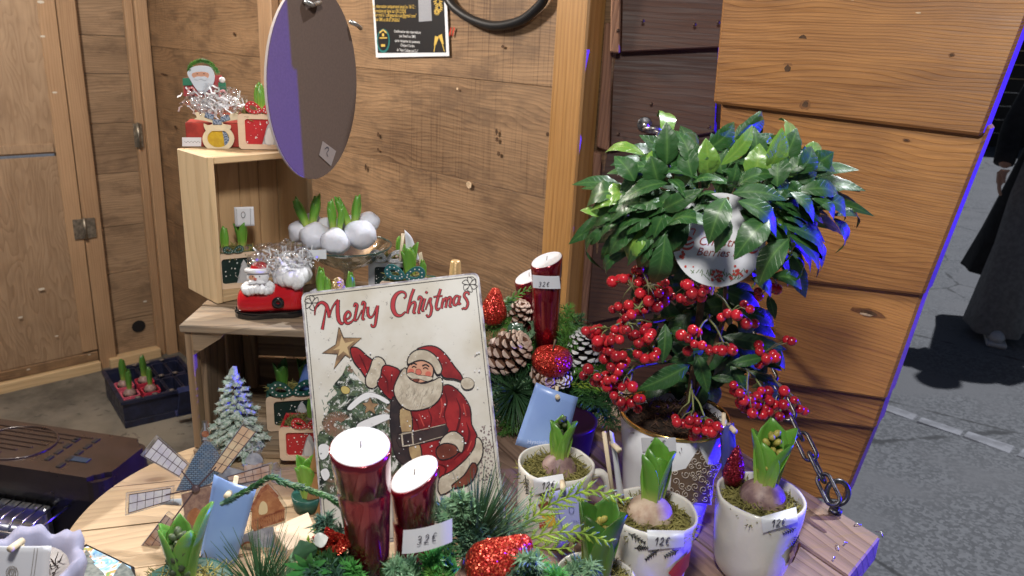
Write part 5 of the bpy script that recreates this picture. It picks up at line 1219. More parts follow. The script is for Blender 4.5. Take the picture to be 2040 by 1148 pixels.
mugR.patch('bird_print', [(1574, 1098), (1590, 1080), (1596, 1084), (1580, 1120), (1570, 1128)], MUGBROWN, 0.001)
mugR.patch('bird_print', [(1572, 1105), (1580, 1096), (1584, 1108), (1574, 1114)], MUGYEL, 0.0014)
def hy_in(mug, label, bulbmat, h, leaves, dx=0.0, dy=0.0, r=0.020, budm=None, z=0.9, grp='hyacinth bulbs in the white mugs', budh=0.7, budr=0.20, mat=HY_LEAF):
    b = mug.c + V((dx, dy, mug.H * z - 0.010))
    t = thing('hyacinth', label, 'hyacinth', b, grp)
    bulb_at(t, (0, 0, r * 0.42 + 0.001), r, bulbmat)
    top = r * 0.42 + r * 1.0
    hyacinth(t, (0, 0, top - 0.006), h, leaves, mat, wide=0.54)
    if budm: bud(t, (0, 0, top), h * budh, h * budr, budm)
    return t
hy_in(mugL, 'hyacinth shoot on a purple bulb in the left mug by the blue card', BULBP, 0.052, [(-158, 0.95, 0.20, 0.05, 0.95), (-24, 1.0, 0.26, 0.02, 1.0), (80, 1.0, 0.14, 0.04, 1.0), (165, 0.92, 0.24, 0.06, 0.9)], dx=0.004, dy=0.0, r=0.021, budm=HY_BUDD, budh=0.9, budr=0.18)
hy_in(mugM, 'green hyacinth shoot on a big pale bulb in the front mug', BULB, 0.066, [(-80, 0.84, 0.10, 0.06, 0.9), (-165, 0.86, 0.26, 0.06, 0.85), (5, 0.90, 0.24, 0.04, 0.8), (100, 1.05, 0.08, 0.04, 1.0), (200, 0.95, 0.12, 0.03, 0.7), (40, 0.7, 0.10, 0.03, 0.7)], dx=-0.002, dy=0.002, r=0.0245)
hy_in(mugR, 'opening hyacinth with yellow buds in the right-hand mug', BULBP, 0.067, [(-152, 0.82, 0.24, 0.07, 0.95), (-30, 0.84, 0.30, 0.04, 0.9), (20, 0.96, 0.40, 0.02, 0.95), (92, 1.10, 0.18, 0.06, 1.1), (165, 0.95, 0.34, 0.08, 0.85), (60, 0.9, 0.26, 0.04, 0.7)], dx=0.004, dy=0.002, r=0.0255, budm=HY_BUDY, budh=0.86, budr=0.19)
# cards on sticks
CARDTXT = pm('pale card lettering', (0.55, 0.64, 0.88), 0.4); CARDLIT = pm('blue-lit lilac card', (0.38, 0.40, 0.76), 0.35); CARDDK = pm('dark card print', (0.10, 0.12, 0.42), 0.4)  # lilac card brightened: the blue light on it is put into its colour
def card(label, corners, y, tilt, mat, bend=0.0, lines=(), stick=None, grp=None, peg=None, ang=0.0):
    o0 = on_y(sum(c[0] for c in corners) / 4, sum(c[1] for c in corners) / 4, y)
    F = frame(o0, (math.cos(ang), math.sin(ang), 0), (0.0, math.sin(tilt), math.cos(tilt)))
    t = thing('plant_card', label, 'card', F, grp)
    p = [loc2(x, y_, F) for x, y_ in corners]; vs = []; fs = []; n = 8    # tl, tr, br, bl
    for i in range(n + 1):
        for j in range(n + 1):
            u, v_ = i / n, j / n
            x = (p[0][0] * (1 - u) + p[1][0] * u) * (1 - v_) + (p[3][0] * (1 - u) + p[2][0] * u) * v_; yv = (p[0][1] * (1 - u) + p[1][1] * u) * (1 - v_) + (p[3][1] * (1 - u) + p[2][1] * u) * v_
            vs.append((x, yv, bend * (math.sin(math.pi * u) - 0.6 * v_ * v_)))
    for i in range(n):
        for j in range(n): a = i * (n + 1) + j; fs.append((a, a + 1, a + n + 2, a + n + 1))
    o = mesh('sheet', vs, fs, mat, t, True); md = o.modifiers.new('solid', 'SOLIDIFY'); md.thickness = 0.0006; md.offset = -1
    for body, x, y_, h, m_, wpx in lines:
        a = loc2(x, y_, F); hh_ = loc2(x, y_ - h, F)[1] - a[1]; tx_ = text('card_lettering', body, hh_ * 1.4, a[0], a[1], bend + 0.0012, m_, t)
    if peg:
        a = loc2(*peg, F); pg = tube('peg', [(a[0], a[1], -0.004), (a[0], a[1], 0.012)], 0.0030, STICKW, t, 10)
    if stick:
        a = [loc2(x, y_, F) for x, y_ in stick]; tube('stick', [(a[0][0], a[0][1], -0.003), (a[1][0], a[1][1], -0.003)], 0.0023, STICKW, t, 8)
    return t
c1_ = card('bent light blue card behind the left mug, below the glitter apple', [(1068, 762), (1152, 792), (1122, 905), (1026, 888)], 0.855, 0.25, CARDB, 0.007, [('Hyacinth', 1050, 880, 8, CARDTXT, 60)], stick=((1110, 770), (1090, 960)), peg=(1110, 788))
c2_ = card('small blue-lit lilac card standing in front of the left mug', [(1094, 982), (1158, 960), (1186, 1056), (1116, 1080)], 0.69, 0.1, CARDLIT, 0.003, [('HYACINTH', 1138, 1036, 4, CARDDK, 30), ('indoor', 1142, 1044, 4, CARDDK, 30)], peg=(1121, 964), stick=((1121, 962), (1140, 1100)))
F2 = c2_
strokes('card_border', [([loc2(x, y, c2_.matrix_world) for x, y in ((1104, 984), (1126, 1072))], 0.0006), ([loc2(x, y, c2_.matrix_world) for x, y in ((1150, 966), (1176, 1056))], 0.0006)], 0.0042, CARDDK, c2_)
strokes('card_drawing', [(sp2([loc2(1138 + 5 * math.cos(a), 1012 + 7 * math.sin(a), c2_.matrix_world) for a in [k * 0.9 for k in range(12)]], 3, False), 0.0005)], 0.0044, CARDDK, c2_)
c3_ = card('narrow white tag on a stick between the front mug and the big pot', [(1214, 858), (1222, 862), (1246, 998), (1232, 1000)], 0.715, 0.0, CARDW, 0.002, stick=((1206, 864), (1228, 1020)), peg=(1222, 886), ang=0.4)
CLEARB = pm('blue tinted plastic sleeve', (0.14, 0.16, 0.60), 0.2, trans=0.55, coat=0.3)
c4_ = card('blue plastic sleeve on a stick at the back of the right-hand mug', [(1433, 850), (1462, 842), (1472, 945), (1440, 958)], 0.775, 0.0, CLEARB, 0.003, stick=((1444, 826), (1446, 960)), peg=(1455, 850), ang=0.2)
o = lathe('wine_glitter_drop', [(0.0, 0.0), (0.010, 0.003), (0.0125, 0.014), (0.010, 0.028), (0.004, 0.044), (0.0, 0.050)], GLITS, None, 20, c=tuple(on_y(1458, 965, 0.772))); tag(o, 'wine red glitter drop ornament behind the blue sleeve in the right mug', 'ornament')
# hyacinth in a further mug at the bottom edge
mugF = Mug('white mug cut off by the bottom edge, left of the front mug', tuple(on_z(1176, 1252, ST)), 0.040, 0.062, hang=10, seed=14)
hy_in(mugF, 'dark green hyacinth with yellow buds at the bottom edge below the lilac card', BULBP, 0.076, [(-135, 0.95, 0.22, 0.04, 1.05), (-25, 1.0, 0.26, 0.04, 1.2), (60, 1.0, 0.24, 0.0, 1.0), (150, 0.98, 0.24, 0.02, 1.0)], r=0.018, budm=HY_BUDY, budh=0.75, budr=0.15, mat=HY_DARK)
# ------------------------------------------------------------------ printed metal sign
FS = frame(on_y(600, 587, 0.752), (0.9846, 0.0, 0.1746), (-0.1617, 0.3764, 0.9122))
sign = thing('metal_sign', 'tin sign reading Merry Christmas with a bearded man in a red suit', 'sign', FS)
def S(x, y): return loc2(590 + x / 2.443, 530 + y / 2.443, FS)
def signmat():
    m, nt, b = newmat('aged cream tin'); g = G(nt); o = g.obj()
    c = g.mix(g.rng(g.noise(o, 9.0, 5), 0.35, 0.7), (0.50, 0.45, 0.36), (0.68, 0.66, 0.62))
    c = g.mix(g.math('MULTIPLY', g.rng(g.noise(o, 130.0, 6, 0.75), 0.60, 0.68), g.rng(g.noise(o, 14.0, 2), 0.42, 0.6)), c, (0.10, 0.08, 0.09))
    g.put(b.inputs['Base Color'], c); b.inputs['Roughness'].default_value = 0.55
    return m
SGN = signmat(); SGE = pm('sign rolled edge', (0.62, 0.61, 0.64), 0.4, col2=(0.20, 0.17, 0.20), vscale=60, detail=6)
tl, tr = S(22, 132), S(888, 30)
tv = V((tr[0] - tl[0], tr[1] - tl[1], 0)); sw_ = tv.length; tv.normalize(); dv = V((tv.y, -tv.x, 0))
sh_ = sw_ * 1.40
def SL(u, v_): return (tl[0] + tv.x * u * sw_ + dv.x * v_ * sh_, tl[1] + tv.y * u * sw_ + dv.y * v_ * sh_)
def rr_sign(m_, r):
    return [SL(*p) for p in [(x, y) for x, y in rrect(m_, m_ / 1.42, 1 - m_, 1 - m_ / 1.42, r, 5)]]
prism('plate', rr_sign(0.0, 0.03), -0.002, 0.0, SGE, sign, 0.0006)
poly('printed_face', rr_sign(0.010, 0.028), 0.0003, SGN, sign)
LINE = pm('dark outline print', (0.020, 0.014, 0.018), 0.4); CRM = pm('cream fur print', (0.58, 0.52, 0.42), 0.45, col2=(0.42, 0.36, 0.28), vscale=120)
REDS = pm('red suit print', (0.34, 0.022, 0.025), 0.4, col2=(0.17, 0.010, 0.014), vscale=45); SKIN = pm('skin print', (0.58, 0.30, 0.20), 0.4); ROSE = pm('rosy print', (0.55, 0.14, 0.10), 0.4); BLK = pm('soft black print', (0.022, 0.018, 0.022), 0.4, col2=(0.05, 0.035, 0.035), vscale=60)
TAN = pm('tan fur print', (0.46, 0.33, 0.17), 0.45, col2=(0.34, 0.23, 0.12), vscale=120); BRN = pm('brown glove print', (0.20, 0.055, 0.035), 0.4, col2=(0.12, 0.03, 0.02), vscale=60); STG = pm('gilt star print', (0.36, 0.23, 0.12), 0.4, col2=(0.18, 0.11, 0.07), vscale=70); WHT = pm('white snow print', (0.74, 0.74, 0.76), 0.4)
def treemat():
    m, nt, b = newmat('printed snowy tree'); g = G(nt); o = g.obj()
    n1 = g.noise(o, 85.0, 5, 0.7, 1.2); n2 = g.noise(o, 30.0, 3, 0.6, 0.6); v_ = g.vor(o, 190.0)
    c = g.mix(g.rng(n1, 0.40, 0.60), (0.014, 0.022, 0.016), (0.10, 0.14, 0.08)); c = g.mix(g.rng(n2, 0.54, 0.62), c, (0.20, 0.13, 0.09))
    c = g.mix(g.rng(g.noise(o, 60.0, 5, 0.75, 2.0), 0.55, 0.60), c, (0.62, 0.62, 0.60)); c = g.mix(g.rng(v_, 0.10, 0.16, 1.0, 0.0), c, (0.70, 0.70, 0.70))
    g.put(b.inputs['Base Color'], c); b.inputs['Roughness'].default_value = 0.4; return m
TREE = treemat()
lay = [0.0006]
def art(pts, mat, name, outline=0.0013, smooth=True, k=3):
    p = [S(x, y) for x, y in pts]; p = sp2(p, k) if smooth else p
    lay[0] += 0.00004
    if outline:
        lp = p + [p[0], p[1]]; strokes(name + '_outline', [(lp, outline * 2)], lay[0], LINE, sign)
    lay[0] += 0.00004
    return poly(name, p, lay[0], mat, sign)
art([(255, 478), (225, 530), (180, 585), (200, 620), (150, 665), (165, 690), (125, 760), (140, 790), (105, 830), (115, 1000), (130, 1110), (300, 1118), (480, 1100), (515, 900), (480, 740), (470, 650), (420, 600), (350, 585), (300, 540)], TREE, 'tree_print', 0)
lsn = []
rs = random.Random(8)
for _ in range(190):
    x, y = rs.uniform(130, 470), rs.uniform(500, 800); a = rs.uniform(0, 6.28); L = rs.uniform(10, 26)
    if abs(x - 265) < (y - 470) * 0.75: lsn.append(([S(x, y), S(x + L * math.cos(a), y + L * math.sin(a))], 0.0007))
strokes('tree_needles', lsn, 0.00075, pm('grey green print', (0.10, 0.16, 0.12), 0.4), sign)['kind'] = 'stuff'
# fan bow, ribbons, small star and white drifts on the tree
lsn = []
for k in range(26):
    a = rad(100 + k * 9); lsn.append(([S(200 + 18 * math.cos(a), 770 + 16 * math.sin(a)), S(200 + 70 * math.cos(a), 770 + 62 * math.sin(a))], 0.0010))
strokes('bow_print', lsn, 0.0008, pm('rust brown print', (0.24, 0.13, 0.09), 0.4), sign)
art([(250, 690), (300, 640), (350, 615), (410, 630), (455, 660), (440, 670), (380, 640), (320, 660), (270, 700)], WHT, 'snow_print', 0.0004)
art([(300, 770), (360, 740), (430, 720), (470, 735), (420, 760), (350, 790), (300, 800)], WHT, 'snow_print', 0.0004)
art([(110, 880), (140, 865), (165, 885), (150, 930), (120, 940)], WHT, 'snow_print', 0.0004); art([(120, 1000), (150, 985), (165, 1020), (140, 1045)], WHT, 'snow_print', 0.0004)
art([(360, 640), (372, 668), (402, 672), (380, 690), (386, 720), (360, 702), (336, 716), (344, 686), (322, 668), (350, 664)], STG, 'small_star_print', 0.0006, False)
art([(222, 590), (240, 585), (262, 598), (258, 618), (236, 622), (222, 608)], pm('ochre print', (0.50, 0.40, 0.14), 0.4), 'bauble_print', 0.0006)
art([(210, 300), (232, 352), (318, 352), (264, 398), (292, 470), (240, 432), (185, 500), (204, 428), (130, 424), (196, 384)], STG, 'star_print', 0.0008, False)
art([(222, 340), (240, 375), (285, 365), (250, 395), (262, 440), (232, 415), (205, 440), (214, 405), (180, 410), (212, 388)], pm('light gilt print', (0.55, 0.40, 0.22), 0.4), 'star_glow', 0, False)
# the man: arm, body, head
art([(268, 405), (300, 402), (345, 440), (385, 480), (352, 545), (318, 505), (285, 465)], REDS, 'sleeve_print')
art([(380, 452), (412, 448), (435, 480), (420, 540), (385, 590), (350, 585), (342, 548), (362, 500)], CRM, 'cuff_print')
art([(425, 492), (455, 488), (505, 512), (485, 560), (480, 640), (450, 640), (400, 575), (415, 540)], REDS, 'sleeve_print')
art([(474, 640), (518, 690), (512, 760), (515, 830), (560, 890), (690, 900), (690, 945), (600, 975), (520, 960), (480, 900), (462, 760)], BLK, 'coat_shadow_print')
art([(520, 690), (600, 700), (680, 610), (740, 580), (800, 620), (845, 690), (852, 770), (878, 825), (868, 880), (820, 945), (760, 1000), (700, 1040), (690, 960), (560, 900), (545, 800)], REDS, 'coat_print')
art([(700, 1035), (760, 1000), (830, 940), (872, 880), (880, 835), (905, 865), (902, 930), (860, 990), (790, 1060), (705, 1110)], CRM, 'hem_print')
art([(760, 1070), (820, 1020), (860, 960), (880, 985), (850, 1050), (790, 1075)], BRN, 'boot_print')
art([(508, 700), (556, 706), (562, 806), (518, 812)], TAN, 'trim_print'); art([(552, 872), (600, 866), (608, 945), (566, 940)], TAN, 'trim_print')
art([(498, 818), (560, 808), (640, 800), (728, 768), (732, 826), (650, 852), (570, 872), (504, 878)], BLK, 'belt_print', 0.0008, True, 2)
strokes('buckle_print', [([S(516, 816), S(566, 808), S(572, 868), S(522, 876), S(516, 816)], 0.0017), ([S(504, 820), S(728, 770)], 0.0006), ([S(575, 868), S(732, 824)], 0.0006)], lay[0] + 0.00006, CRM, sign)
lay[0] += 0.0001
FOLD = pm('dark fold print', (0.10, 0.006, 0.010), 0.4); LITE = pm('light red print', (0.48, 0.06, 0.05), 0.4)
for pts, wd_ in (([(720, 600), (735, 660), (722, 720), (735, 770)], [2, 9, 7, 2]), ([(560, 720), (590, 760), (600, 795)], [2, 8, 2]), ([(640, 690), (660, 740), (650, 795)], [1, 7, 2]), ([(780, 640), (800, 700), (790, 780), (760, 850)], [2, 8, 10, 3]), ([(830, 760), (845, 820), (820, 890), (770, 940)], [2, 10, 9, 3]), ([(690, 960), (730, 980), (720, 1020)], [2, 10, 3]), ([(420, 520), (445, 560), (450, 620)], [2, 7, 2]), ([(310, 430), (330, 470), (350, 520)], [2, 7, 2]), ([(470, 510), (465, 560)], [2, 5])):
    q = sp2([S(*p) for p in pts], 4, False); wds = [wd_[min(len(wd_) - 1, i // 4)] * (1 - (i % 4) / 4) + wd_[min(len(wd_) - 1, i // 4 + 1)] * ((i % 4) / 4) for i in range(len(q))]; strokes('fold_print', [(q, [w_ * 0.00024 for w_ in wds])], lay[0] + 0.00004, FOLD, sign)
for pts in ([(700, 620), (712, 680), (700, 740)], [(815, 670), (828, 730)], [(600, 720), (625, 780)], [(855, 850), (835, 900)]): strokes('highlight_print', [(sp2([S(*p) for p in pts], 4, False), 0.0012)], lay[0] + 0.00005, LITE, sign)
lay[0] += 0.0001
art([(702, 862), (728, 824), (772, 806), (815, 842), (806, 905), (770, 875), (722, 882)], CRM, 'cuff_print')
art([(686, 892), (722, 866), (772, 874), (786, 905), (748, 932), (700, 936)], BRN, 'glove_print')
art([(532, 498), (560, 540), (610, 575), (670, 560), (706, 545), (712, 590), (700, 640), (650, 685), (560, 700), (505, 665), (480, 605), (500, 545)], CRM, 'beard_print')
lsn = []
for _ in range(60):
    x, y = rs.uniform(500, 695), rs.uniform(570, 680)
    if (x - 600) ** 2 / 100 ** 2 + (y - 600) ** 2 / 85 ** 2 < 1: lsn.append((sp2([S(x, y), S(x + rs.uniform(-6, 6), y + 14), S(x - 10, y + 26)], 2, False), 0.0005))
strokes('beard_lines', lsn, lay[0] + 0.00006, pm('grey hair lines', (0.36, 0.31, 0.25), 0.45), sign)['kind'] = 'stuff'
art([(552, 488), (590, 460), (640, 462), (665, 490), (664, 532), (640, 556), (600, 566), (560, 548), (544, 520)], SKIN, 'face_print')
for cx, cy in ((562, 512), (645, 525)): art([(cx + 15 * math.cos(a), cy + 13 * math.sin(a)) for a in (0, 1.05, 2.1, 3.14, 4.19, 5.24)], ROSE, 'cheek_print', 0)
art([(588, 505), (604, 503), (612, 520), (600, 530), (586, 522)], ROSE, 'nose_print', 0.0004)
art([(540, 528), (565, 518), (596, 532), (630, 535), (668, 545), (640, 560), (600, 548), (570, 548)], CRM, 'moustache_print', 0.0005)
art([(572, 550), (600, 552), (596, 562), (580, 562)], BRN, 'mouth_print', 0.0003)
strokes('eye_print', [(sp2([S(566, 494), S(577, 488), S(588, 495)], 3, False), 0.0010), (sp2([S(620, 500), S(632, 494), S(645, 502)], 3, False), 0.0010), (sp2([S(560, 480), S(575, 473), S(590, 480)], 3, False), 0.0014), (sp2([S(616, 486), S(634, 480), S(650, 490)], 3, False), 0.0014)], lay[0] + 0.00008, LINE, sign)
lay[0] += 0.0001
art([(590, 412), (640, 392), (690, 400), (735, 440), (770, 490), (802, 530), (808, 556), (770, 545), (720, 538), (700, 490), (660, 440)], REDS, 'hat_print')
art([(548, 474), (556, 438), (590, 412), (640, 414), (684, 446), (710, 500), (690, 526), (664, 478), (620, 456), (580, 462)], CRM, 'hat_fur_print')
art([(806, 560), (822, 545), (850, 548), (868, 570), (855, 594), (825, 598), (808, 582)], CRM, 'pompom_print', 0.0005)
vs = []; fs = []
for _ in range(230):
    x, y = rs.uniform(110, 900), rs.uniform(420, 1060); r = rs.choice((1.3, 1.8, 2.4, 3.0, 4.5)); o_ = len(vs)
    if 540 < x < 700 and 450 < y < 600: continue
    for k in range(7): q = S(x + r * math.cos(k * 0.9), y + r * math.sin(k * 0.9)); vs.append((q[0], q[1], lay[0] + 0.00012))
    fs.append(tuple(range(o_, o_ + 7))[::-1])
mesh('snowflake_print', vs, fs, WHT, sign)['kind'] = 'stuff'
vs = []; fs = []
for _ in range(150):
    x, y = rs.uniform(870, 960), rs.uniform(780, 1060); r = rs.uniform(2.0, 5.0)
    if x < 870 + (1060 - y) * 0.1: continue
    o_ = len(vs)
    for k in range(7): q = S(x + r * math.cos(k * 0.9), y + r * math.sin(k * 0.9)); vs.append((q[0], q[1], 0.0009))
    fs.append(tuple(range(o_, o_ + 7))[::-1])
mesh('shrub_print', vs, fs, pm('taupe print', (0.28, 0.22, 0.21), 0.4, col2=(0.14, 0.10, 0.11), vscale=90), sign)['kind'] = 'stuff'
# border line and corner flourishes
bd = rr_sign(0.022, 0.02); strokes('border_line', [(bd + bd[:1], 0.0007)], 0.0007, LINE, sign)
for u, v_, fx, fy in ((0.06, 0.045, 1, 1), (0.945, 0.045, -1, 1)):
    q = SL(u, v_); ls = []
    for k in range(6):
        a = k * 1.05; ls.append((sp2([(q[0], q[1]), (q[0] + 0.006 * math.cos(a), q[1] + 0.006 * math.sin(a)), (q[0] + 0.008 * math.cos(a + 0.7), q[1] + 0.008 * math.sin(a + 0.7)), (q[0] + 0.003 * math.cos(a + 1), q[1] + 0.003 * math.sin(a + 1))], 4, False), 0.0007))
    strokes('corner_flourish', ls, 0.0008, LINE, sign)
# lettering
LET = [([(92, 240), (94, 212), (106, 188), (126, 178), (146, 190), (156, 215), (162, 252)], [3, 5, 8, 12, 15, 15, 10]), ([(146, 205), (138, 255), (128, 310)], [4, 8, 12]), ([(162, 252), (172, 215), (188, 185), (206, 165)], [5, 5, 6, 9]), ([(205, 165), (203, 215), (208, 262), (222, 282), (232, 274)], [14, 17, 16, 9, 4]),
 ([(236, 262), (258, 254), (266, 236), (254, 222), (240, 240), (238, 264), (250, 280), (270, 272), (284, 256)], [5, 6, 7, 9, 12, 13, 10, 7, 4]), ([(282, 200), (288, 184), (298, 192), (294, 215), (286, 262), (298, 264)], [6, 9, 10, 10, 10, 4]), ([(298, 264), (310, 240), (322, 214)], [3, 3, 4]), ([(320, 192), (326, 176), (336, 184), (332, 208), (324, 256), (336, 258)], [6, 9, 10, 10, 10, 4]),
 ([(350, 198), (350, 232), (360, 250), (376, 240), (392, 200)], [11, 12, 10, 5, 5]), ([(398, 192), (392, 240), (384, 290), (370, 294), (366, 282)], [11, 12, 10, 7, 5]),
 ([(524, 158), (534, 150), (532, 134), (514, 126), (490, 138), (474, 168), (472, 205), (486, 236), (510, 242), (534, 222)], [5, 5, 7, 9, 15, 20, 20, 15, 8, 4]), ([(574, 112), (560, 150), (548, 200), (542, 232)], [11, 11, 11, 9]), ([(546, 220), (560, 186), (576, 176), (580, 192), (572, 226), (584, 228)], [4, 6, 9, 11, 10, 4]), ([(594, 168), (600, 150), (612, 158), (606, 180), (596, 226), (606, 226)], [6, 9, 10, 9, 9, 4]), ([(628, 158), (620, 190), (614, 216), (626, 218)], [9, 10, 9, 4]), ([(632, 134), (638, 124)], [10, 8]),
 ([(630, 214), (646, 170), (656, 158), (654, 180), (660, 205), (654, 238), (642, 248), (634, 236)], [3, 5, 9, 9, 11, 9, 6, 5]), ([(704, 112), (692, 150), (682, 196), (688, 214), (700, 204)], [10, 11, 11, 8, 4]), ([(668, 152), (690, 148), (714, 146)], [4, 6, 4]), ([(718, 156), (712, 182), (708, 208)], [8, 10, 9]), ([(712, 186), (726, 158), (734, 164), (728, 204)], [4, 8, 10, 9]), ([(730, 182), (744, 154), (754, 160), (748, 196), (760, 196)], [4, 8, 10, 10, 4]),
 ([(794, 152), (780, 146), (768, 164), (768, 186), (780, 190), (792, 168)], [6, 8, 11, 11, 7, 5]), ([(798, 144), (792, 170), (792, 186), (804, 182)], [9, 10, 8, 4]), ([(842, 142), (838, 130), (824, 130), (818, 146), (830, 164), (836, 186), (826, 208), (812, 204)], [5, 7, 9, 10, 11, 10, 8, 6]), ([(806, 212), (814, 206)], [5, 5])]
KP = sw_ / 866
for (pts, wd) in LET:
    q = [S(x, y) for x, y in pts]; n = len(q); k = 4; sm = sp2(q, k, False); wds = []
    for i in range(n - 1):
        for j in range(k): wds.append((wd[i] * (1 - j / k) + wd[i + 1] * j / k) * KP)
    wds.append(wd[-1] * KP)
    strokes('lettering_edge', [(sm, [w_ + 5.5 * KP for w_ in wds])], 0.00072, LINE, sign)
    strokes('lettering', [(sm, [max(0.0004, w_ * 0.92) for w_ in wds])], 0.00088, REDPRINT, sign)
# dents
# ------------------------------------------------------------------ candle arrangements
def candle(par, top, bot, y, rt, rb_, slant=(0.0, 0.0), name='candle_glass', groove=0.2, wax_in=0.003, yb=None, dip=0.0):
    T, B = on_y(*top, y), on_y(*bot, y if yb is None else yb); ax = (T - B); H = ax.length
    za = ax.normalized(); xa_ = (V((1, 0, 0)) - za * za.x).normalized(); F = par.matrix_world.inverted() @ frame(B, xa_, za.cross(xa_))
    def fn(p, k, a):
        f = max(0, (p.z / H - 0.75) / 0.25); return V((p.x, p.y, p.z + f * (slant[0] * p.x + slant[1] * p.y)))
    g_ = H * (1 - groove)
    def R_(z): return rb_ + (rt - rb_) * z / H
    pr = [(0, 0), (rb_, 0), (R_(H * 0.3), H * 0.3), (R_(H * 0.55), H * 0.55), (R_(g_ - 0.003), g_ - 0.003), (R_(g_) - 0.0012, g_), (R_(g_ + 0.003), g_ + 0.003), (R_(H * 0.95), H * 0.95), (rt, H), (rt - 0.0012, H + 0.0006), (rt - 0.0022, H - 0.001), (rt - 0.0025, H - 0.012)]
    g = lathe(name, pr, GLASSRED, par, 40, fn=fn, caps=False); g.matrix_local = F
    wz = H - 0.0008
    wx = lathe('wax', [(rt - 0.0028, wz - 0.012), (rt - 0.0010, wz + 0.0010), (rt - 0.0014, wz + 0.0022), (rt * 0.85, wz + 0.0016 - dip), (rt * 0.4, wz + 0.001 - dip), (0, wz + 0.001 - dip)], WAX, g, 40, fn=fn, caps=False)
    tube('wick', [(0, 0, wz - 0.002 - dip), (0.0004, 0, wz + 0.006), (0.001, 0.0005, wz + 0.007)], 0.0006, WICK, g, 6)
    return g, T, B
def wrap_label(par, corners, y, depth, txt, x, yy, h, slope):
    F = frame(on_y(sum(c[0] for c in corners) / 4, sum(c[1] for c in corners) / 4, y), (1, 0, 0.02), (0, 0.08, 1))
    lab = node('price_label', par); lab.matrix_local = par.matrix_world.inverted() @ F
    p = [loc2(a, b_, F) for a, b_ in corners]; n = 10; vs = []; fs = []
    for i in range(n + 1):
        u = i / n; t = (p[0][0] * (1 - u) + p[1][0] * u, p[0][1] * (1 - u) + p[1][1] * u); b_ = (p[3][0] * (1 - u) + p[2][0] * u, p[3][1] * (1 - u) + p[2][1] * u); z = depth * (4 * u * (1 - u) - 0.6)
        vs += [(t[0], t[1], z), (b_[0], b_[1], z)]
    for i in range(n): fs.append((2 * i, 2 * i + 1, 2 * i + 3, 2 * i + 2))
    o = mesh('sticker', vs, fs, STICKER, lab, True)
    ls = []; cx = x
    for ch in txt:
        for stt in HAND[ch]:
            ls.append((sp2([loc2(cx + q[0] * h * 0.85 + q[1] * h * 0.18, yy - q[1] * h + slope * (cx + q[0] * h - x), F) for q in stt], 3, False), 0.0007))
        cx += h * 0.85
    strokes('price_writing', ls, depth * 0.45 + 0.0012, INK, lab)
# --- back arrangement
def Z2(x, y): return (940 + x / 2.869, 480 + y / 2.869)
YA = 1.06
ab = on_z(1120, 905, ST)
arrB = thing('candle_arrangement', 'evergreen arrangement with two red candles, glitter apple and cones behind the sign', 'arrangement', ab)
PURP = pm('dark purple pot', (0.03, 0.008, 0.032), 0.35)
lathe('pot', [(0, 0), (0.034, 0), (0.038, 0.004), (0.044, 0.05), (0.046, 0.055), (0.041, 0.055), (0, 0.045)], PURP, arrB, 40)
g1, T1, B1 = candle(arrB, Z2(268 + 60, 205), Z2(372, 560), YA + 0.035, 0.0225, 0.019, (0.25, 0.12))
g2, T2, B2 = candle(arrB, (1089, 519), (1087, 700), YA - 0.01, 0.0222, 0.0165, (0.30, 0.16), wax_in=0.0015)
wrap_label(arrB, [Z2(346, 196), Z2(500, 203), Z2(508, 276), Z2(349, 270)], YA - 0.034, 0.004, '32e', 1073, 570, 9, 0.02)
hub = on_y(1090, 790, YA)
def P2(x, y, dy=0.0): return on_y(*Z2(x, y), YA + dy)
GRN = [((250, 520), (70, 500), FIRL, -.01, .02), ((240, 500), (100, 420), FIRL, 0, 0), ((260, 480), (215, 340), FROST, .0, .01), ((330, 560), (390, 480), FROST, -.02, 0), ((300, 600), (270, 500), FROST, 0, .02), ((470, 600), (560, 390), FIRL, .01, .02), ((500, 620), (620, 440), FIR, .02, .03), ((480, 640), (690, 560), FIR, .01, .02), ((560, 700), (760, 690), FIR, 0, 0), ((540, 760), (800, 720), FIRL, -.01, -.01), ((360, 760), (180, 640), FIR, .02, .02), ((300, 800), (90, 760), FIR, 0, .01), ((300, 860), (100, 900), FIR, 0, 0), ((330, 900), (140, 1010), FIR, -.02, -.02), ((340, 920), (170, 1090), FIRL, -.03, -.03), ((350, 930), (300, 1120), FIRL, -.03, -.04), ((560, 820), (790, 860), LIME, -.03, -.04), ((560, 860), (740, 950), FIR, -.03, -.04), ((600, 900), (790, 1000), FIR, -.02, -.03), ((620, 940), (830, 1060), FIR, -.02, -.02), ((600, 880), (840, 900), FIR, 0, 0), ((590, 860), (850, 800), FIRL, .01, .01), ((420, 700), (380, 640), FIR, 0, -.01), ((560, 640), (640, 500), FROST, .02, .02), ((200, 760), (80, 680), FIR, .01, .02), ((640, 820), (900, 760), FIR, .0, .02), ((660, 900), (900, 960), FIR, .0, .02)]
for (x0, y0), (x1, y1), mt, d0, d1 in GRN:
    a = P2(x0, y0, d0); b_ = P2(x1, y1, d1); m_ = (a + b_) / 2 + V((0, 0, 0.006))
    if mt is LIME: cypress(arrB, [a, m_, b_], mt, 0.018, V((0, -0.6, 0.8)), 0.0010)
    elif mt is FROST: fir(arrB, [a, m_, b_], mt, 0.009, 2600, 0.0008, 0.1, 0.9, side=4, stem=0.0014)
    else: fir(arrB, [a, m_, b_], mt, 0.015, 1500, 0.0006, 0.45, 0.55, side=5)
rg = random.Random(21)
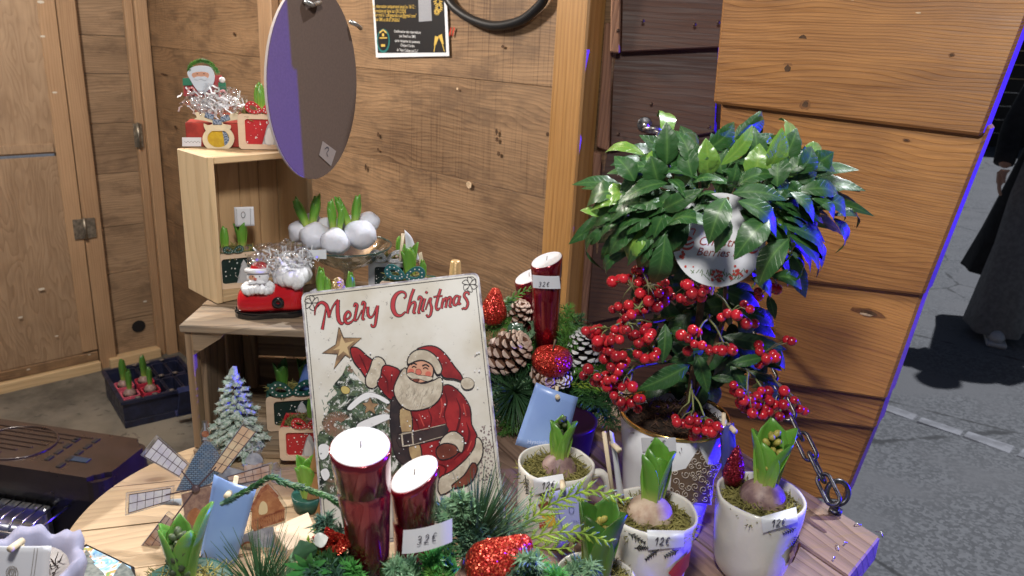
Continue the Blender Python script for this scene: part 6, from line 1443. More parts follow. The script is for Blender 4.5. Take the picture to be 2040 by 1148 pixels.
for k in range(70):
    a = rad(rg.uniform(-230, 60)); r0, r1 = rg.uniform(20, 90), rg.uniform(190, 380)
    cx, cy = 400, 760; x0, y0 = cx + r0 * math.cos(a), cy - r0 * 0.8 * math.sin(a); x1, y1 = cx + r1 * math.cos(a), cy - r1 * 0.95 * math.sin(a)
    if y1 < 500 or (y1 < 640 and 300 < x1 < 560): continue
    a_ = P2(x0, y0, rg.uniform(-.02, .02)); b_ = P2(x1, y1, rg.uniform(-.04, .03))
    fir(arrB, [a_, (a_ + b_) / 2 + V((0, -0.004, 0.008)), b_], rg.choice((FIR, FIR, FIRL, FROST, BLUEFIR)), 0.014, 1500, 0.0007, 0.3, 0.6, side=5)
cypress(arrB, [P2(190, 360), P2(260, 310), P2(345, 268)], FIRL, 0.016, V((0, -0.9, 0.3)), 0.0010)
cypress(arrB, [P2(185, 610, -.03), P2(260, 660, -.04), P2(330, 725, -.04)], EMER, 0.02, V((0, -0.9, 0.3)), 0.0009)
pine_tuft(arrB, P2(245, 865, -.04), (0.0, -1.0, 0.1), 190, 0.058, PINE, 1.5)
cone(arrB, P2(205, 640, -.035), (0.5, -0.3, 0.6), 0.060, 0.030, CONE, CONETIP, 72)
cone(arrB, P2(268, 415, .01), (0.2, -0.5, 0.8), 0.036, 0.019, CONE, CONETIP, 46)
cone(arrB, P2(636, 625, -.02), (-0.02, -0.25, 1), 0.058, 0.025, CONEDARK, CONESNOW, 84)
cone(arrB, P2(418, 765, -.05), (0.2, -0.95, 0.1), 0.034, 0.0215, CONE, CONETIP, 46)
cone(arrB, P2(515, 785, -.05), (-0.1, -0.9, 0.3), 0.026, 0.0155, CONE, CONESNOW, 40)
ap = P2(460, 662, -.055)
app = lathe('glitter_apple', [(0.0, 0.008), (0.006, 0.011), (0.016, 0.013), (0.026, 0.009), (0.0315, -0.002), (0.030, -0.014), (0.022, -0.025), (0.012, -0.030), (0.004, -0.028), (0, -0.026)], GLIT, arrB, 28); app.matrix_local = arrB.matrix_world.inverted() @ M.Translation(ap) @ M.Scale(0.92, 4)
tube('stalk', [(0, 0, 0.006), (0.001, 0, 0.016), (0.003, 0, 0.028)], [0.0016, 0.0012, 0.0016], BARK, app, 6)
PEAR = [(0.0, -0.030), (0.010, -0.029), (0.019, -0.022), (0.0225, -0.012), (0.020, 0.000), (0.014, 0.012), (0.010, 0.022), (0.006, 0.029), (0.0, 0.031)]
pe = lathe('glitter_pear', PEAR, GLIT, arrB, 24); pe.matrix_local = arrB.matrix_world.inverted() @ M.Translation(P2(125, 375, 0.0)) @ M.Rotation(rad(4), 4, 'Y') @ M.Scale(0.92, 4)
for (x0, y0), (x1, y1), wz_ in (((530, 755), (645, 718), 0.018), ((240, 480), (280, 560), 0.02), ((210, 540), (290, 475), 0.022)):
    place_leaf(arrB, P2(x0, y0, -.03), P2(x1, y1, -.03), wz_, BROADL, V((0, -0.8, 0.5)), 0.2, 0.3, 'broad_leaf', 0.0)
# --- front arrangement
def Z1(x, y): return (600 + x / 3.728, 840 + y / 3.728)
YF = 0.535
af = V((-0.075, 0.53, ST))
arrF = thing('candle_arrangement', 'front evergreen arrangement with two tall red candles and a glitter pear', 'arrangement', af)
lathe('pot', [(0, 0), (0.045, 0), (0.050, 0.004), (0.060, 0.040), (0.062, 0.044), (0.056, 0.044), (0, 0.036)], PURP, arrF, 32)
moss_stuff(arrF, (0, 0, 0.034), 0.058, 300, FIR, dome=0.3, L=0.02)
candle(arrF, Z1(440, 190), Z1(525, 1190), YF, 0.0238, 0.0150, (-0.02, -0.02), groove=0.25, wax_in=0.001, yb=YF + 0.035, dip=0.0005)
candle(arrF, Z1(838, 395), Z1(832, 1190), YF + 0.035, 0.0205, 0.0150, (0.55, 0.05), groove=0.36, wax_in=0.002, yb=YF + 0.055)
wrap_label(arrF, [Z1(755, 818), Z1(1120, 730), Z1(1120, 905), Z1(745, 996)], YF - 0.006, 0.004, '32e', 831, 1082, 17, -0.20)
def P1(x, y, dy=0.0): return on_y(*Z1(x, y), YF + dy)
def PX(x, y, yy): return on_y(x, y, yy)
fir(arrF, [P1(1190, 1000, .06), P1(1185, 780, .055), P1(1200, 570, .05)], FROST, 0.012, 4200, 0.0010, 0.15, 0.8, side=7, stem=0.002)
fir(arrF, [P1(1230, 1050, .06), P1(1260, 880, .055), P1(1330, 780, .05)], BLUEFIR, 0.011, 3200, 0.0009, 0.1, 0.8, side=6, stem=0.0018)
fir(arrF, [P1(1120, 1100, .04), P1(1080, 1000, .04), P1(1040, 900, .05)], FIR, 0.012, 2600, 0.0008, 0.1, 0.7, side=6)
fir(arrF, [P1(1180, 1080, .02), P1(1130, 1100, .02), P1(1000, 1060, .02)], EMER, 0.010, 2400, 0.0008, 0.1, 0.7, side=6)
fir(arrF, [P1(1100, 950, .05), P1(1080, 740, .06), P1(1060, 620, .07)], BLUEFIR, 0.012, 2600, 0.0008, 0.1, 0.8, side=5)
pine_tuft(arrF, P1(1290, 900, .06), (0.15, -0.1, 1.0), 130, 0.078, PINE, 0.35, 0.0006)
pine_tuft(arrF, P1(1330, 920, .07), (0.6, 0.0, 0.8), 90, 0.070, FROST, 0.45, 0.0006)
pine_tuft(arrF, P1(1480, 880, .07), (0.2, -0.2, 0.6), 40, 0.045, PINE, 0.9, 0.0006)
fir(arrF, [P1(1500, 1240, .0), P1(1640, 1150, .0), P1(1790, 1080, .01)], EMER, 0.012, 2600, 0.0008, 0.1, 0.7, side=6)
fir(arrF, [P1(1300, 1230, .0), P1(1420, 1160, -.01), P1(1560, 1130, -.01)], BLUEFIR, 0.011, 2400, 0.0008, 0.1, 0.7, side=6)
def Z5(x, y, yy): return on_y(1000 + x / 3.12, 780 + y / 3.12, yy)
cypress(arrF, [Z5(130, 840, .60), Z5(290, 710, .60), Z5(430, 650, .60), Z5(560, 615, .60), Z5(770, 680, .60)], LIME, 0.024, V((0, -0.8, 0.6)), 0.0011)
cypress(arrF, [Z5(150, 930, .59), Z5(300, 880, .59), Z5(480, 880, .59), Z5(670, 935, .59)], LIME, 0.022, V((0, -0.8, 0.6)), 0.0011)
cypress(arrF, [Z5(150, 960, .585), Z5(300, 980, .585), Z5(440, 970, .585)], LIME, 0.018, V((0, -0.8, 0.6)), 0.0010)
cypress(arrF, [Z5(130, 830, .60), Z5(170, 720, .61), Z5(185, 600, .61)], LIME, 0.008, V((0, -0.8, 0.6)), 0.0008, sub=False)
cypress(arrF, [Z5(20, 830, .60), Z5(60, 770, .61), Z5(100, 740, .61)], LIME, 0.010, V((0, -0.8, 0.6)), 0.0008, sub=False)
pf = lathe('glitter_pear', PEAR, GLIT, arrF, 32); pa_, pb_ = P1(1330, 1120, -.0), P1(1640, 920, .01)
pf.matrix_local = arrF.matrix_world.inverted() @ M.Translation((pa_ * 0.52 + pb_ * 0.48)) @ (pb_ - pa_).to_track_quat('Z', 'Y').to_matrix().to_4x4() @ M.Scale(0.98, 4)
q = [pf.matrix_local.inverted() @ arrF.matrix_world.inverted() @ P1(*p) for p in ((1655, 920, .01), (1700, 850, .01), (1745, 785, .012))]
tube('stalk', q, [0.0017, 0.0014, 0.0018], BARK, pf, 6)
# red glitter flower, white petals, leaves and tuft on the left of the front candles
fc = P1(250, 900, .02)
for k, (x, y) in enumerate(((90, 865), (120, 950), (190, 800), (300, 1010), (345, 930), (330, 850))):
    place_leaf(arrF, fc, P1(x, y, .01 + 0.01 * (k % 2)), 0.016, GLIT, V((0.1, -0.9, 0.4)), 0.25, 0.35, 'glitter_petal', 0.0)
WPET = pm('white silk petal', (0.72, 0.74, 0.70), 0.6)
for (x0, y0), (x1, y1), w_, mt in (((140, 1160), (200, 1090), 0.014, WPET), ((190, 1170), (230, 1100), 0.012, WPET), ((100, 1180), (150, 1110), 0.014, WPET), ((200, 860), (80, 900), 0.012, WPET), ((60, 1020), (-10, 890), 0.022, BROADL), ((20, 1020), (-30, 930), 0.02, FROST)):
    place_leaf(arrF, P1(x0, y0, .01), P1(x1, y1, .01), w_, mt, V((0, -0.9, 0.5)), 0.25, 0.3, 'silk_petal', 0.0)
fir(arrF, [P1(330, 1050, .03), P1(220, 830, .03), P1(150, 740, .03)], BLUEFIR, 0.011, 2400, 0.0008, 0.1, 0.7, side=5)
fir(arrF, [P1(350, 1150, .01), P1(250, 1040, .01), P1(130, 1060, .0)], FIR, 0.012, 2400, 0.0008, 0.1, 0.7, side=5)
fir(arrF, [P1(330, 1200, .0), P1(240, 1130, .0), P1(160, 1080, .0)], BLUEFIR, 0.012, 2000, 0.0008, 0.1, 0.7, side=5)
cypress(arrF, [P1(250, 900, .04), P1(160, 800, .04), P1(120, 740, .05)], LIME, 0.016); cypress(arrF, [P1(150, 1000, .02), P1(80, 920, .02), P1(40, 870, .02)], LIME, 0.014)
for k in range(9):
    a = k * 0.7; c = P1(60, 1080, .0); place_leaf(arrF, c, c + V((0.02 * math.cos(a), -0.006, 0.018 * math.sin(a))), 0.006, EMER, V((0, -1, 0.3)), 0.1, 0.3, 'sprig_leaf', 0.0)
pine_tuft(arrF, PX(520, 1190, .60), (0.05, -0.15, 1.0), 150, 0.072, PINE, 0.75, 0.0006)
pine_tuft(arrF, PX(560, 1200, .61), (0.15, -0.1, 1.0), 90, 0.070, FROST, 0.6, 0.0006)
rg = random.Random(4)
for k in range(30):
    px = rg.uniform(560, 1120); py = rg.uniform(1150, 1215); c_ = on_y(px, py, 0.53 + rg.uniform(0, .07)); d_ = V((rg.uniform(-0.6, 0.6), rg.uniform(-0.5, 0.1), rg.uniform(0.3, 1.0))).normalized()
    L_ = rg.uniform(0.025, 0.05)
    if 1.0: fir(arrF, [c_, c_ + d_ * L_ * 0.5, c_ + d_ * L_ + V((0, 0, -0.004))], rg.choice((BLUEFIR, FROST, FIRL, EMER, FIR)), 0.011, 2400, 0.0008, 0.2, 0.7, side=5)
# arching blue green twig
bt = smooth_path([PX(440, 1005, .60), PX(478, 985, .60), PX(512, 966, .60), PX(540, 952, .60), PX(575, 965, .60), PX(628, 980, .59), PX(672, 1002, .58), PX(700, 1040, .57)], 5)
fir(arrF, bt[::3], BLUEFIR, 0.0075, 5200, 0.0010, 0.0, 2.2, side=0, stem=0.0022, name='arching_twig')
fir(arrF, [p + V((0, -0.002, 0.001)) for p in bt[4::3]], FIR, 0.007, 2600, 0.0009, 0.0, 2.2, side=0, stem=0.0015, name='arching_twig')

# fallen needles and wood shavings are left to the materials
# wooden tree ornament beside the sign
def Z8p(x, y): return (240 + x / 3.609, 830 + y / 3.609)
FWO = frame(on_y(628, 960, 0.80), (1, 0.1, 0), (0, 0.12, 1))
wo = thing('wooden_ornament', 'brown wooden tree ornament against the left edge of the tin sign', 'ornament', FWO)
prof = [(1398, 150), (1385, 280), (1360, 370), (1378, 400), (1392, 420), (1345, 560), (1335, 620), (1372, 610), (1350, 720), (1348, 800), (1380, 830), (1460, 760), (1452, 620), (1425, 430), (1428, 380), (1412, 250)]
prism('tree', [loc2(*Z8p(x, y), FWO) for x, y in prof], -0.006, 0.0, W_FIG, wo, 0.001)
for a, b_ in (((1375, 405), (1425, 405)), ((1345, 605), (1452, 600))): strokes('carved_line', [([loc2(*Z8p(*a), FWO), loc2(*Z8p(*b_), FWO)], 0.0016)], 0.0004, BRN, wo)
blk = [on_z(*Z8p(x, y), 0.018) for x, y in ((1075, 800), (1350, 685), (1420, 860), (1200, 960))]
FBK = frame(V((blk[0].x, blk[0].y, 0.001)), blk[1] - blk[0], blk[0] - blk[3])
q = [FBK.inverted() @ V((p.x, p.y, 0.001)) for p in blk]
bk = thing('wood_offcut', 'small pale wooden plank lying between windmill and tin sign', 'plank', FBK)
hexa('plank', [(p.x, p.y, 0.0) for p in q] + [(p.x, p.y, 0.017) for p in q], W_THIN, bk, 0.001)
# ------------------------------------------------------------------ planters and gifts
GREENP = pm('dark green paint', (0.012, 0.07, 0.055), 0.4); REDPT = pm('red paint', (0.45, 0.022, 0.028), 0.4); TEAL = pm('teal paint', (0.02, 0.12, 0.12), 0.4); GREYP = pm('pale grey paint', (0.42, 0.42, 0.44), 0.5); DKIN = pm('dark green print panel', (0.008, 0.025, 0.022), 0.45); DOTW = pm('white dots', (0.72, 0.70, 0.68), 0.5); TREEG = pm('grey tree cutout', (0.50, 0.50, 0.52), 0.5)
def bow(par, c, w, h, mat, z=0.0):
    """two wooden loops with dots, standing over the front"""
    for sg in (-1, 1):
        oc = []; ic = []
        for k in range(20):
            a = 2 * math.pi * k / 20; x, y = math.cos(a), math.sin(a)
            tx_ = sg * (0.5 + 0.5 * x * (1.0)); ty_ = y * 0.5 * (0.55 + 0.45 * abs(tx_))
            rot = rad(22) * sg; X = tx_ * w * 0.5; Y = ty_ * h
            oc.append((c[0] + X * math.cos(rot) - Y * math.sin(rot), c[1] + X * math.sin(rot) + Y * math.cos(rot)))
            X2 = sg * w * 0.25 + (X - sg * w * 0.25) * 0.5; Y2 = Y * 0.42
            ic.append((c[0] + X2 * math.cos(rot) - Y2 * math.sin(rot), c[1] + X2 * math.sin(rot) + Y2 * math.cos(rot)))
        lp = ring_prism('bow_loop', oc, ic, z - 0.0015, z + 0.0015, mat, par)
        vs = []; fs = []
        for k in range(0, 20, 2):
            m_ = ((oc[k][0] + ic[k][0]) / 2, (oc[k][1] + ic[k][1]) / 2); o_ = len(vs); vs += [(m_[0] + w * 0.018 * math.cos(j), m_[1] + w * 0.018 * math.sin(j), z + 0.0018) for j in range(6)]; fs.append(tuple(range(o_, o_ + 6)))
        mesh('dots', vs, fs, DOTW, lp)['kind'] = 'stuff'
def planter(label, P, xdir, w, d, h, bodymat, panelmat, bowmat, bulbs=(), nm='planter', front=True, dots=True, bowc=(0.42, 0.10), figure=True, bulbh=0.05, frame_mat=None, hmat=None, grp='wooden gift planters', bows=1.0):
    x = V(xdir).normalized(); F = frame(P, x, V((-x.y, x.x, 0)))
    t = thing(nm, label, 'planter', F, grp)
    for a, b_, c_, e in ((0, w, 0.003, 0.006), (0, w, d - 0.004, d)): slab('panel', a, b_, c_, e, 0.0, h, bodymat, t, 0.0006)
    for a, b_ in ((0, 0.0035), (w - 0.0035, w)): slab('panel', a, b_, 0.0065, d - 0.0045, 0.0, h, bodymat, t, 0.0006)
    slab('base', 0.004, w - 0.004, 0.0065, d - 0.0045, 0.0005, 0.004, bodymat, t, 0.0004)
    fr = node('front', t); fr.matrix_local = M(((1, 0, 0, 0), (0, 0, -1, 0.0), (0, 1, 0, 0), (0, 0, 0, 1)))     # local x right, y up, z to viewer
    o_ = rrect(-0.001, 0, w + 0.001, h, h * 0.10, 3); i_ = rrect(w * 0.13, h * 0.14, w * 0.87, h * 0.86, h * 0.08, 3)
    ring_prism('frame', o_, i_, -0.0025, 0.001, frame_mat or W_THIN, fr)
    poly('picture', rrect(w * 0.11, h * 0.12, w * 0.89, h * 0.88, h * 0.05, 2), -0.0022, panelmat, fr)
    rd = random.Random(int(P[0] * 9999))
    vs = []; fs = []
    for _ in range(22):
        cx, cy, r = rd.uniform(w * 0.16, w * 0.84), rd.uniform(h * 0.18, h * 0.82), rd.choice((0.0005, 0.0007, 0.0011)); q_ = len(vs); vs += [(cx + r * math.cos(j), cy + r * math.sin(j), -0.0018) for j in range(6)]; fs.append(tuple(range(q_, q_ + 6)))
    mesh('snow_dots', vs, fs, DOTW, fr)['kind'] = 'stuff'
    if figure:
        cx = w * 0.66; tr_ = []
        for s_, pts in ((1, [(0, .80), (.07, .66), (.04, .67), (.11, .50), (.07, .51), (.15, .32), (.10, .33), (.19, .14)]), ):
            tr_ = [(cx + a * w * 1.0, b_ * h) for a, b_ in pts] + [(cx - a * w * 1.0, b_ * h) for a, b_ in reversed(pts[1:])]
        prism('tree_cutout', tr_, -0.0016, -0.0002, TREEG, fr)
        prism('figure_cutout', sp2([(cx - w * .10, h * .14), (cx + w * .04, h * .14), (cx + w * .06, h * .34), (cx + w * .02, h * .52), (cx - w * .03, h * .62), (cx - w * .08, h * .52), (cx - w * .12, h * .34)], 3), -0.0001, 0.0010, DOTW if bodymat is REDPT else TREEG, fr)
    if bowmat: bow(fr, (w * bowc[0], h + h * bowc[1] * bows), w * 0.85 * bows, w * 0.36 * bows, bowmat, 0.0028)
    slab('soil', 0.0037, w - 0.0037, 0.0067, d - 0.0047, h * 0.55, h * 0.9, SOIL, t, 0)
    ms = moss_stuff(t, (w / 2, d / 2, h * 0.90), min(w, d) * 0.62, 160, MOSS, dome=0.25, L=0.012); ms.scale = (w / min(w, d) * 0.78, d / min(w, d) * 0.78, 1)
    for bx, by, hs in bulbs:
        hyacinth(t, (bx * w, by * d, h * 0.98), bulbh * hs, random.choice((SHOOT, SPREAD)), hmat or HY_LEAF, rz=random.uniform(0, 6))
        bulb_at(t, (bx * w, by * d, h * 0.92), 0.010, BULBP)
    return t
zt = CT + 0.0008; zb = CT + 0.0105
S1 = mpp(1.0)
# inside the pine box
p_ = FBX @ V((0.016, 0.030, 0.0095)); pgreen = planter('dark green planter with two hyacinths inside the pine box', p_, (0.86, 0.5, 0), 0.056, 0.040, 0.050, GREENP, DKIN, GREENP, ((0.30, 0.5, 1.0), (0.72, 0.6, 1.1)), bulbh=0.036, bows=0.6)
cw = card('small white card standing in the green planter inside the pine box', [(466, 413), (505, 412), (507, 450), (468, 452)], p_.y + 0.035, 0.0, CARDW, 0.0)
strokes('card_drawing', [(sp2([loc2(485 + 4 * math.cos(a), 428 + 6 * math.sin(a), cw.matrix_world) for a in [k * 0.9 for k in range(10)]], 3, False), 0.0006), ([loc2(472, 416, cw.matrix_world), loc2(473, 448, cw.matrix_world)], 0.0004), ([loc2(499, 415, cw.matrix_world), loc2(500, 448, cw.matrix_world)], 0.0004)], 0.0012, INK, cw)
# on the pine box: red box with the seated figure, red planter
zp = CT + 0.0015 + BH + 0.0005
q0 = on_z(372, 292, zp)
redb = thing('gift_box', 'red gift box with a bearded figure and sweets on the pine box', 'gift box', frame(q0, (0.97, 0.24, 0), (-0.24, 0.97, 0)))
RBOX = pm('worn red box', (0.36, 0.035, 0.025), 0.5, var=0.25, vscale=40)
wbx = 0.074
slab('box', 0, wbx, 0, 0.045, 0, 0.032, RBOX, redb, 0.001)
FR_ = redb.matrix_world @ M(((1, 0, 0, 0), (0, 0, -1, 0.012), (0, 1, 0, 0), (0, 0, 0, 1)))
def LR(px, py): return loc2(px, py, FR_)
fig = node('figure', redb); fig.matrix_local = redb.matrix_world.inverted() @ FR_
FACEW = pm('grey white paint', (0.58, 0.62, 0.68), 0.5); FGREEN = pm('green paint', (0.03, 0.18, 0.10), 0.5); FRED = pm('figure red paint', (0.36, 0.045, 0.05), 0.5)
def Zf(x, y): return LR(x / 3.587, y / 3.587)
prism('chair_back', [Zf(x, y) for x, y in ((1310, 560), (1420, 540), (1580, 540), (1600, 600), (1610, 690), (1310, 690))], -0.005, -0.002, FRED, fig)
for pts in (((1305, 560), (1370, 555), (1372, 610), (1308, 612)), ((1560, 590), (1612, 590), (1616, 640), (1562, 645))): prism('sleeve', [Zf(x, y) for x, y in pts], -0.002, 0.001, FGREEN, fig)
prism('beard', sp2([Zf(x, y) for x, y in ((1340, 520), (1375, 480), (1440, 470), (1505, 482), (1530, 520), (1532, 580), (1500, 635), (1445, 670), (1400, 630), (1365, 575))], 3), -0.001, 0.003, FACEW, fig)
prism('face', sp2([Zf(x, y) for x, y in ((1378, 522), (1440, 512), (1492, 522), (1490, 555), (1440, 560), (1382, 552))], 2), 0.003, 0.0036, SKIN, fig)
prism('moustache', sp2([Zf(x, y) for x, y in ((1390, 558), (1415, 545), (1440, 548), (1465, 545), (1488, 560), (1465, 575), (1440, 562), (1412, 574))], 2), 0.0036, 0.0045, FACEW, fig)
strokes('eyes', [([Zf(1408, 527), Zf(1418, 527)], 0.0008), ([Zf(1455, 527), Zf(1466, 527)], 0.0008)], 0.0040, LINE, fig)
for x, y in ((1365, 640), (1588, 660)):
    tube('candy_cane', smooth_path([(*Zf(x - 8, y + 40), 0.004), (*Zf(x - 18, y), 0.004), (*Zf(x + 10, y - 14), 0.004), (*Zf(x + 28, y + 6), 0.004)], 4), 0.0014, pm('cane %d' % x, (0.72, 0.5, 0.5), 0.4, col2=(0.6, 0.1, 0.1), vscale=400), fig, 6)
blob('bobble', 0.0042, (*Zf(1588, 572), 0.001), DOTW, fig, sub=2)
wr = [FR_ @ V((*Zf(x, y), 0.002)) for x, y in ((1345, 515), (1375, 460), (1440, 435), (1505, 455), (1555, 510))]
fir(redb, wr, FIRL, 0.005, 9000, 0.0005, 0.0, 0.8, stem=0.001, name='wreath')
SHRED = pm('white shredded paper', (0.78, 0.78, 0.79), 0.6); FILM = clear('clear cellophane', amount=0.90, crumple=160.0)
def shreds(par, c, R, n, name='shredded_paper', sq=(1, 1, 1)):
    vs = []; fs = []
    for _ in range(n):
        p = V((random.gauss(0, 0.45) * R * sq[0], random.gauss(0, 0.45) * R * sq[1], random.gauss(0, 0.35) * R * sq[2])); d = V((random.uniform(-1, 1), random.uniform(-1, 1), random.uniform(-1, 1))).normalized(); u = d.orthogonal().normalized() * 0.0014; pr = None
        for k in range(4):
            pt = p + d * (0.004 * k) + d.orthogonal() * (0.002 * math.sin(k * 1.7)); a = len(vs); vs += [pt - u, pt + u]
            if pr is not None: fs.append((pr, pr + 1, a + 1, a))
            pr = a
    o = mesh(name, vs, fs, SHRED, par); o.matrix_local = M.Translation(V(c)); o['kind'] = 'stuff'; return o
def bag(par, c, r, scale, seed, name='cellophane_bag'):
    o = blob(name, r, c, FILM, par, scale, 3, 0.55, None, seed, 2.6)
    o.data.polygons.foreach_set('use_smooth', [False] * len(o.data.polygons)); return o
sh = LR(425, 207)
shreds(redb, (sh[0], 0.012, sh[1] + 0.0), 0.030, 170, sq=(1.1, 0.5, 0.6)); bag(redb, (sh[0] + 0.001, 0.010, sh[1] + 0.004), 0.030, (1.25, 0.55, 0.62), 3)
# reindeer ring ornament leaning on the red box
FRN = redb.matrix_world @ M(((1, 0, 0, 0), (0, 0, -1, -0.006), (0, 1, 0, 0), (0, 0, 0, 1)))
rein = thing('reindeer_ornament', 'cream wooden reindeer ring ornament leaning on the red gift box', 'ornament', FRN)
CREAM = pm('cream wood', (0.70, 0.60, 0.42), 0.55, var=0.06, vscale=50); CHECK = pm('checked ribbon', (0.28, 0.34, 0.44), 0.7, col2=(0.06, 0.09, 0.16), vscale=700, detail=0); YEL = pm('yellow wrapper', (0.60, 0.42, 0.03), 0.35, col2=(0.45, 0.28, 0.02), vscale=60)
def Zr(x, y): return loc2(340 + x / 4.1, 90 + y / 4.1, FRN)
oc = [Zr(390 + 130 * math.cos(a), 765 + 108 * math.sin(a)) for a in [2 * math.pi * k / 28 for k in range(28)]]; ic = [Zr(390 + 90 * math.cos(a), 762 + 74 * math.sin(a)) for a in [2 * math.pi * k / 28 for k in range(28)]]
ring_prism('ring', oc, ic, -0.0012, 0.0012, CREAM, rein)
prism('head', sp2([Zr(x, y) for x, y in ((270, 640), (300, 655), (340, 645), (350, 610), (420, 610), (430, 645), (490, 655), (485, 690), (440, 700), (330, 700), (285, 695))], 2), -0.0013, 0.0014, CREAM, rein)
for sg in (-1, 1):
    pts = [(372, 640), (330, 630), (260, 615), (190, 605), (215, 590), (200, 552), (225, 545), (245, 580), (260, 590), (250, 560), (275, 555), (290, 590), (345, 600)]
    prism('antler', [Zr(382 + (x - 382) * (1 if sg < 0 else -1), y) for x, y in pts], -0.0010, 0.0011, CREAM, rein)
for x, y, r_ in ((318, 580, 0.35), (382, 628, 0), (448, 598, -0.35)):
    c_ = Zr(x, y); bx = box('ribbon', (0.0115, 0.007, 0.0022), (c_[0], c_[1], 0.002), CHECK, rein, 0.0006, M.Rotation(-r_, 4, 'Z'))
poly('wrapper', sp2([Zr(390 + 92 * math.cos(a), 763 + 76 * math.sin(a)) for a in [2 * math.pi * k / 14 for k in range(14)]], 2), -0.0016, YEL, rein)
poly('ribbon_tail', [Zr(x, y) for x, y in ((420, 698), (455, 715), (482, 770), (470, 815), (440, 825), (432, 760))], -0.0012, CHECK, rein)
lb_ = thing('price_tag', 'small white price tag in front of the red gift box', 'tag', FRN)
lc = [Zr(90, 757), Zr(248, 757), Zr(246, 830), Zr(92, 830)]
prism('sheet', lc, -0.0035, -0.0030, CARDW, lb_)
strokes('tag_writing', [(sp2([Zr(110 + k * 14, 792 + (8 if k % 2 else -6)) for k in range(10)], 2, False), 0.0004)], -0.0028, INK, lb_)
q1 = on_z(478, 297, zp); predt = planter('red planter with snowy picture and hyacinth on the pine box', q1, (0.97, 0.24, 0), 0.062, 0.030, 0.047, REDPT, REDPT, REDPT, ((0.45, 0.5, 1.0),), bulbh=0.042, bowc=(0.5, 0.1), bows=0.85)
# boot of glazed ceramic
bt_ = on_z(540, 622, zt); FBT = M.Translation(bt_) @ M.Rotation(rad(12), 4, 'Z')
boot = thing('ceramic_boot', 'red glazed ceramic boot with white bearded head, full of sweets', 'boot', FBT)
REDG = pm('red glaze', (0.46, 0.010, 0.014), 0.10, coat=0.8); WHG = pm('white glaze', (0.76, 0.76, 0.78), 0.2, coat=0.4, bump=0.5, bscale=220, bdist=0.002); BKG = pm('black glaze', (0.008, 0.008, 0.009), 0.12, coat=0.6)
K = S1 * 1.0
def boot_vf(zscale=1.0):
    pass
bm = bmesh.new()
secs = [(-0.041, 0.014, 0.018, 0.012), (-0.038, 0.021, 0.019, 0.019), (-0.026, 0.026, 0.019, 0.025), (-0.010, 0.026, 0.020, 0.026), (0.006, 0.023, 0.024, 0.028), (0.020, 0.022, 0.034, 0.036), (0.032, 0.022, 0.034, 0.036), (0.040, 0.018, 0.032, 0.033), (0.043, 0.010, 0.030, 0.028)]
rings = []
for x, hw, zc, zh in secs:
    ring = []
    for k in range(20):
        a = 2 * math.pi * k / 20; yy = hw * (abs(math.cos(a)) ** 0.8) * (1 if math.cos(a) > 0 else -1); zz = 0.006 + (zh if math.sin(a) > 0 else 0.010) * math.sin(a) * (1 if math.sin(a) > 0 else 1) + 0.008
        ring.append(bm.verts.new((x, yy, max(0.005, zz))))
    rings.append(ring)
for a, b_ in zip(rings, rings[1:]):
    for k in range(20): bm.faces.new((a[k], a[(k + 1) % 20], b_[(k + 1) % 20], b_[k]))
bm.faces.new(rings[0][::-1]); bm.faces.new(rings[-1]); bmesh.ops.recalc_face_normals(bm, faces=bm.faces[:])
bo = from_bm('boot', bm, REDG, boot, True); md = bo.modifiers.new('s', 'SUBSURF'); md.levels = 1; md.render_levels = 1
prism('sole', sp2([(-0.045, 0), (-0.039, 0.020), (-0.018, 0.0285), (0.006, 0.024), (0.03, 0.0235), (0.044, 0.014), (0.047, 0), (0.044, -0.014), (0.03, -0.0235), (0.006, -0.024), (-0.018, -0.0285), (-0.039, -0.020)], 3), 0.0, 0.0075, BKG, boot, 0.002)
for k in range(11):
    a = 2 * math.pi * k / 11; blob('cuff', 0.0105, (0.029 + 0.0155 * math.cos(a), 0.0185 * math.sin(a), 0.052 + 0.002 * math.sin(k * 2)), WHG, boot, (1, 1, 1.15 + 0.3 * (k % 2)), 2, 0.15, None, k)
hd = V((-0.013, -0.006, 0.046))
for k in range(16):
    a = 2 * math.pi * k / 16; blob('beard_curl', 0.0068, hd + V((0.0155 * math.cos(a), -0.008 + 0.010 * math.sin(a), -0.008 + 0.0015 * math.sin(3 * a))), WHG, boot, (1, 1, 1.1), 1, 0.2, None, k)
blob('head', 0.0135, hd + V((0, -0.002, 0.006)), WHG, boot, (1.05, 0.95, 1.15), 2, 0.1)
blob('face', 0.0098, hd + V((-0.001, -0.0085, 0.007)), pm('painted skin', (0.62, 0.32, 0.20), 0.3), boot, (1.05, 0.6, 0.65), 2)
blob('nose', 0.0022, hd + V((-0.002, -0.0148, 0.0062)), ROSE, boot, sub=1)
for sg in (-1, 1): blob('eye', 0.0009, hd + V((-0.001 + 0.0042 * sg, -0.0140, 0.0095)), BKG, boot, sub=1); blob('moustache', 0.0045, hd + V((-0.001 + 0.0045 * sg, -0.0130, 0.0015)), WHG, boot, (1.3, 0.7, 0.6), 2)
blob('hat', 0.0120, hd + V((0.002, 0.001, 0.0165)), REDG, boot, (1.0, 0.95, 0.75), 2); tube('hat_brim', [(hd.x + 0.0135 * math.cos(a), hd.y - 0.002 + 0.0125 * math.sin(a), hd.z + 0.0145 - 0.002 * math.sin(a)) for a in [k * 0.3927 for k in range(16)]], 0.0034, WHG, boot, 8, True)
lathe('buckle', [(0.003, -0.001), (0.0075, 0.0), (0.0078, 0.003), (0.005, 0.004), (0.003, 0.003)], BKG, boot, 14, caps=False).matrix_local = M.Translation((0.012, -0.0245, 0.022)) @ M.Rotation(rad(90), 4, 'X')
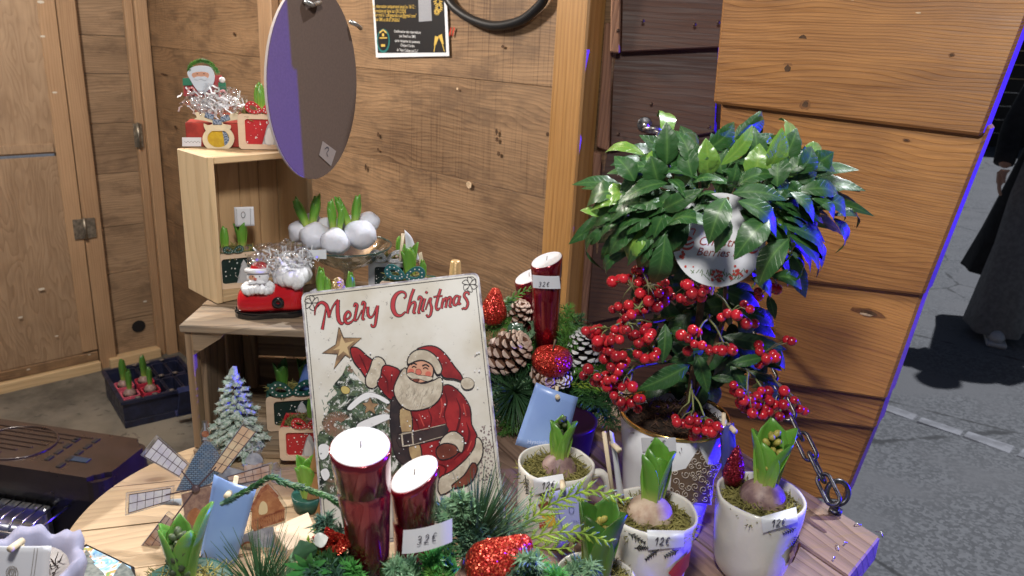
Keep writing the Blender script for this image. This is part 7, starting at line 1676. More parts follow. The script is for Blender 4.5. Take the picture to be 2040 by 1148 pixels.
shreds(boot, (0.022, 0.0, 0.070), 0.026, 120, sq=(1.1, 0.7, 0.6)); bag(boot, (0.018, 0.0, 0.074), 0.030, (1.25, 0.8, 0.72), 6)
# glass bowl of white waxed bulbs
gb = on_z(690, 596, zt) + V((0.0, 0.012, 0))
bowl = thing('glass_bowl', 'footed glass bowl holding white waxed bulbs behind the tin sign', 'bowl', gb)
GL = clear('greenish clear glass', (0.86, 0.93, 0.91), 0.80, 0.04)
gh = on_y(690, 500, gb.y).z - gb.z
lathe('glass', [(0, 0), (0.030, 0.0), (0.031, 0.002), (0.012, 0.005), (0.006, 0.010), (0.0055, gh - 0.032), (0.012, gh - 0.026), (0.040, gh - 0.012), (0.054, gh + 0.002), (0.060, gh + 0.008), (0.0605, gh + 0.0095), (0.059, gh + 0.009), (0.052, gh + 0.0045), (0.038, gh - 0.0085), (0.010, gh - 0.022), (0, gh - 0.0225)], GL, bowl, 40)
lathe('rim', [(0.0590, gh + 0.0080), (0.0612, gh + 0.0086), (0.0612, gh + 0.0104), (0.0590, gh + 0.0100), (0.0590, gh + 0.0080)], pm('dark glass rim', (0.03, 0.07, 0.065), 0.1, coat=0.5), bowl, 40, caps=False)
lf = [loc2(x, y, frame(gb, (1, 0, 0), (0, 0, 1))) for x, y in ((634, 475), (672, 474), (672, 492), (636, 491))]
lo = prism('price_label', lf, 0.0, 0.0005, STICKER, bowl); lo.matrix_local = M(((1, 0, 0, 0), (0, 0, -1, -0.062), (0, 1, 0, 0), (0, 0, 0, 1)))
WAXW = pm('white bulb wax', (0.66, 0.67, 0.74), 0.42, bump=0.4, bscale=160, bdist=0.002, sss=0.1)
wb = [(602, 462, .0, 28), (628, 470, -.028, 31), (668, 482, -.045, 30), (717, 468, -.030, 33), (733, 443, .012, 24), (656, 455, .01, 27), (690, 450, .02, 26), (620, 445, .03, 24)]
for i, (px, py, dy, r) in enumerate(wb):
    p = on_y(px, py, gb.y + dy)
    wt = thing('waxed_bulb', ['white waxed bulb at the left edge of the glass bowl', 'white waxed bulb second from left at the front of the glass bowl', 'white waxed bulb at the very front of the glass bowl beside the price label', 'large white waxed bulb at the front right of the glass bowl', 'white waxed bulb at the back right of the glass bowl', 'white waxed bulb in the middle of the glass bowl', 'white waxed bulb at the middle back of the glass bowl', 'white waxed bulb at the back left of the glass bowl'][i], 'bulb', p, 'white waxed bulbs in the glass bowl')
    rr = r * S1 * 0.95
    blob('wax', rr, (0, 0, 0), WAXW, wt, (1.05, 1.0, 0.92), 3, 0.16, None, i, 1.6)
for i, (px, py, dy, hpx, tilt) in enumerate(((612, 452, .0, 58, -22), (622, 448, .005, 60, 12), (664, 456, -.02, 54, -4), (676, 458, -.025, 42, 8), (696, 450, -.01, 58, -24), (706, 446, .0, 56, 8))):
    p = on_y(px, py, gb.y + dy - 0.012)
    st_ = thing('bulb_shoot', ['leftmost green hyacinth shoot leaning left in the glass bowl', 'second green hyacinth shoot from the left in the glass bowl', 'upright green hyacinth shoot in the middle of the glass bowl', 'short green hyacinth shoot in the middle front of the glass bowl', 'green hyacinth shoot leaning left at the right of the glass bowl', 'rightmost green hyacinth shoot in the glass bowl'][i], 'shoot', M.Translation(p) @ M.Rotation(rad(tilt), 4, 'Y'), 'hyacinth shoots in the glass bowl')
    hyacinth(st_, (0, 0, 0), hpx * S1 * 1.1, SHOOT, HY_LEAF, rz=random.uniform(0, 6), wide=0.32)
# things between the bowl and the tin sign
ca = on_y(655, 570, 0.95); pot3 = thing('bulb_cup', 'white cup with green shoots and a gold glitter stick behind the sign', 'cup', V((ca.x + 0.006, 0.955, CT + 0.0008)))
lathe('cup', [(0, 0), (0.026, 0), (0.032, 0.02), (0.034, 0.034), (0.032, 0.034), (0, 0.028)], POTWHITE, pot3, 28)
for x, h_, az in ((-0.018, 0.040, 20), (-0.008, 0.030, 100), (0.020, 0.036, 40)): hyacinth(pot3, (x, -0.004 if h_ < 0.035 else 0.004, 0.028), h_, SHOOT, HY_LEAF, rz=rad(az))
lathe('glitter_stick', [(0, 0.02), (0.0085, 0.02), (0.0085, 0.048), (0.007, 0.054), (0.004, 0.057), (0, 0.058)], GLITG, pot3, 18, c=(0.006, -0.006, 0))
S11 = mpp(1.07)
q2 = on_z(722, 600, zt) ; q2 = V((-0.205, 1.065, zt)); planter('pale grey planter with grey bow behind the glass bowl', q2, (1, 0.1, 0), 0.060, 0.040, 0.046, GREYP, DKIN, GREYP, ((0.7, 0.6, 1.0),), bulbh=0.035, frame_mat=GREYP)
q3 = V((-0.178, 1.005, zt)); planter('teal planter with dotted bow and hyacinths behind the tin sign', q3, (1, -0.12, 0), 0.066, 0.045, 0.038, GREENP, DKIN, TEAL, ((0.50, 0.6, 1.25), (0.82, 0.35, 0.8)), bulbh=0.040, bowc=(0.52, 0.22), bows=1.05)
card('small white card in the teal planter behind the tin sign', [(806, 458), (822, 476), (838, 520), (812, 530)], 1.04, 0.1, CARDW, 0.002, ang=0.9, stick=((806, 466), (800, 520)))
card('pale wooden label in the teal planter, right of its hyacinth', [(834, 505), (840, 502), (850, 552), (838, 552)], 1.02, 0.0, STICKW, 0.0)
gc = on_y(907, 550, 1.075); o = thing('gold_cone', 'gold cone ornament showing just above the right of the tin sign', 'ornament', V((gc.x, 1.075, 0.10)))
gz = on_y(907, 519, 1.075).z - 0.10
lathe('cone', [(0, 0), (0.026, 0), (0.0075, gz - 0.002), (0.006, gz), (0, gz + 0.0005)], pm('gold paper', (0.62, 0.42, 0.20), 0.35, 0.4, bump=0.5, bscale=120), o, 20)
cb2 = thing('cone_block', 'wooden block under the gold cone behind the tin sign', 'block', (gc.x, 1.075, ST)); slab('block', -0.03, 0.03, -0.03, 0.03, 0.0, 0.1115, W_CRATE, cb2) if False else bpy.data.objects.remove(cb2)
o.location.z = ST; 
for ch in o.children: 
    for v_ in ch.data.vertices: v_.co.z = v_.co.z + (0.112 if v_.co.z > 0.001 else 0)
# inside the lower crate
WHF = pm('flocked snow', (0.62, 0.68, 0.64), 0.85, col2=(0.30, 0.42, 0.34), vscale=170, bump=0.8, bscale=240, bdist=0.003)
tb0 = on_z(468, 896, 0.0115); ft = thing('snowy_tree', 'small flocked white artificial fir tree inside the old crate', 'tree', V((tb0.x, tb0.y + 0.012, 0.0105)))
th2 = 0.108
lathe('trunk', [(0, 0), (0.007, 0), (0.004, th2 * 0.6), (0.0015, th2 * 0.95), (0, th2 * 0.96)], BARK, ft, 8)
vs = []; fs = []
for lv in range(11):
    f = lv / 10; z = 0.008 + th2 * 0.86 * f; R_ = 0.032 * (1 - f) ** 0.85 + 0.006; n = max(5, int(13 * (1 - f) + 4))
    for k in range(n):
        a = 2 * math.pi * (k + 0.5 * (lv % 2)) / n + random.uniform(-0.2, 0.2); d = V((math.cos(a), math.sin(a), -0.35 + 0.5 * f)).normalized(); L = R_ * random.uniform(0.8, 1.15); b0 = V((0, 0, z)) 
        for s in (0.45, 0.7, 0.95):
            c = b0 + d * L * s + V((random.uniform(-1, 1), random.uniform(-1, 1), random.uniform(-1, 1))) * 0.0015; rr = (0.0068 - 0.0018 * s) * (1 - 0.45 * f) * random.uniform(0.8, 1.2)
            bm = bmesh.new(); bmesh.ops.create_icosphere(bm, subdivisions=1, radius=1.0); o_ = len(vs)
            q = d.to_track_quat('X', 'Z')
            for v_ in bm.verts: vs.append(c + q @ V((v_.co.x * rr * 1.5, v_.co.y * rr, v_.co.z * rr * 0.8)) * (1 + 0.25 * NZ.noise(v_.co * 2 + c * 300)))
            for f_ in bm.faces: fs.append(tuple(o_ + v_.index for v_ in f_.verts))
            bm.free()
            for _ in range(5): needles_vf(vs, fs, c, (d + V((random.uniform(-1, 1), random.uniform(-1, 1), random.uniform(-1, 1))) * 0.9).normalized(), rr * 2.0, 0.0005)
cr = mesh('crown', vs, fs, WHF, ft, False); cr['kind'] = 'stuff'
lathe('tip', [(0, th2 * 0.86), (0.006, th2 * 0.87), (0.0065, th2 * 0.93), (0.005, th2), (0.0, th2 * 1.03)], WHF, ft, 10, fn=lambda p, k, a: p * (1 + 0.1 * NZ.noise(p * 300)))
pg0 = on_z(528, 893, 0.0115); planter('dark green planter with hyacinths at the back of the old crate', pg0 + V((-0.010, 0.045, 0)), (0.96, 0.28, 0), 0.070, 0.045, 0.052, GREENP, DKIN, GREENP, ((0.3, 0.5, 1.0), (0.75, 0.6, 1.0)), bulbh=0.045, bowc=(0.5, 0.08), hmat=HY_DARK, bows=1.1)
pr0 = on_z(560, 917, 0.0115); planter('red planter with snowman picture at the front of the old crate', pr0, (0.99, 0.1, 0), 0.056, 0.042, 0.047, REDPT, REDPT, REDPT, ((0.65, 0.5, 1.0),), bulbh=0.034, bowc=(0.62, 0.08), bows=0.85)
card('blue card leaning in the old crate beside the tin sign', [(607, 726), (616, 722), (628, 782), (590, 775)], 0.985, 0.1, pm('mid blue card', (0.10, 0.17, 0.44), 0.4), 0.003)
card('bright green shoot label', [(0, 0), (1, 0), (1, 1), (0, 1)], 1, 0, CARDW) if False else None
pk = on_z(600, 1040, 0.001); hs = thing('hyacinth', 'bright green hyacinth shoot half hidden behind the wooden ornament', 'hyacinth', V((pk.x, pk.y + 0.03, 0.001)))
lathe('cup', [(0, 0), (0.016, 0), (0.019, 0.018), (0.017, 0.018), (0, 0.014)], GREENP, hs, 20); hyacinth(hs, (0, 0, 0.014), 0.055, SPREAD, HY_LEAF, wide=0.4)
# bulbs in pink pots in the floor tray
for i, (j, mt, hz) in enumerate(((0, PINKP, 0.11), (0, REDP, 0.10), (1, PINKP, 0.12), (1, REDP, 0.12))):
    cx = 0.006 + cw_ * (0.5 + 0) if False else 0.03 + (0.055 if i % 2 else 0.0); cy = 0.045 + j * 0.10
    t = thing('bulb_pot', ['pink pot with a sprouting bulb at the front left of the floor tray', 'red pot with a sprouting bulb at the front of the floor tray', 'pink pot with a sprouting bulb at the back left of the floor tray', 'red pot with a sprouting bulb at the back of the floor tray'][i], 'pot', FT @ M.Translation((cx * 1.35 - 0.002, cy * 0.95 + 0.012, 0.045)) @ M.Scale(0.76, 4), 'sprouting bulbs in the floor tray')
    w2 = 0.042
    ring_prism('pot', rrect(-w2, -w2, w2, w2, 0.012, 3), rrect(-w2 + 0.006, -w2 + 0.006, w2 - 0.006, w2 - 0.006, 0.010, 3), 0.0, 0.095, mt, t)
    slab('soil', -w2 + 0.007, w2 - 0.007, -w2 + 0.007, w2 - 0.007, 0.02, 0.08, SOIL, t, 0); bulb_at(t, (0, 0, 0.095), 0.030, BULBP); hyacinth(t, (0, 0, 0.122), hz, SHOOT, HY_DARK, rz=i, wide=0.30)
lf_ = thing('loose_leaf', 'yellow green loose leaf lying on the rim of the floor tray', 'leaf', FT @ M.Translation((0.26, -0.004, th_ + 0.004)))
vs, fs, tv = hy_leaf_mesh(0.085, 0.03, 0.02, 0.0, 0.0); lo_ = mesh('blade', vs, fs, LIME, lf_, True, tv); lo_.matrix_local = M.Rotation(rad(90), 4, 'Y')
# ------------------------------------------------------------------ acrylic windmill cutout
yw = on_z(*Z8p(560, 1120), 0.0).y
FWM = frame(on_y(*Z8p(560, 560), 0.735), (1, 0.05, 0), (0, 0.16, 1))
wm = thing('windmill_cutout', 'printed clear acrylic windmill and village standing on the round table', 'ornament', FWM)
ACR = clear('clear acrylic', (0.97, 0.98, 0.98), 0.90, 0.04)
def Wm(x, y): return loc2(*Z8p(x, y), FWM)
SAILL = pm('lilac sail print', (0.74, 0.73, 0.77), 0.3, col2=(0.60, 0.57, 0.70), vscale=60); SAILW = pm('warm sail print', (0.74, 0.60, 0.40), 0.3, col2=(0.62, 0.42, 0.28), vscale=50); SAILB = pm('brown sail print', (0.42, 0.24, 0.16), 0.3, col2=(0.52, 0.42, 0.38), vscale=50); FRM = pm('sail bars', (0.10, 0.065, 0.075), 0.35)
def rooftile():
    m, nt, b = newmat('blue tile print'); g = G(nt); o = g.obj(); s = g.sep(o)
    bt = g.n('TexBrick'); g.put(bt.inputs['Vector'], o); bt.inputs['Scale'].default_value = 110; bt.inputs['Mortar Size'].default_value = 0.035; bt.inputs['Color1'].default_value = (0.12, 0.20, 0.32, 1); bt.inputs['Color2'].default_value = (0.22, 0.29, 0.38, 1); bt.inputs['Mortar'].default_value = (0.02, 0.03, 0.06, 1)
    c = g.mix(g.rng(g.noise(o, 22.0, 3), 0.5, 0.72, 0, 0.7), bt.outputs[0], (0.36, 0.25, 0.20)); g.put(b.inputs['Base Color'], c); b.inputs['Roughness'].default_value = 0.3; return m
ROOFT = rooftile(); STONEP = pm('rosy stone print', (0.22, 0.13, 0.11), 0.35, col2=(0.34, 0.22, 0.17), vscale=140); ORNG = pm('orange house print', (0.46, 0.22, 0.10), 0.35, col2=(0.33, 0.13, 0.06), vscale=90); GLOW = pm('cream window print', (0.66, 0.54, 0.32), 0.35); GRYR = pm('grey roof print', (0.22, 0.23, 0.28), 0.35, col2=(0.38, 0.39, 0.44), vscale=70); BALC = pm('rust balcony print', (0.22, 0.06, 0.03), 0.35, col2=(0.40, 0.18, 0.10), vscale=200)
def wpoly(name, pts, mat, z, acr=0.0, par=None, smooth=False):
    p = [Wm(x, y) for x, y in pts]; p = sp2(p, 3) if smooth else p
    poly(name, p, z, mat, par or wm)
    if acr:
        cx = sum(q[0] for q in pts) / len(pts); cy = sum(q[1] for q in pts) / len(pts)
        big = [Wm(x + acr * (1 if x > cx else -1), y + acr * (1 if y > cy else -1)) for x, y in pts]
        prism('acrylic', big, z - 0.0026, z - 0.0002, ACR, wm, 0.0003)
def sail(quad, mat, nx, name='sail'):
    """quad: outer a, outer b, inner b, inner a"""
    n_ = node(name, wm); a, b_, c_, d_ = quad
    poly('canvas', [Wm(*p) for p in quad], 0.0012, mat, n_)
    L = lambda p, q, t: (p[0] + (q[0] - p[0]) * t, p[1] + (q[1] - p[1]) * t)
    ls = [([Wm(*a), Wm(*b_), Wm(*c_), Wm(*d_), Wm(*a)], 0.0009), ([Wm(*L(a, b_, .5)), Wm(*L(d_, c_, .5))], 0.0007)]
    for k in range(1, nx): ls.append(([Wm(*L(a, d_, k / nx)), Wm(*L(b_, c_, k / nx))], 0.00055))
    strokes('bars', ls, 0.0015, FRM, n_)
    ex_ = [Wm(sum(p[0] for p in quad) / 4 + (x - sum(p[0] for p in quad) / 4) * 1.12 + 6 * (1 if x > sum(p[0] for p in quad) / 4 else -1), sum(p[1] for p in quad) / 4 + (y - sum(p[1] for p in quad) / 4) * 1.12 + 6 * (1 if y > sum(p[1] for p in quad) / 4 else -1)) for x, y in quad]; strokes('edge_highlight', [(ex_ + ex_[:1], 0.0005)], 0.0011, GRYR, n_)  # outline strokes paint the highlight along the acrylic edge
    cx = sum(p[0] for p in quad) / 4; cy = sum(p[1] for p in quad) / 4
    prism('acrylic', [Wm(cx + (x - cx) * 1.10 + (8 if x > cx else -8), cy + (y - cy) * 1.10 + (8 if y > cy else -8)) for x, y in quad], -0.0016, 0.0009, ACR, n_, 0.0004)
sail([(175, 282), (275, 155), (485, 340), (425, 425)], SAILL, 6); sail([(880, 60), (972, 110), (735, 405), (655, 378)], SAILW, 6); sail([(62, 690), (68, 558), (365, 512), (360, 600)], SAILL, 5); sail([(140, 950), (235, 1020), (385, 745), (330, 705)], SAILB, 5); sail([(1072, 440), (1070, 345), (770, 430), (800, 490)], SAILB, 5)
strokes('sail_arms', [([Wm(545, 515), Wm(440, 385)], 0.0016), ([Wm(545, 515), Wm(690, 360)], 0.0016), ([Wm(545, 515), Wm(330, 560)], 0.0016), ([Wm(545, 515), Wm(380, 740)], 0.0016), ([Wm(545, 515), Wm(780, 455)], 0.0016)], 0.0013, FRM, wm)
wpoly('tower_roof', [(608, 168), (650, 185), (700, 250), (745, 365), (650, 480), (540, 520), (400, 535), (455, 430), (520, 300)], ROOFT, 0.0006, 12)
wpoly('roof_spire', [(600, 45), (612, 45), (616, 95), (638, 118), (620, 150), (628, 168), (592, 168), (600, 150), (584, 118), (604, 95)], GRYR, 0.0009, 14)
wpoly('roof_ball', [(588, 112), (612, 100), (636, 112), (632, 138), (612, 148), (590, 138)], BALC, 0.0011, 0, None, True)
wpoly('tower_wall', [(440, 560), (640, 500), (700, 560), (690, 900), (720, 1120), (300, 1120), (400, 860), (460, 700)], STONEP, 0.0003, 8)
wpoly('arch_window', [(480, 740), (500, 680), (545, 655), (580, 690), (590, 760), (540, 790)], ORNG, 0.0006, 0, None, True)
blob('sail_hub', 0.0048, (*Wm(545, 515), 0.002), FRM, wm, (1, 1, 0.6), 2)
wpoly('annex_roof', [(700, 400), (790, 365), (900, 395), (930, 480), (880, 520), (700, 520)], GRYR, 0.0004, 6)
wpoly('small_dome', [(900, 330), (905, 300), (945, 262), (1000, 272), (1025, 320), (960, 345)], GRYR, 0.0006, 8, None, True); wpoly('small_tower', [(890, 352), (1015, 330), (1010, 480), (890, 490)], SAILB, 0.0002, 6)
strokes('weather_vane', [([Wm(950, 262), Wm(948, 190)], 0.0010), ([Wm(890, 245), Wm(1000, 205)], 0.0010), ([Wm(985, 190), Wm(1025, 200), Wm(1010, 235), Wm(990, 190)], 0.0010)], 0.0007, GRYR, wm); prism('acrylic', [Wm(x, y) for x, y in ((885, 250), (930, 180), (1010, 175), (1040, 205), (1015, 255), (960, 275))], -0.0016, 0.0002, ACR, wm)
prism('acrylic', [Wm(x, y) for x, y in ((1085, 470), (1080, 345), (1130, 330), (1155, 380), (1155, 500))], -0.0016, 0.0002, ACR, wm)
wpoly('house_wall', [(940, 800), (950, 640), (1010, 525), (1060, 495), (1120, 560), (1180, 655), (1180, 750), (960, 815)], ORNG, 0.0008, 12)
wpoly('house_roof', [(930, 660), (1010, 515), (1060, 480), (1140, 570), (1120, 585), (1060, 520), (1020, 545), (950, 680)], BALC, 0.0010)
wpoly('house_window', [(1000, 700), (1000, 640), (1025, 605), (1055, 630), (1055, 690)], GLOW, 0.0011, 0, None, True)
ls = [([Wm(950, 750), Wm(1185, 660)], 0.0022), ([Wm(960, 815), Wm(1180, 730)], 0.0026)]
for k in range(14): ls.append(([Wm(955 + k * 17, 748 - k * 6.5), Wm(962 + k * 16.5, 812 - k * 6)], 0.0009))
strokes('balcony', ls, 0.0014, BALC, wm)
wpoly('lower_wall', [(830, 870), (960, 815), (1100, 790), (1130, 1100), (820, 1120)], GRYR, 0.0005, 6); wpoly('lower_window', [(850, 1050), (862, 950), (900, 905), (945, 910), (965, 960), (960, 1050)], GLOW, 0.0009, 0, None, True)
strokes('window_bars', [([Wm(905, 910), Wm(905, 1050)], 0.0008), ([Wm(855, 985), Wm(962, 985)], 0.0008), (sp2([Wm(850, 1040), Wm(862, 950), Wm(900, 905), Wm(945, 910), Wm(966, 965)], 3, False), 0.0022)], 0.0012, BALC, wm)
prism('foot', [Wm(x, y) for x, y in ((300, 1125), (1130, 1110), (1130, 1150), (300, 1160))], -0.010, 0.010, ACR, wm)
pcw = card('pale grey card standing behind the windmill on the round table', [Z8p(130, 610), Z8p(440, 590), Z8p(420, 1060), Z8p(175, 1085)], 0.79, 0.25, pm('pale grey card', (0.50, 0.54, 0.58), 0.4), 0.0)
# big light blue card and hyacinth in front of the windmill
card('large light blue card on a stick in front of the windmill', [Z8p(672, 418), Z8p(978, 520), Z8p(818, 1090), Z8p(560, 1060)], 0.655, 0.12, CARDB, 0.004, stick=(Z8p(826, 440), Z8p(700, 1140)), peg=Z8p(795, 535))
hb = on_y(368, 1170, 0.585); hf_ = thing('hyacinth', 'hyacinth with dark buds in a mossy pot at the lower left', 'hyacinth', V((hb.x, 0.585, hb.z)))
HY_BLUEISH = leafmat('broad hyacinth leaf', (0.40, 0.46, 0.10), (0.12, 0.27, 0.05), (0.10, 0.28, 0.05), 0.32, 0.1)
hyacinth(hf_, (0, 0, 0), 0.072, [(-158, 0.88, 0.22, 0.06, 1.15), (-28, 0.92, 0.20, 0.05, 1.05), (20, 1.15, 0.30, 0.02, 1.1), (105, 0.95, 0.16, 0.05, 1.0), (185, 0.92, 0.22, 0.06, 1.0)], HY_BLUEISH)
bud(hf_, (0, -0.003, 0.010), 0.050, 0.0118, HY_BUDD, 28)
hpz = hb.z - 0.03; lathe('pot', [(0, ST - hb.z), (0.034, ST - hb.z), (0.042, 0.0), (0.040, 0.0), (0, -0.01)], GREENP, hf_, 28); moss_stuff(hf_, (0, 0, -0.008), 0.042, 420, MOSS, dome=0.2, L=0.015); bulb_at(hf_, (0, 0, -0.010), 0.018, BULBP)
# printed tray lying on the table (bottom left)
FTY = frame(on_z(185, 1125, 0.006), (0.93, -0.36, 0), (0.36, 0.93, 0))
tyc = [loc2(x, y, FTY) for x, y in ((135, 1100), (172, 1084), (268, 1130), (272, 1160), (200, 1200), (120, 1150))]
ty_ = thing('picture_coaster', 'black edged coaster with a bright village picture on the round table', 'coaster', FTY)
def villmat():
    m, nt, b = newmat('bright village print'); g = G(nt); o = g.obj()
    n1 = g.noise(o, 55.0, 3, 0.6, 1.5); c = g.ramp(n1, [(0.30, (0.05, 0.16, 0.42)), (0.45, (0.28, 0.50, 0.72)), (0.52, (0.62, 0.66, 0.66)), (0.58, (0.60, 0.24, 0.10)), (0.66, (0.20, 0.38, 0.12)), (0.75, (0.10, 0.08, 0.12))])
    g.put(b.inputs['Base Color'], c); b.inputs['Roughness'].default_value = 0.15; return m
prism('rim', sp2(tyc, 1), -0.005, 0.0, pm('black lacquer', (0.01, 0.01, 0.012), 0.2, coat=0.5), ty_)
cxy = (sum(p[0] for p in tyc) / 6, sum(p[1] for p in tyc) / 6)
poly('picture', [(cxy[0] + (x - cxy[0]) * 0.90, cxy[1] + (y - cxy[1]) * 0.90) for x, y in tyc], 0.0004, villmat(), ty_)
TREED = pm('grey green tree print', (0.16, 0.18, 0.17), 0.35, col2=(0.06, 0.08, 0.08), vscale=160)
poly('tree_print', [loc2(x, y, FTY) for x, y in ((172, 1095), (180, 1106), (176, 1108), (190, 1122), (186, 1124), (206, 1142), (215, 1160), (140, 1160), (146, 1142), (160, 1124), (156, 1122), (166, 1108))], 0.0008, TREED, ty_); poly('tree_print', [loc2(x, y, FTY) for x, y in ((244, 1122), (262, 1136), (272, 1156), (222, 1156), (232, 1136))], 0.0008, TREED, ty_)
# pot wrapped in pale fabric with a white card, lower left corner
pl = on_y(30, 1130, 0.60); lp = thing('wrapped_pot', 'dark pot with pale lilac frilled fabric at the lower left corner', 'pot', V((pl.x, 0.60, ST)))
FAB = pm('pale lilac fabric', (0.27, 0.27, 0.38), 0.8, bump=0.3, bscale=90); DPOT = pm('dark printed pot', (0.06, 0.05, 0.06), 0.4, var=0.4, vscale=80)
rim = pl.z - ST - 0.004
lathe('pot', [(0, 0), (0.040, 0), (0.050, rim - 0.004), (0.047, rim - 0.004), (0, rim - 0.012)], DPOT, lp, 32)
def frill(p, k, a):
    f = [0.2, 1.0, 1.0, 0.6, 0.2][min(k, 4)]; q_ = 1 + 0.045 * f * math.sin(a * 7 + 0.8 * math.sin(a * 2)) + 0.03 * f * math.sin(a * 15 + 1); return V((p.x * q_, p.y * q_, p.z + 0.004 * f * math.sin(a * 7 + 1.2) + 0.002 * f * math.sin(a * 16)))
fo = lathe('fabric', [(0.050, rim - 0.030), (0.058, rim - 0.002), (0.056, rim + 0.008), (0.048, rim + 0.004), (0.042, rim - 0.006)], FAB, lp, 96, fn=frill, caps=False)
moss_stuff(lp, (0, 0, rim - 0.012), 0.044, 160, SOIL, dome=0.2, L=0.012)
strokes('pot_lettering', [(sp2([(x * 0.004, (2 if k % 2 else -2) * 0.002) for k, x in enumerate(range(6))], 2, False), 0.0006)], 0.0, STICKW, lp).matrix_local = M.Translation((0.044, -0.022, rim - 0.03)) @ M.Rotation(rad(40), 4, 'Z') @ M.Rotation(rad(90), 4, 'X')
cwl = card('white card with a bulb drawing on a stick in the wrapped pot', [(-30, 1088), (102, 1088), (92, 1190), (-30, 1190)], 0.555, 0.2, CARDW, 0.001, stick=((38, 1078), (40, 1180)), peg=(38, 1082))
def Lc(x, y): return loc2(x, y, cwl.matrix_world)
ls = [(sp2([Lc(26 + 10 * math.cos(a) * (0.3 + 0.08 * a), 1140 + 12 * math.sin(a) * (0.3 + 0.08 * a)) for a in [k * 0.7 for k in range(22)]], 2, False), 0.0005), ([Lc(72, 1090), Lc(64, 1150)], 0.0004), ([Lc(78, 1090), Lc(70, 1150)], 0.0004)]
for k in range(5): ls.append((sp2([Lc(24 + k * 3, 1128), Lc(18 + k * 4, 1140), Lc(20 + k * 4, 1150)], 2, False), 0.0004))
strokes('card_drawing', ls, 0.0022, pm('sepia ink', (0.20, 0.16, 0.12), 0.5), cwl)

# ------------------------------------------------------------------ person walking in the lane, other stall behind
GREYC = pm('grey wool cloth', (0.17, 0.167, 0.165), 0.9, var=0.15, vscale=40, bump=0.3, bscale=300); DARKC = pm('dark coat cloth', (0.012, 0.012, 0.014), 0.85, var=0.3, vscale=30); SHOE = pm('white trainer', (0.52, 0.52, 0.54), 0.5); SKN = pm('skin', (0.42, 0.24, 0.17), 0.5, sss=0.1); HAIR = pm('dark hair', (0.015, 0.011, 0.009), 0.6)
ft0 = on_z(1995, 655, GZ); per = thing('person', 'person in a dark coat and wide grey trousers walking along the lane', 'person', M.Translation(V((ft0.x + 0.12, ft0.y, GZ))) @ M.Rotation(rad(-25), 4, 'Z'))
def skin_body(name, joints, edges, mat, par, sub=2):
    me = bpy.data.meshes.new(name); me.from_pydata([j[:3] for j in joints], edges, []); me.materials.append(mat); o = link(name, me, par)
    sk = o.modifiers.new('skin', 'SKIN'); 
    for i, j in enumerate(joints): me.skin_vertices[0].data[i].radius = (j[3], j[4] if len(j) > 4 else j[3])
    me.skin_vertices[0].data[0].use_root = True; sk.use_smooth_shade = True
    sb_ = o.modifiers.new('s', 'SUBSURF'); sb_.levels = sub; sb_.render_levels = sub
    return o
J = [(0, 0, 0.95, 0.15, 0.11), (0, 0, 1.15, 0.14, 0.10), (0, 0.0, 1.38, 0.17, 0.10), (0, -0.01, 1.50, 0.05, 0.05), (0, -0.02, 1.60, 0.085, 0.095), (0, -0.02, 1.70, 0.07, 0.08),
     (-0.10, 0.0, 0.88, 0.10, 0.10), (-0.14, -0.14, 0.48, 0.075, 0.075), (-0.16, -0.20, 0.09, 0.05, 0.05), (0.10, 0.0, 0.88, 0.10, 0.10), (0.13, 0.14, 0.48, 0.075, 0.075), (0.14, 0.26, 0.11, 0.05, 0.05),
     (-0.20, 0.0, 1.40, 0.06, 0.06), (-0.27, -0.02, 1.15, 0.048, 0.048), (-0.30, -0.12, 0.93, 0.038, 0.038), (0.20, 0.0, 1.40, 0.06, 0.06), (0.27, 0.02, 1.15, 0.048, 0.048), (0.29, -0.08, 0.92, 0.038, 0.038)]
E_ = [(0, 1), (1, 2), (2, 3), (3, 4), (4, 5), (0, 6), (6, 7), (7, 8), (0, 9), (9, 10), (10, 11), (2, 12), (12, 13), (13, 14), (2, 15), (15, 16), (16, 17)]
skin_body('body', J, E_, SKN, per)
def leg_cloth(name, pts, mat):
    vs = []; fs = []; n = 20
    for (x, y, z, rx, ry) in pts:
        for k in range(n): a = 2 * math.pi * k / n; f = 1 + 0.10 * math.sin(a * 5 + z * 3) * (1.2 - z); vs.append((x + rx * f * math.cos(a), y + ry * f * math.sin(a), z))
    for i in range(len(pts) - 1):
        for k in range(n): fs.append((i * n + k, i * n + (k + 1) % n, (i + 1) * n + (k + 1) % n, (i + 1) * n + k))
    o = mesh(name, vs, fs, mat, per, True); return o
leg_cloth('trouser_leg', [(-0.17, -0.22, 0.05, 0.15, 0.19), (-0.16, -0.19, 0.25, 0.135, 0.165), (-0.14, -0.13, 0.5, 0.12, 0.135), (-0.11, -0.04, 0.78, 0.125, 0.125), (-0.08, 0.0, 1.02, 0.12, 0.13)], GREYC)
leg_cloth('trouser_leg', [(0.15, 0.28, 0.06, 0.15, 0.18), (0.14, 0.22, 0.25, 0.135, 0.16), (0.13, 0.13, 0.5, 0.12, 0.135), (0.11, 0.03, 0.78, 0.125, 0.125), (0.08, 0.0, 1.02, 0.12, 0.13)], GREYC)
leg_cloth('coat', [(-0.10, 0.12, 0.30, 0.27, 0.20), (-0.06, 0.09, 0.55, 0.26, 0.19), (-0.02, 0.05, 0.85, 0.235, 0.17), (0, 0.02, 1.05, 0.21, 0.155), (0, 0.0, 1.25, 0.22, 0.15), (0, 0.0, 1.42, 0.22, 0.125), (0, 0.0, 1.47, 0.12, 0.09), (0, -0.01, 1.51, 0.065, 0.065)], DARKC)
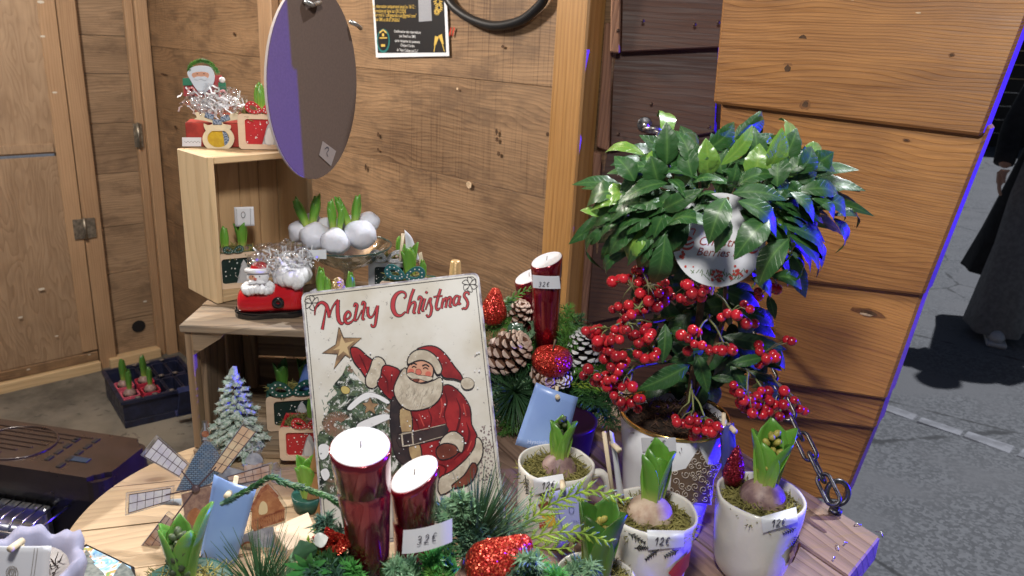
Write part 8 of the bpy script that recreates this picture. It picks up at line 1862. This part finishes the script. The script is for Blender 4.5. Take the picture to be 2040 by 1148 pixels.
for pts in ([(-0.20, 0, 1.41), (-0.28, -0.02, 1.15), (-0.305, -0.12, 0.96)], [(0.20, 0, 1.41), (0.28, 0.02, 1.15), (0.295, -0.08, 0.95)]): tube('sleeve', smooth_path(pts, 4), [0.075, 0.073, 0.07, 0.068, 0.066, 0.062, 0.058, 0.055, 0.052], DARKC, per, 12)
for x, y in ((-0.17, -0.28), (0.15, 0.22)):
    blob('shoe', 0.06, (x, y - 0.03, 0.045), SHOE, per, (0.85, 2.2, 0.75), 3); box('shoe_sole', (0.10, 0.27, 0.025), (x, y - 0.03, 0.013), SHOE, per, 0.01)
blob('hair', 0.105, (0, 0.0, 1.665), HAIR, per, (0.95, 1.05, 1.0), 3, 0.12)
for sx, p in ((-1, (-0.305, -0.15, 0.88)), (1, (0.295, -0.11, 0.87))):
    bj = [(p[0], p[1], p[2] + 0.06, 0.026), (p[0], p[1] - 0.005, p[2], 0.030, 0.018)]; be = [(0, 1)]
    for k in range(4):
        b0 = (p[0] + 0.0, p[1] - 0.022 + 0.015 * k, p[2] - 0.035, 0.009); bj += [b0, (p[0] - 0.006 * sx, b0[1], b0[2] - 0.032, 0.0085), (p[0] - 0.018 * sx, b0[1], b0[2] - 0.058, 0.007)]; n_ = len(bj); be += [(1, n_ - 3), (n_ - 3, n_ - 2), (n_ - 2, n_ - 1)]
    bj += [(p[0] - 0.01 * sx, p[1] - 0.035, p[2] + 0.01, 0.011), (p[0] - 0.014 * sx, p[1] - 0.048, p[2] - 0.02, 0.009)]; n_ = len(bj); be += [(0, n_ - 2), (n_ - 2, n_ - 1)]
    skin_body('hand', bj, be, SKN, per, 1)
# dark stall across the lane
NIGHT = wood('dark far planks', (0.010, 0.007, 0.006), (0.030, 0.022, 0.018), knots=0.3)
fh = thing('far_stall', 'dark wooden stall across the lane behind the walking person', 'stall', V((9.5, 14.5, GZ)))
for k in range(8): slab('plank', -2.6, 2.6, 0, 0.05, k * 0.24, k * 0.24 + 0.235, NIGHT, fh, 0.004)
for x in (-2.65, 2.65): slab('post', x - 0.07, x + 0.07, -0.06, 0.08, 0, 1.95, NIGHT, fh, 0.004)
hexa('roof', [(-3.0, -0.8, 1.95), (3.0, -0.8, 1.95), (3.0, 2.0, 1.95), (-3.0, 2.0, 1.95), (-2.6, 0.5, 2.3), (2.6, 0.5, 2.3), (2.6, 0.9, 2.3), (-2.6, 0.9, 2.3)], NIGHT, fh, 0.01)
